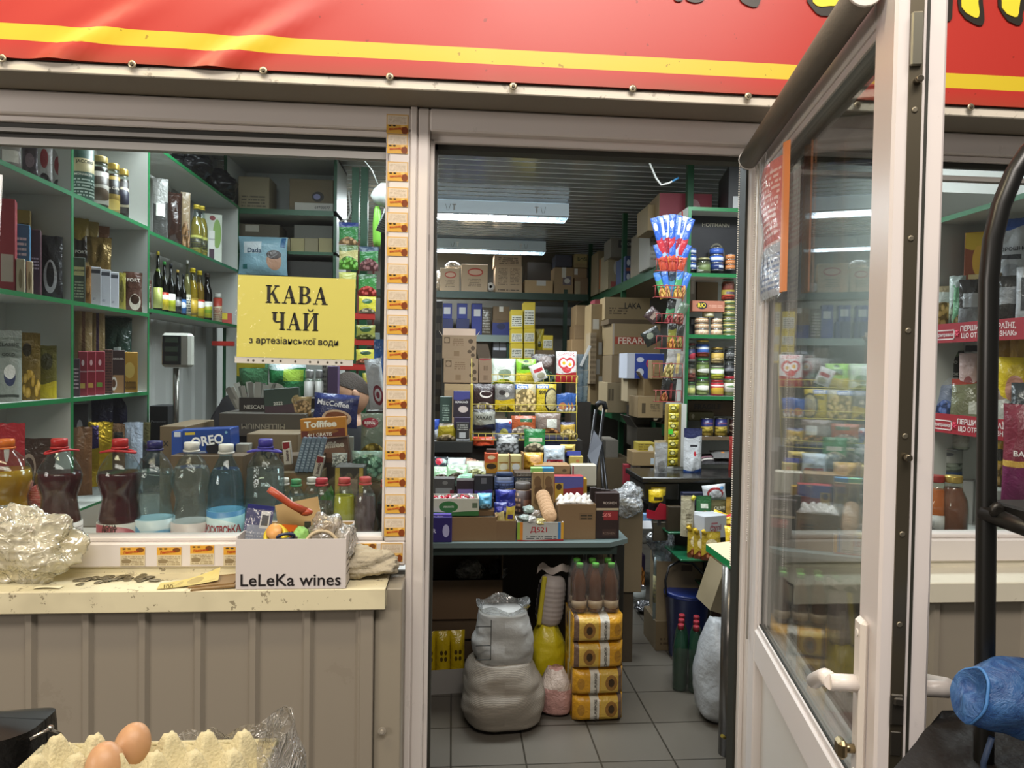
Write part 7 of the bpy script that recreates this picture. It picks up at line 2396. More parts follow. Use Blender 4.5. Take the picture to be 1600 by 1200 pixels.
bx('black coffee carton with gold print filling the top of the can shelf', (1076, 332, 1180, 418), '17161a;e.42,.3,.13,.22,5a5648;e.42,.3,.11,.19,17161a', Y=UY + .14, z=UZ[1], dp=.2, txt=[('HOFFMANN', .40, .80, .42, '8a8474'), ('BARON', .42, .30, .18, '8a8474')])
T = Th('sachet_chain', 'long strip of yellow sachets hanging beside the can shelf', 'sachets', PY(1050, 729, 2.24))
k = depth(T.loc) / F_PX
ht = PY(1050, 631, 2.24).z - T.loc.z
for i in range(7):
    m, _ = pouch_mesh(17 * k, ht / 7, .02, 'pillow', i * 2.1)
    m.v = [(x + .004, y, z + i * ht / 7) for x, y, z in m.v]
    T.add('sachet', m, pk('b0a02a;e.4,.55,.3,.25,5a5a2a;e.4,.55,.18,.15,d8cf8a;r.7,.1,.95,.5,7a6a1c', .25, .4))
T.add('backing', M().box(-12 * k, .012, 0, 16 * k, .016, ht), pm('8f7a40', .5))
T.add('green_tag', M().box(-8 * k, -.014, ht * .52, -1 * k, -.012, ht * .60), pm('4fbf3a', .4))
T.add('white_edge', M().box(14 * k, .004, 0, 22 * k, .02, ht), pm('b9b9b4', .4))
T.done()
pch('silver foil bag standing on the black counter', (1024, 692, 1044, 730), 'b4b5b6;e.5,.2,.3,.2,8d8d8c', Y=2.12, z=KZ, mode='stand', rough=.15, metal=.5)
pch('tan paper pack behind the silver foil bag', (1023, 688, 1042, 726), '9a8a6a', Y=2.18, z=KZ, mode='stand')

# cans and jars of the can shelf
U = UY + .04
def stack(label, cx, ys, wp, specs, **k):
    n = len(ys) - 1
    W = {2: ['top', 'bottom'], 3: ['top', 'middle', 'bottom'], 6: ['top', 'second', 'third', 'fourth', 'fifth', 'lowest']}[n]
    for i in range(n):
        can(label % W[i], cx, ys[i], ys[i + 1], wp, specs[min(i, len(specs) - 1)], Y=U, **k)


stack('small blue fish tin, %s of the left stack on the upper can shelf', 1083, [387, 398, 410, 421], 15, ['2f4f94;r.2,.3,.8,.7,c3cbd8'])
jar('olive jar with dark lid between the blue tin stacks', 1103, 402, 421, 21, '3a3a24', '8a845a', '4a4f34;e.3,.4,.2,.3,c9c9bc;e.6,.5,.3,.3,6a7a4a', Y=U, z=UZ[1], lv=(.1, .8))
stack('large blue fish tin, %s of the stack on the upper can shelf', 1123.5, [386.5, 398, 410, 422], 22, ['3a58a4;v.2<25356a', '3358ac;r.3,.3,.9,.8,d0d8e4', '1f2f5e;r.5,.3,.9,.7,c3cbd8'])
stack('orange fish tin, %s of the short stack on the upper can shelf', 1144, [397, 405, 413, 421], 16, ['a85a2c;d.1,.1,.9,.9,3,d8a06a'])
pch('green and white packet at the right end of the upper can shelf', (1158, 403, 1170, 421), '8fb08a;f.5,c9d0b8', Y=U, z=UZ[1])
z = UZ[2]
stack('pale salmon tin, %s of the left stack on the middle can shelf', 1100, [496, 505, 514, 524], 22, ['b08a62;r.15,.2,.85,.8,d8c8a8;d.2,.3,.8,.7,2,a04030'])
can('yellow tin resting on the left pale salmon tin stack', 1110, 486, 496, 19, 'c3b45a;r.3,.2,.8,.8,e0dcc0', Y=U)
stack('pale salmon tin, %s of the middle stack on the middle can shelf', 1122.5, [497, 505, 514, 524], 18, ['b58f66;r.15,.2,.85,.8,d8c8a8;d.2,.3,.8,.7,2,a04030'])
stack('cream fish tin, %s in the tall stack on the middle can shelf', 1142.5, [469, 478, 487, 497, 505, 514, 524], 20, ['c3b468;e.5,.5,.34,.3,4a5a34', 'c9ba70;e.5,.5,.34,.3,4a5a34'])
jar('tall jar of red sauce on top of the cream fish tins', 1141, 431, 469, 20, '7a2a1c', '2f5a34', '8a7a34;r.4,.55,.95,.8,4a3a4a;f.5,a83a24', Y=U, lv=(.05, .5), shape='tall')
bx('pink tuna three-pack box lying across the tins', (1081, 470, 1133, 487), 'a86a54;e.29,.55,.17,.36,22202a;d.5,.4,.95,.7,2,c99a84', Y=U - .01, dp=.07, txt=[('RIO', .29, .58, .24, 'd8c03a', 0, .4, .04)])
bx('grey carton behind the left side of the middle can shelf', (1077, 434, 1087, 470), '8a8478;r.2,.3,.8,.9,b4b0a8', Y=UY + .2, dp=.1)
bx('kraft carton behind the tins on the middle can shelf', (1088, 440, 1122, 480), '7d6a4e', Y=UY + .25, dp=.08)
bx('dark drinks carton at the left of the middle can shelf', (1073, 495, 1087, 524), '1b1a1e;r.5,.6,.9,.9,8a8a90', Y=UY + .12, z=z, dp=.1)
z = UZ[3]
jl = [
    ('jar with dark lid and blue label, top left of the jar shelf', 1081, 536, 568, 15, '2a1a1c', '6a2a2a', '2a2f4e;e.6,.4,.2,.3,b03a4a;r.2,.05,.8,.2,c3c3c4', None, (.1, .8)),
    ('jar of brown relish below the blue labelled jar', 1081, 570, 597, 15, '4a3a2a', '3a3a34', '6a5a44;f.7,7a3a30', None, (.05, .85)),
    ('small jar of pickles at the bottom left of the jar shelf', 1081, 597, 618, 15, '6a7a3a', '4a6a44', '7a8a5a;e.5,.5,.3,.3,c9c97a', z, (.05, .8)),
    ('wide jar with blue label and gold lid in the second stack', 1101, 531, 559, 21, '6a3a24', 'c2a552', '3f66b0;r.2,.6,.8,.8,d8dce4;f.35,a84a2c', None, (.08, .85)),
    ('pickle jar with green lid, middle of the second stack', 1101, 560, 589, 20, '4a5a24', '2f7a3a', '5a6a34;e.6,.45,.3,.2,e0e0d8;f.2,7a8a44', None, (.08, .75)),
    ('pickle jar with green lid, bottom of the second stack', 1101, 589, 619, 20, '4f5f28', '2f7a3a', '6a7a44;e.5,.6,.32,.2,e0e0d8;f.3,8a9a54', z, (.08, .75)),
    ('jar of mushrooms with yellow picture label in the third stack', 1124, 543, 571, 20, '2c1f18', 'b79a4e', 'b99a4a;f.5,c9b07a', None, (.15, .8)),
    ('green labelled corn jar in the third stack', 1124, 572, 593, 21, '5a6a34', '8a8a7a', '6a8a4a;e.5,.7,.36,.2,e0e4d8;f.45,b9b83a', None, (.04, .95)),
    ('red jar with yellow heart picture at the bottom of the third stack', 1124, 594, 620, 20, '8a2420', 'a82a2c', 'a02430;e.5,.35,.34,.26,d0a83a;r.2,.72,.8,.82,d8c9c4', z, (.04, .95)),
    ('dark tall jar with silver lid, upper in the right stack', 1143, 541, 565, 16, '1b1a1c', '8a8a8c', '2a2a2c;d.2,.2,.8,.8,4,8a8a8a', None, (.1, .8)),
    ('dark can with silver band, second in the right stack', 1143, 565, 588, 16, '1b1a1c', '4a4a4c', '26262a;r.2,.4,.8,.7,6a6a6e', None, (.1, .85)),
    ('jar of green olives with red lid and white label, right end of the jar shelf', 1144, 588, 619, 20, '6a6a2e', 'a02430', 'c9c6bc;e.5,.6,.14,.12,5a7a44', z, (.25, .75)),
]
for lab, cx, y0, y1, wp, cont, lid, sp, zz, lv in jl:
    jar(lab, cx, y0, y1, wp, cont, lid, sp, Y=U, z=zz, lv=lv)
jar('jar of stuffed olives partly behind the door frame on the jar shelf', 1163, 600, 619, 16, '7a7a3a', '8a8a4a', None, Y=U, z=z)
bx('long dark packet lying at the right rear of the jar shelf', (1152, 556, 1170, 570), '3a2020', Y=U + .1, dp=.1)
zi = PY(1110, 684, UY).z
for i, cx in enumerate((1108, 1130)):
    can('fruit tin with blue top and yellow picture, %s of two' % ('left', 'right')[i], cx, 654, 683, 20, 'b9a04a;v.58>2c2f66;f.5,c9b24a', Y=UY + .06, z=zi, txt=[('TROPICANA', .5, .74, .8, 'b9707c')])
can('dark tin right of the two fruit tins', 1151, 655, 683, 17, '3a2420;e.5,.5,.36,.26,8a7a6a;e.5,.5,.28,.18,3a2420', Y=UY + .06, z=zi)
bx('plastic wrapped roll lying behind the fruit tins', (1076, 644, 1116, 657), '6a6444;e.15,.5,.06,.3,b0aa94', Y=UY + .22, dp=.1)
bx('brown carton with black stamp under the jar shelf', (1072, 626, 1166, 650), '5a4630', Y=UY + .30, dp=.05, txt=[('FRAGILE', .35, .6, .45, '2a2018')])
pch('white flour bag with navy top and drawn figure on the counter', (1071, 670, 1100, 732), 'b9bcbf;v.80>23284a;e.55,.42,.07,.06,a82a34;r.3,.58,.7,.63,2a2a30;v.06<24427c', Y=2.14, z=KZ, mode='stand', t=.07)
lay('yellow knitted cloth bundle on the black counter', 1115, 716, KZ, .13, .10, .05, 'c9a42c;f.9,b8902a', name='cloth_bundle', cat='cloth', rough=.7)
lay('folded striped black and pink textile on the black counter', 1125, 730, KZ, .22, .13, .035, '2a2628;r.0,.5,1,.65,b98a94;r.0,.3,1,.42,d0c9c0', name='folded_textile', cat='cloth', rough=.6)
lay('light blue folded cloth at the left of the textiles on the counter', 1089, 729, KZ, .06, .08, .02, '6f93b4', name='folded_textile', cat='cloth', rough=.6)
lay('grey folded textile behind the striped one on the counter', 1140, 720, KZ + .04, .20, .10, .03, '6a6866;r.3,.4,.4,.6,c9823a', name='folded_textile', cat='cloth', rough=.6)
lay('small black and white plush strip on the front of the counter', 1061, 733, KZ, .09, .025, .015, 'c3bfba;e.2,.5,.06,.4,1a1a1a;e.5,.5,.06,.4,1a1a1a;e.8,.5,.06,.4,1a1a1a', name='plush_strip', cat='toy')
pch('red sauce pack at the right rear of the black counter', (1140, 682, 1162, 722), '8a2a24;e.5,.7,.2,.1,d8c8c0', Y=2.25, z=KZ)

# ---------------------------------------------------------------- below the counter: pouches, boxes, bucket, sacks
crumple('large crumpled clear plastic bag in front of the black counter', (PY(984, 790, 1.75).x, 1.80, PY(984, 806, 1.75).z), (.085, .08, .075), 'e4e8ec', seed=22, fac=.24, amp=.4, n=64, flat=False)
bx('tall brown carton carrying the clear plastic bag', (968, 790, 1004, 900), '75664e', Y=1.78, dp=.2, z=.38)
bx('brown carton on the floor under the tall brown carton', (962, 890, 990, 950), '4a3f30', Y=1.8, z=0, dp=.18)
pch('yellow and black seed packet upper in the red tray', (1014, 766, 1038, 800), 'c9ac1c;v.45<1d1a1a;r.3,.52,.85,.68,4a3f14', Y=1.91, t=.04, txt=[('Семки', .6, .62, .5, '2a2412')])
pch('black and yellow seed packet leaning behind in the red tray', (1018, 762, 1042, 796), '221f1e;v.6>b9a02a', Y=1.95, t=.04)
T = Th('sign_holder', 'red plastic tray on a clear stand holding seed packets', 'tray', PY(1027, 812, 1.86))
k = depth(T.loc) / F_PX
T.add('front', M().prism([(-3 * k, 0), (17 * k, 0), (13 * k, 24 * k), (4 * k, 26 * k), (-3 * k, 14 * k)], 0, .004), pm('a01f30', .3))
T.add('side', M().box(0, 0, 0, .004, .06, 13 * k).xf(Matrix.Translation((-3 * k, 0, 0)) @ Matrix.Rotation(R(38), 4, 'Z')), pm('a01f30', .3))
T.add('stem', M().box(2 * k, .01, -10 * k, 7 * k, .02, 2 * k), pm('3a3a3c', .3))
T.done()
bx('dark carton holding the red tray from below', (1020, 816, 1044, 880), '4a4234', Y=1.91, dp=.015, z=.62)
pch('pale olive sauce pouch with yellow cap on the glass shelf', (1066, 776, 1088, 823), 'a39c84;d.3,.1,.75,.6,6,6a6450;r.35,.2,.7,.32,8a7434;v.9>b0a88c', Y=1.70, z=GZ[0], mode='stand', t=.05, cap=(.85, .92, 30, 'c9c03a'))
pch('green olive pouch with yellow olives picture on the glass shelf', (1090, 776, 1114, 818), '2a5a34;f.62,b0a02c;r.25,.68,.75,.8,c9cfc0', Y=1.76, z=GZ[0], mode='stand', t=.05)
pch('dark olive pouch with white lettering on the glass shelf', (1113, 782, 1138, 812), '5a5538;r.1,.15,.9,.55,8a8468', Y=1.80, z=GZ[0], mode='stand', t=.04, txt=[('OLIVE', .5, .75, .7, 'c9c6b0')])
pch('mustard pouch at the right of the glass shelf', (1136, 778, 1156, 812), 'a8843a;f.4,8a6a24', Y=1.78, z=GZ[0], mode='stand', t=.04)
pch('white pouch with red ribbon emblem above the olive pouches', (1100, 758, 1138, 784), 'b9bcc0;e.5,.5,.36,.36,8a2a30;e.5,.42,.28,.3,b9bcc0;e.82,.78,.1,.1,5a90c4', Y=1.86, t=.04, ry=R(-6))
bottle('red ketchup bottle with white cap at the right of the counter', 1158, 738, 800, 20, '8a2420', 'c9c3bd', None, Y=1.22, z=.801, lfac=.9, glass='8a3028', shape='straight', level=.9)
bx('dark blue carton pair behind the glass shelf pouches', (1066, 770, 1100, 790), '20223a', Y=1.88, dp=.04)
bx('brown cardboard piece standing left on the glass shelf', (1044, 792, 1066, 822), '33291a', Y=1.82, z=GZ[0], dp=.05)
bx('white box with pink script on the side table', (1096, 806, 1140, 842), 'b0b2b6;d.3,.3,.6,.8,3,a86a70', Y=1.66, z=GZ[0], dp=.14, rz=R(20), txt=[('Супі', .5, .45, .5, '8a4a50')])
for i, (bb, sp, an) in enumerate((((1112, 800, 1142, 828), 'c9aa2a;e.4,.6,.3,.25,b03030;f.2,e0d0a0', 70), ((1128, 806, 1160, 826), 'b03030;e.5,.5,.3,.3,d8b83a', -60), ((1136, 824, 1166, 852), 'd0b02c;e.6,.5,.35,.4,b02f34', 15), ((1142, 842, 1166, 868), 'a8252c;e.4,.5,.3,.3,c9403c', 40))):
    pch(('yellow and red sweet bag lying on the white box', 'red and yellow sweet bag right on the white box', 'yellow and red sweet bag on the side table', 'red sweet bag at the edge of the side table')[i], bb, sp, Y=(1.70, 1.68, 1.22, 1.10)[i], t=.045, rx=R(-25), ry=R(an * .3), rough=.2)
for i, (x, y0) in enumerate(((1076, 826), (1086, 830), (1098, 832))):
    pch('gold mayonnaise pouch with yellow cap on the lower glass shelf, %s' % ordn(i, 3), (x, y0, x + 30 - 4 * (2 - i), 866), 'a8902f;e.5,.55,.32,.2,d8c9a0;f.35,8a4a20;v.12<5a3020', Y=1.62 + .03 * (2 - i), z=GZ[1], mode='stand', t=.04, rough=.2, cap=(.14, .95, -35, 'c9a82a'))
# big open brown carton with bottles in front of the stand
bx('large open brown carton standing in the aisle with bottles inside', (1026, 878, 1110, 985), '85765c;r.45,.85,.65,.95,4a3c2a', Y=1.93, z=.15, dp=.26, op=2, side='7a6c54', rz=R(-8))
bx('brown carton under the large open carton in the aisle', (1024, 970, 1090, 1010), '6d5e46;d.1,.2,.4,.5,2,4a3c2a', Y=1.94, dp=.25, z=0)
for i, (cx, y0, c) in enumerate(((1030, 822, 'd9dde0'), (1038, 836, 'd6d29a'), (1052, 838, 'c9ccd0'))):
    bottle(('tall clear glass bottle in the open aisle carton', 'clear bottle with pale yellow contents in the aisle carton', 'wrapped clear bottle in the aisle carton')[i], cx, y0, 890, 13, c, 'b9bcc0', 'b9b68a;d.1,.1,.9,.9,5,8a8a7a', Y=1.97 + .03 * i, z=.156, shape='oil', lfac=.35, level=.7, lv=(.2, .5))
crumple('clear plastic sheet crumpled in the open aisle carton', (PY(1055, 850, 1.8).x, 2.05, PY(1052, 882, 2.0).z), (.07, .06, .10), 'd8dce0', seed=31, fac=.12, amp=.4, n=40, flat=False)
bx('white slanted card above the open aisle carton', (996, 821, 1020, 834), 'c9ccd2', Y=1.84, dp=.10, rx=R(-30))
bx('blue striped pack between the cartons behind the aisle carton', (1006, 804, 1018, 828), '6f93b9;r.3,.0,.4,1,d0dce8', Y=1.95, dp=.05)
bx('kraft carton lying open right of the aisle carton', (1108, 890, 1150, 960), '877a60;r.25,.3,.4,.5,5a4e3a', Y=1.42, dp=.2, ry=R(18), op=2)
bx('dark crate on the floor holding the open kraft carton', (1126, 940, 1150, 1010), '3a3226', Y=1.42, dp=.12, z=0)
bx('white carton beside the aisle carton on the floor', (1098, 905, 1112, 960), '9a948a', Y=1.93, dp=.03, z=.2)
bx('brown carton under the white carton on the floor', (1090, 930, 1112, 1000), '4f4434', Y=1.93, dp=.04, z=0)
bx('purple and orange box on the floor behind the table leg', (990, 868, 1008, 930), '3a2a4a;f.7,c97a24', Y=3.05, dp=.1, z=0)
for i, (cx, y0) in enumerate(((986, 895), (994, 903), (1002, 912))):
    can('white lidded tin in the row on the floor, %s' % ordn(i, 3), cx - 1, y0 + 8, y0 + 36, 22, 'a9aca8;d.1,.1,.9,.5,3,7a7a70', Y=2.95 - i * .13, z=.001, name='tin_can')
bottle('bottle of yellow oil on the floor behind the table leg', 979, 846, 905, 19, 'c9b42c', 'b9a82a', None, Y=2.9, z=0, lfac=.5, shape='oil', glass='d8cf8a')
crumple('dark plastic bag on the floor behind the table leg', (PY(1006, 945, 2.6).x, 2.55, 0), (.07, .06, .04), '3a3a40', seed=41, fac=.8, n=24)
# bucket
p = PZ(1082, 1036, 0)
T = Th('bucket', 'dark blue plastic bucket with black handle in the aisle', 'bucket', (p.x, p.y + .11, 0))
pr = [(.088, 0), (.092, .01), (.118, .33), (.126, .335), (.126, .345), (.116, .345), (.112, .33), (.088, .02), (0, .015)]
T.add('body', M().lathe(pr, 32), pm('1c2a66', .3))
T.add('spout_rim', M().lathe([(.1, .342), (.128, .348), (.1, .354)], 32), pm('22326f', .3))
T.add('mop_basket', M().lathe([(.098, .345), (.07, .30), (.04, .29), (0, .288)], 24, .01, 0), pm('24367a', .35))
T.add('handle', M().tube([(-.125, -.03, .33), (-.132, -.03, .42), (-.11, -.02, .49), (-.05, 0, .515), (.03, .01, .50), (.09, .01, .44), (.122, 0, .35)], .0065, 8), pm('1a1b20', .35))
T.done()
p = PZ(1086, 1084, 0)
T = Th('water_multipack', 'shrink-wrapped pack of green water bottles with red caps in the aisle', 'drinks', (p.x, p.y + .11, 0), (0, 0, R(-20)))
for r_ in range(3):
    for c_ in range(2):
        x, y = -.036 + c_ * .072, -.075 + r_ * .072
        K = [(.028, 0), (.034, .008), (.034, .20), (.030, .235), (.014, .285), (.013, .30)]
        b = T.add('bottle', M().lathe(K, 16, x, y), clear('3f6f56', .35, .06))
        T.add('bottle_cap', M().lathe([(.0155, .297), (.0155, .318), (.014, .320)], 12, x, y), pm('8f2a34', .4), b)
T.add('shrink_wrap', M().grid(lambda u, v: (lambda a: (math.copysign(abs(math.cos(a)) ** .4, math.cos(a)) * .075, math.copysign(abs(math.sin(a)) ** .4, math.sin(a)) * .112, .002 + v * .21 + .004 * math.sin(a * 7)))(6.283 * u), 36, 8), clear('e8f0ec', .03, .12, .3, 20))
T.done()
p = PZ(1118, 1146, 0)
sack('white woven sack standing by the table leg near the door', (p.x + .085, p.y + .14, 0), .12, .12, .44, '9fa2a5', seed=51, top=.5, rough=.35, bump=.7)


# ================================================================ GOODS BEHIND THE RIGHT WINDOW
RG = R(-42)
def WP(label, bb, spec, X, z, **k):
    k.setdefault('rz', RG)
    return pch(label, bb, spec, X=X, z=z, **k)


z2, z1r, z0r = RZ[2], RZ[1], RZ[0]
bx('red-brown oat flakes box on the upper shelf of the right window', (1510, 362, 1546, 432), '8f4a2c;v.82>c9a62a;e.55,.66,.26,.18,d8a83a;r.15,.36,.9,.5,d8c08a;e.5,.24,.2,.08,c9823a', X=1.90, z=z2 + .04, dp=.06, rz=RG, txt=[('ГЕРКУЛЕС', .52, .43, .7, '6a3018'), ('ВІВСЯНІ', .45, .08, .6, '2c1c14')])
WP('large white flour bag with dark lettering in the right window', (1556, 338, 1606, 428), 'b9bcc0;v.9>3a5aa0;d.2,.1,.8,.3,4,8d9094;e.5,.4,.25,.1,9a9da2;r.2,.55,.75,.6,3a3c40', 1.88, z2 + .05, t=.09, mode='stand', txt=[('БОРОШНО', .5, .66, .8, '2a2c30')])
bx('low kraft tray lifting the goods on the upper right window shelf', (1500, 428, 1600, 470), '8a7a5c', X=1.86, z=z2, dp=.04, rz=R(-90), wk=.3)
for i, (bb, sp) in enumerate((((1458, 446, 1494, 478), 'b0a080;f.6,c9a45a;r.2,.6,.9,.85,cfd4cc'), ((1484, 430, 1506, 470), 'b4c0ba;f.5,9aa48c'), ((1490, 444, 1514, 472), '6fa07a;f.3,c9b878'), ((1500, 436, 1530, 466), '3a3634;v.4<8d8f92;r.2,.4,.9,.7,b9bcc0'), ((1560, 430, 1596, 462), '3a3836;r.1,.4,.9,.75,8d8f92'), ((1590, 416, 1612, 462), 'a9acb0;r.3,.2,.7,.8,4a4c50'))):
    WP(('golden pasta packet at the left end of the upper right window shelf', 'clear shiny packet behind the golden pasta packet', 'green packet beside the golden pasta packet', 'dark and silver seasoning packet on the upper right window shelf', 'dark packet below the white flour bag', 'silver packet right of the dark packet below the flour bag')[i], bb, sp, 1.815, z2, rough=.2, t=.04)
WP('white sugar bag with black lettering on the lower right window shelf', (1504, 502, 1532, 560), 'b9bbbc;r.2,.52,.9,.62,33343a;e.6,.25,.1,.08,a8303a', 1.93, z1r + .12, t=.06, txt=[('ЦУКОР', .5, .70, .8, '2f3036')], mode='stand')
WP('black packet with white lettering on the lower right window shelf', (1472, 548, 1502, 610), '23241f;v.12<5a6a3a;e.5,.92,.3,.05,5a6a4a', 1.88, z1r + .05, txt=[('GOOD', .45, .78, .6, 'd8d8d0'), ('НЕЖОК', .48, .55, .65, 'd8d8d0'), ('ПОРІЗУ', .48, .40, .65, 'd8d8d0')])
WP('pale pink packet beside the black lettered packet', (1500, 552, 1526, 606), 'b9a09c;e.5,.4,.25,.15,8a4a4a', 1.86, z1r + .05)
for i, (bb, sp) in enumerate((((1456, 590, 1470, 624), '2c2e30;v.3<b0b4b8'), ((1462, 588, 1492, 624), '8d98b0;f.4,4f68a8;v.8>b0b4b4'), ((1488, 590, 1530, 622), '6a6a50;r.6,.1,.9,.4,b0b0a4;v.86>8a3a30'), ((1552, 600, 1584, 626), '7a6a60;v.6<a9aaa4;v.9>8a3a2a'), ((1582, 596, 1612, 630), '3a3e40;f.4,55595a'))):
    WP(('dark packet at the left end of the lower right window shelf', 'blue-white packet leaning on the lower right window shelf', 'olive packet with a small picture on the lower right window shelf', 'white and red packet right of the cart tube', 'dark grey packet at the right edge of the lower shelf'), ) if False else WP(('dark packet at the left end of the lower right window shelf', 'blue-white packet leaning on the lower right window shelf', 'olive packet with a small picture on the lower right window shelf', 'white and red packet right of the cart tube', 'dark grey packet at the right edge of the lower shelf')[i], bb, sp, 1.83, z1r, rough=.22, t=.03, rx=R(-15))
for i, x in enumerate((1554, 1580)):
    WP('brown and yellow puff snack bag with eyes print, %s in the right window' % ('left', 'right')[i], (x, 500 - i * 6, x + 28, 580), 'a8823a;e.3,.35,.16,.09,d8d0b0;e.3,.35,.09,.05,3a2c20;e.72,.35,.16,.09,d8d0b0;e.72,.35,.09,.05,4a3a6a;v.75>7a4a24', 1.90, z1r + .10, txt=[('PUF', .5, .8, .6, 'd8c89a')], t=.05)
WP('bright yellow packet with pink picture in the right window', (1562, 558, 1606, 606), 'd0b428;e.55,.4,.3,.26,c08a78;v.2<9a7a20', 1.86, z1r + .04, t=.05)
jar('white jar with dark lid standing on the tin in the right window', 1509, 660, 704, 25, 'c3c0b4', '3a3a38', 'b4b2a8;d.2,.3,.8,.6,4,8d8b82', X=1.92, lv=(.15, .6), shape='jar')
can('white milk tin with landscape print in the right window', 1495, 702, 750, 40, 'b9bbb4;f.55,8a9484;v.24<3a5a90;e.3,.85,.16,.08,6a6c70', X=1.90, name='tin_can')
bx('white box supporting the milk tin in the right window', (1476, 750, 1516, 860), 'a9a8a4', X=1.90, z=z0r, dp=.1, rz=RG)
jar('orange juice bottle with dark red lid in the right window', 1468, 745, 860, 40, 'c9641c', '8a2a24', 'b4b4b0;d.1,.2,.45,.85,8,7a7a78;r.5,.1,.95,.9,bcbcb8', X=1.70, z=z0r, rz=R(-20), lv=(.02, .36), shape='juice', fill=.86)
jar('brown juice jar with gold lid beside the orange juice bottle', 1504, 746, 860, 44, '7a4228', 'b79a4e', None, X=1.76, z=z0r, shape='juice', fill=.9)
WP('yellow cookie packet right of the cart tube in the right window', (1548, 668, 1576, 768), 'b08f2c;f.4,a8823a;e.5,.55,.3,.1,33302a', 1.82, 1.18, t=.05)
WP('wine-red and gold sweets bag with white lettering in the right window', (1570, 632, 1614, 772), '7a2a3a;v.38<6a1f4c;r0,.36,1,.42,c9a04a;e.8,.92,.2,.06,c9b4b4', 1.76, 1.16, t=.07, txt=[('BAR', .6, .5, .5, 'e0d6d2')])
bx('grey carton below the sweets bags in the right window', (1546, 768, 1612, 850), '8d9088;r.6,.7,1,1,c9c23a', X=1.80, z=z0r, dp=.1, rz=RG)

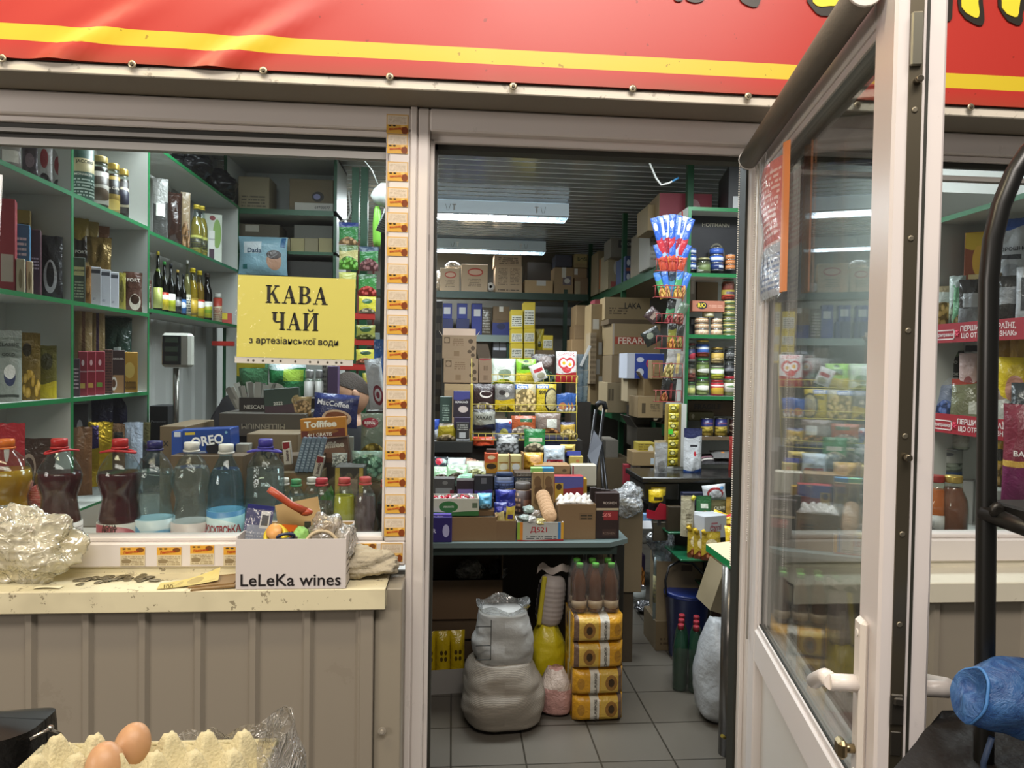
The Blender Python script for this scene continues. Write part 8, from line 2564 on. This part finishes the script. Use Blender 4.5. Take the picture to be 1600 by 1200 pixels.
# ================================================================ PERSON SEATED BEHIND THE COUNTER
def person():
    hx = PY(549, 615, 2.08)
    T = Th('person', 'person with short brown hair in black top sitting behind the packets', 'person', (hx.x, hx.y, 0))
    hz = hx.z
    J = [(0, .02, hz - .70), (0, .03, hz - .45), (0.0, .03, hz - .22), (-.005, .02, hz - .13), (-.015, .01, hz - .05),
         (-.19, .03, hz - .25), (-.24, -.02, hz - .50), (-.16, -.22, hz - .60), (.19, .03, hz - .25), (.25, -.01, hz - .50), (.13, -.22, hz - .62),
         (-.10, .0, hz - .74), (-.13, -.36, hz - .76), (-.13, -.36, hz - 1.22), (.10, .0, hz - .74), (.13, -.36, hz - .76), (.13, -.36, hz - 1.22),
         (-.13, -.46, hz - 1.27), (.13, -.46, hz - 1.27)]
    E = [(0, 1), (1, 2), (2, 3), (3, 4), (2, 5), (5, 6), (6, 7), (2, 8), (8, 9), (9, 10), (0, 11), (11, 12), (12, 13), (0, 14), (14, 15), (15, 16), (13, 17), (16, 18)]
    rad = [.15, .14, .12, .055, .05, .06, .047, .034, .06, .047, .034, .09, .065, .045, .09, .065, .045, .04, .04]
    me = bpy.data.meshes.new('body')
    zf = min(q[2] for q in J) - .03
    me.from_pydata(J, E, [])
    o = bpy.data.objects.new('body', me)
    COL.objects.link(o)
    sk = o.modifiers.new('skin', 'SKIN')
    for i, r_ in enumerate(rad):
        d = me.skin_vertices[0].data[i]
        d.radius = (r_, r_ * .82)
        d.use_root = (i == 0)
    sb = o.modifiers.new('sub', 'SUBSURF')
    sb.levels = sb.render_levels = 2
    dg = bpy.context.evaluated_depsgraph_get()
    bm_ = bpy.data.meshes.new_from_object(o.evaluated_get(dg))
    bpy.data.objects.remove(o)
    for p in bm_.polygons:
        p.use_smooth = True
    SKIN, TOP, TR = pm('b08468', .5), pm('1b1a1d', .7), pm('23252c', .7)
    bm_.materials.clear()
    for q in (SKIN, TOP, TR):
        bm_.materials.append(q)
    for p in bm_.polygons:
        z = p.center.z
        p.material_index = 0 if z > hz - .165 or (p.center.y < -.13 and hz - .70 < z) else (1 if z > hz - .72 else 2)
    T.add('body', bm_, [SKIN, TOP, TR])
    # head turned to the left and bowed (faces -X)
    def hd(d):
        k = 1.0
        k += .10 * max(0, -d.x) ** 6 * (d.z > -.9) * (abs(d.z + .12) < .28)          # nose
        k -= .05 * math.exp(-((d.z - .12) / .12) ** 2) * max(0, -d.x) ** 2          # eye line
        k -= .10 * max(0, -d.z) ** 2 * max(0, d.x)                                   # nape
        k += .05 * math.exp(-((d.z + .55) / .15) ** 2) * max(0, -d.x) ** 3           # chin
        k -= .015 * math.exp(-((d.z + .36) / .03) ** 2) * max(0, -d.x) ** 3          # mouth
        return k
    rot = Matrix.Translation((0, 0, hz)) @ Matrix.Rotation(R(20), 4, 'Z') @ Matrix.Rotation(R(-22), 4, 'Y')
    T.add('head', M().sphere((0, 0, 0), (.095, .076, .118), 28, 0, hd).xf(rot), SKIN)
    hi = len(T.p) - 1
    m = M()
    def hair(u, v):
        a = 2 * math.pi * u
        x, y = math.cos(a), math.sin(a)
        q = (1 + x) / 2
        low = .85 * (1 - q) ** 1.1 - .42 * q ** 1.4
        b = low + (math.pi / 2 - low) * v
        d = V((x * math.cos(b), y * math.cos(b), math.sin(b)))
        k = hd(d) + .045 + .012 * mnoise.noise(d * 14)
        return (d.x * .095 * k, d.y * .076 * k, d.z * .118 * k)
    m.grid(hair, 36, 14).xf(rot)
    T.add('hair', m, pm('33271f', .7, bump=.6, bscale=160), hi)
    for s in (-1, 1):
        m = M().sphere((.006, s * .078, -.004), (.017, .008, .028), 12, 0, lambda d: 1 - .25 * max(0, -d.z) - .12 * (abs(d.x) < .3 and abs(d.z) < .4)).xf(rot)
        T.add('ear', m, pm('b58a70', .5), hi)
        m = M().sphere((-.080, s * .030, .014), (.010, .011, .009), 10).xf(rot)
        T.add('eye', m, pm('d8d2ca', .2), hi)
        hy = -.22
        hx_, hzz = (-.16 if s < 0 else .13), (hz - .60 if s < 0 else hz - .62)
        for f, (dx, L) in enumerate(((-.030, .055), (-.011, .066), (.009, .070), (.028, .062))):
            b0 = V((hx_ + dx, hy - .045, hzz - .006))
            T.add('finger', M().tube([b0 + V((0, .03, 0)), b0, b0 + V((0, -L * .5, -.006)), b0 + V((0, -L * .8, -.02)), b0 + V((0, -L, -.036))], [.009, .009, .0085, .008, .006], 8), SKIN)
        T.add('palm', M().sphere((hx_, hy - .02, hzz), (.042, .05, .018), 12), SKIN)
        b0 = V((hx_ - s * .035, hy - .01, hzz))
        T.add('thumb', M().tube([b0, b0 + V((-s * .018, -.025, -.004)), b0 + V((-s * .022, -.05, -.014))], [.011, .010, .007], 8), SKIN)
    m = M().lathe([(.062, hz - .175), (.064, hz - .16), (.058, hz - .155)], 20, -.003, .02)
    T.add('collar', m, pm('4a1c22', .7))
    T.done()
    st = Th('stool', 'plain dark stool under the seated person', 'stool', (hx.x, hx.y + .02, 0))
    sz = hz - .70 - .135
    st.add('seat', M().lathe([(.17, sz - .03), (.175, sz - .015), (.17, sz)], 24), pm('2a2420', .5))
    for a in range(4):
        q = math.pi / 4 + a * math.pi / 2
        st.add('leg', M().tube([(.11 * math.cos(q), .11 * math.sin(q), sz - .03), (.16 * math.cos(q), .16 * math.sin(q), 0)], .014, 8), pm('2a2420', .5))
    st.done()


person()

# ================================================================ FOREGROUND: EGG TRAY, BAGS, CART
ez = 1.085
e0, e1 = PZ(76, 1140, ez), PZ(412, 1138, ez)
pitch = (e1.x - e0.x) / 6.0
T = Th('egg_tray', 'pale grey pulp egg tray in the left foreground', 'egg tray', (e0.x, e0.y, ez - .045))
NX, NY = 6, 6
def egg_h(x, y):
    """peaks at cell corners, cups between"""
    a, b = [abs(((q / pitch) % 1) * 2 - 1) for q in (x, y)]
    return .028 * min(1, 1.6 * a * b) + .021 * max(a, b)
LXX, LYY = NX * pitch, NY * pitch
def eg(u, v):
    x, y = u * (LXX + .02) - .01, -v * (LYY + .0) + .01
    xx, yy = x - pitch / 2, y + pitch / 2
    h = min(.055, egg_h(xx, yy))
    edge = min(u, 1 - u, v * 1.0, 1 - v) * 40
    if edge < 1:
        h = h * edge + .016 * (1 - edge)
    return (x, y, h + .001 * mnoise.noise(V((x * 120, y * 120, 0))))
pulp = pm('c3b994', .85, bump=.35, bscale=260)
T.add('tray', M().grid(eg, 96, 96), pulp)
T.add('tray_rim', M().tube([(-.012, .012, .016), (LXX + .012, .012, .016), (LXX + .012, -LYY, .016), (-.012, -LYY, .016), (-.012, .012, .016)], .004, 6), pulp)
T.done()
for i, (cx_, cy_) in enumerate(((2.5, .5), (2.5, 1.5))):
    T = Th('egg', ('brown egg farther back in the pulp tray', 'brown egg nearer in the pulp tray, in front of the other')[i], 'egg', (e0.x + cx_ * pitch + (.0 if i == 0 else -.012), e0.y - cy_ * pitch - .0, ez - .045 + .034), (R(-12), R(6 - 14 * i), 0))
    T.add('shell', M().sphere((0, 0, 0), (.0215, .0215, .0285), 24, 0, lambda d: 1 - .06 * d.z), pm('b98e68', .45, bump=.05, bscale=200))
    T.done()
T = Th('tray_stand', 'upright dark crate carrying the egg tray', 'crate', (e0.x + LXX / 2, e0.y - LYY / 2, -.02))
T.add('crate', M().box(-LXX / 2 + .01, -LYY / 2, 0, LXX / 2 - .01, LYY / 2 - .02, ez - .045 + .018, 0, .004), pm('181614', .5))
T.done()
p = PZ(428, 1160, 1.07)
T = Th('clear_bag', 'clear plastic bag hanging at the right end of the egg tray', 'bag', (e0.x + LXX + .028, e0.y - .035, ez - .10))
def cb(u, v):
    a = 6.283 * u
    k = 1 + .18 * mnoise.noise(V((math.cos(a) * 2, math.sin(a) * 2, v * 4)))
    r1, r2 = .024 * k * (1 - .55 * max(0, v - .55)), .055 * k
    return (r1 * math.cos(a) + .006 * math.sin(v * 5), r2 * math.sin(a), v * .115)
T.add('film', M().grid(cb, 44, 24), film('f0eee8', .12, .10, 26))
T.done()
T = Th('plastic_film', 'thin clear film lying along the far edge of the egg tray', 'film', (e0.x + LXX * .55, e0.y + .024, ez - .052))
T.add('film', M().grid(lambda u, v: (u * LXX * .52, .012 * math.sin(u * 9) * v, .026 * v + .022 * u * v + .004 * math.sin(u * 23)), 26, 5), film('e6e2d8', .12, .12, 26))
T.done()
# black bag at the far left
b0 = PD(36, 1166, .98)
T = Th('handbag', 'black leather bag with a silver fitting at the left edge', 'bag', (b0.x - .11, b0.y - .0, b0.z - .26))
def hb(u, v):
    a = 6.283 * u
    e = .45
    ca, sa = math.cos(a), math.sin(a)
    k = 1 - .10 * v + .02 * mnoise.noise(V((ca * 2, sa * 2, v * 3)))
    return (math.copysign(abs(ca) ** e, ca) * .155 * k, math.copysign(abs(sa) ** e, sa) * .055 * k, v * .285 + .012 * ca * (v > .9))
i0 = T.add('body', M().grid(hb, 44, 18), pm('0f0e0d', .32, bump=.25, bscale=120))
T.add('top', M().grid(lambda u, v: (lambda q: (q[0] * (1 - v), q[1] * (1 - v), q[2] + .01 * v))(hb(u, 1)), 30, 4), pm('0d0c0b', .4))
m = M().tube([(.135, -.03, .285), (.15, -.01, .288), (.16, .0, .275)], .0028, 6)
m.sphere((.15, -.008, .288), .005, 8)
T.add('zip_pull', m, pm('b9b4aa', .2, metal=.9))
T.add('base', M().box(-.14, -.05, -b0.z + .26 - .02, .14, .05, .01, 0, .01), pm('0f0e0d', .4))
T.done()
# black cart frame on the right
DC = .92
T = Th('cart_frame', 'black tubular cart frame with bent top in the right foreground', 'cart', (0, 0, 0))
P = [PD(1640, 205, DC), PD(1606, 238, DC), PD(1584, 272, DC), PD(1564, 322, DC), PD(1551, 375, DC), PD(1545, 440, DC), PD(1543, 600, DC), PD(1541, 800, DC), PD(1539, 1000, DC), PD(1536, 1250, DC)]
bt = V((P[-1].x, P[-1].y, -.02))
T.add('tube', M().tube(P + [bt], .0116, 14), pm('0e0e0c', .35))
a, b = PD(1535, 800, DC), PD(1680, 852, DC * .9)
T.add('cross_bar', M().tube([a, b], .011, 10), pm('12110f', .4))
a2 = PD(1552, 805, DC)
T.add('shelf', M().box(a2.x, a2.y - .30, a2.z - .004, a2.x + .40, a2.y + .015, a2.z + .018, 0, .003), pm('0d0d0c', .5))
q = M().lathe([(.010, 0), (.009, .004), (.005, .006)], 12)
q.xf(Matrix.Translation(PD(1556, 797, DC - .02)) @ Matrix.Rotation(R(90), 4, 'X'))
T.add('bolt', q, pm('2a2824', .4, metal=.6))
f0 = PD(1438, 1165, 1.02)
T.add('leg', M().tube([(a2.x + .38, a2.y - .27, a2.z), (a2.x + .38, a2.y - .27, -.02)], .0135, 10), pm('191814', .35))
T.done()
zf = PD(1500, 1112, 1.05).z
c = [PZ(1472, 1110, zf), PZ(1640, 1108, zf), PZ(1680, 1260, zf), PZ(1385, 1215, zf)]
T = Th('black_bag', 'flat black shopping bag at the bottom right corner', 'bag', (0, 0, 0))
m = M()
def fb(u, v):
    a = c[0].lerp(c[1], u)
    b = c[3].lerp(c[2], u)
    q = a.lerp(b, v)
    return (q.x, q.y, q.z + .006 * mnoise.noise(V((u * 4, v * 4, 2))))
m.grid(fb, 16, 12, flip=True)
k0 = len(m.v)
pts = [fb(0, 0), fb(1, 0), fb(1, 1), fb(0, 1)]
for i in range(4):
    A, Bq = pts[i], pts[(i + 1) % 4]
    k = len(m.v)
    m.v += [A, Bq, (Bq[0], Bq[1], -.02), (A[0], A[1], -.02)]
    m.face([k, k + 1, k + 2, k + 3])
T.add('bag', m, pm('141312', .6, bump=.3, bscale=60))
T.done()
bc = PD(1578, 1082, .88)
def denim():
    t = NT('blue_bag')
    n = t.noise(t.coord('Object'), 28, 6, .7)
    n.inputs['Distortion'].default_value = 1.5
    cr = t.n('ShaderNodeMapRange')
    cr.inputs[1].default_value, cr.inputs[2].default_value = .35, .75
    t.set(cr.inputs[0], n.outputs[0])
    t.set(t.b.inputs['Base Color'], t.mix(cr.outputs[0], lin('163c74'), lin('4a78ac')))
    t.b.inputs['Roughness'].default_value = .35
    t.bump(n.outputs[0], .6, .01)
    return t.m
T = Th('blue_bag', 'blue woven plastic shopping bag hanging on the black cart tube', 'bag', bc)
def bb_(u, v):
    # bulging pouch, open mouth facing left, seam along the lower edge
    x = -.052 + u * .15
    a = 6.283 * v
    r = .034 + .020 * math.sin(min(1, u * 1.6) * 1.9) - .012 * math.exp(-((u - .62) / .10) ** 2)
    k = 1 + .14 * mnoise.noise(V((u * 5, math.cos(a) * 1.6, math.sin(a) * 1.6)))
    return (x + .010 * math.sin(a) * (1 - u), r * .8 * k * math.cos(a), r * .92 * k * math.sin(a) - .012 * u)
DM = denim()
T.add('body', M().grid(bb_, 30, 32), DM)
T.add('mouth', M().grid(lambda u, v: (lambda q: (q[0] - .003 * (1 - u), q[1] * (1 - u), q[2] * (1 - u)))(bb_(0, v)), 5, 28, flip=True), DM)
T.add('seam', M().tube([bb_(0, i / 24) for i in range(25)], .0022, 6), pm('3f74b0', .5))
T.add('drawstring', M().tube([(-.012, -.045, .030), (-.004, -.050, .018), (.010, -.052, .012)], .0018, 6), pm('c3c3bc', .6))
T.add('strap', M().tube([(-.03, -.01, -.05), (-.036, -.005, -.085), (-.028, 0, -.12), (-.022, 0, -.19)], .0035, 6), pm('2a3a55', .6))
T.done()
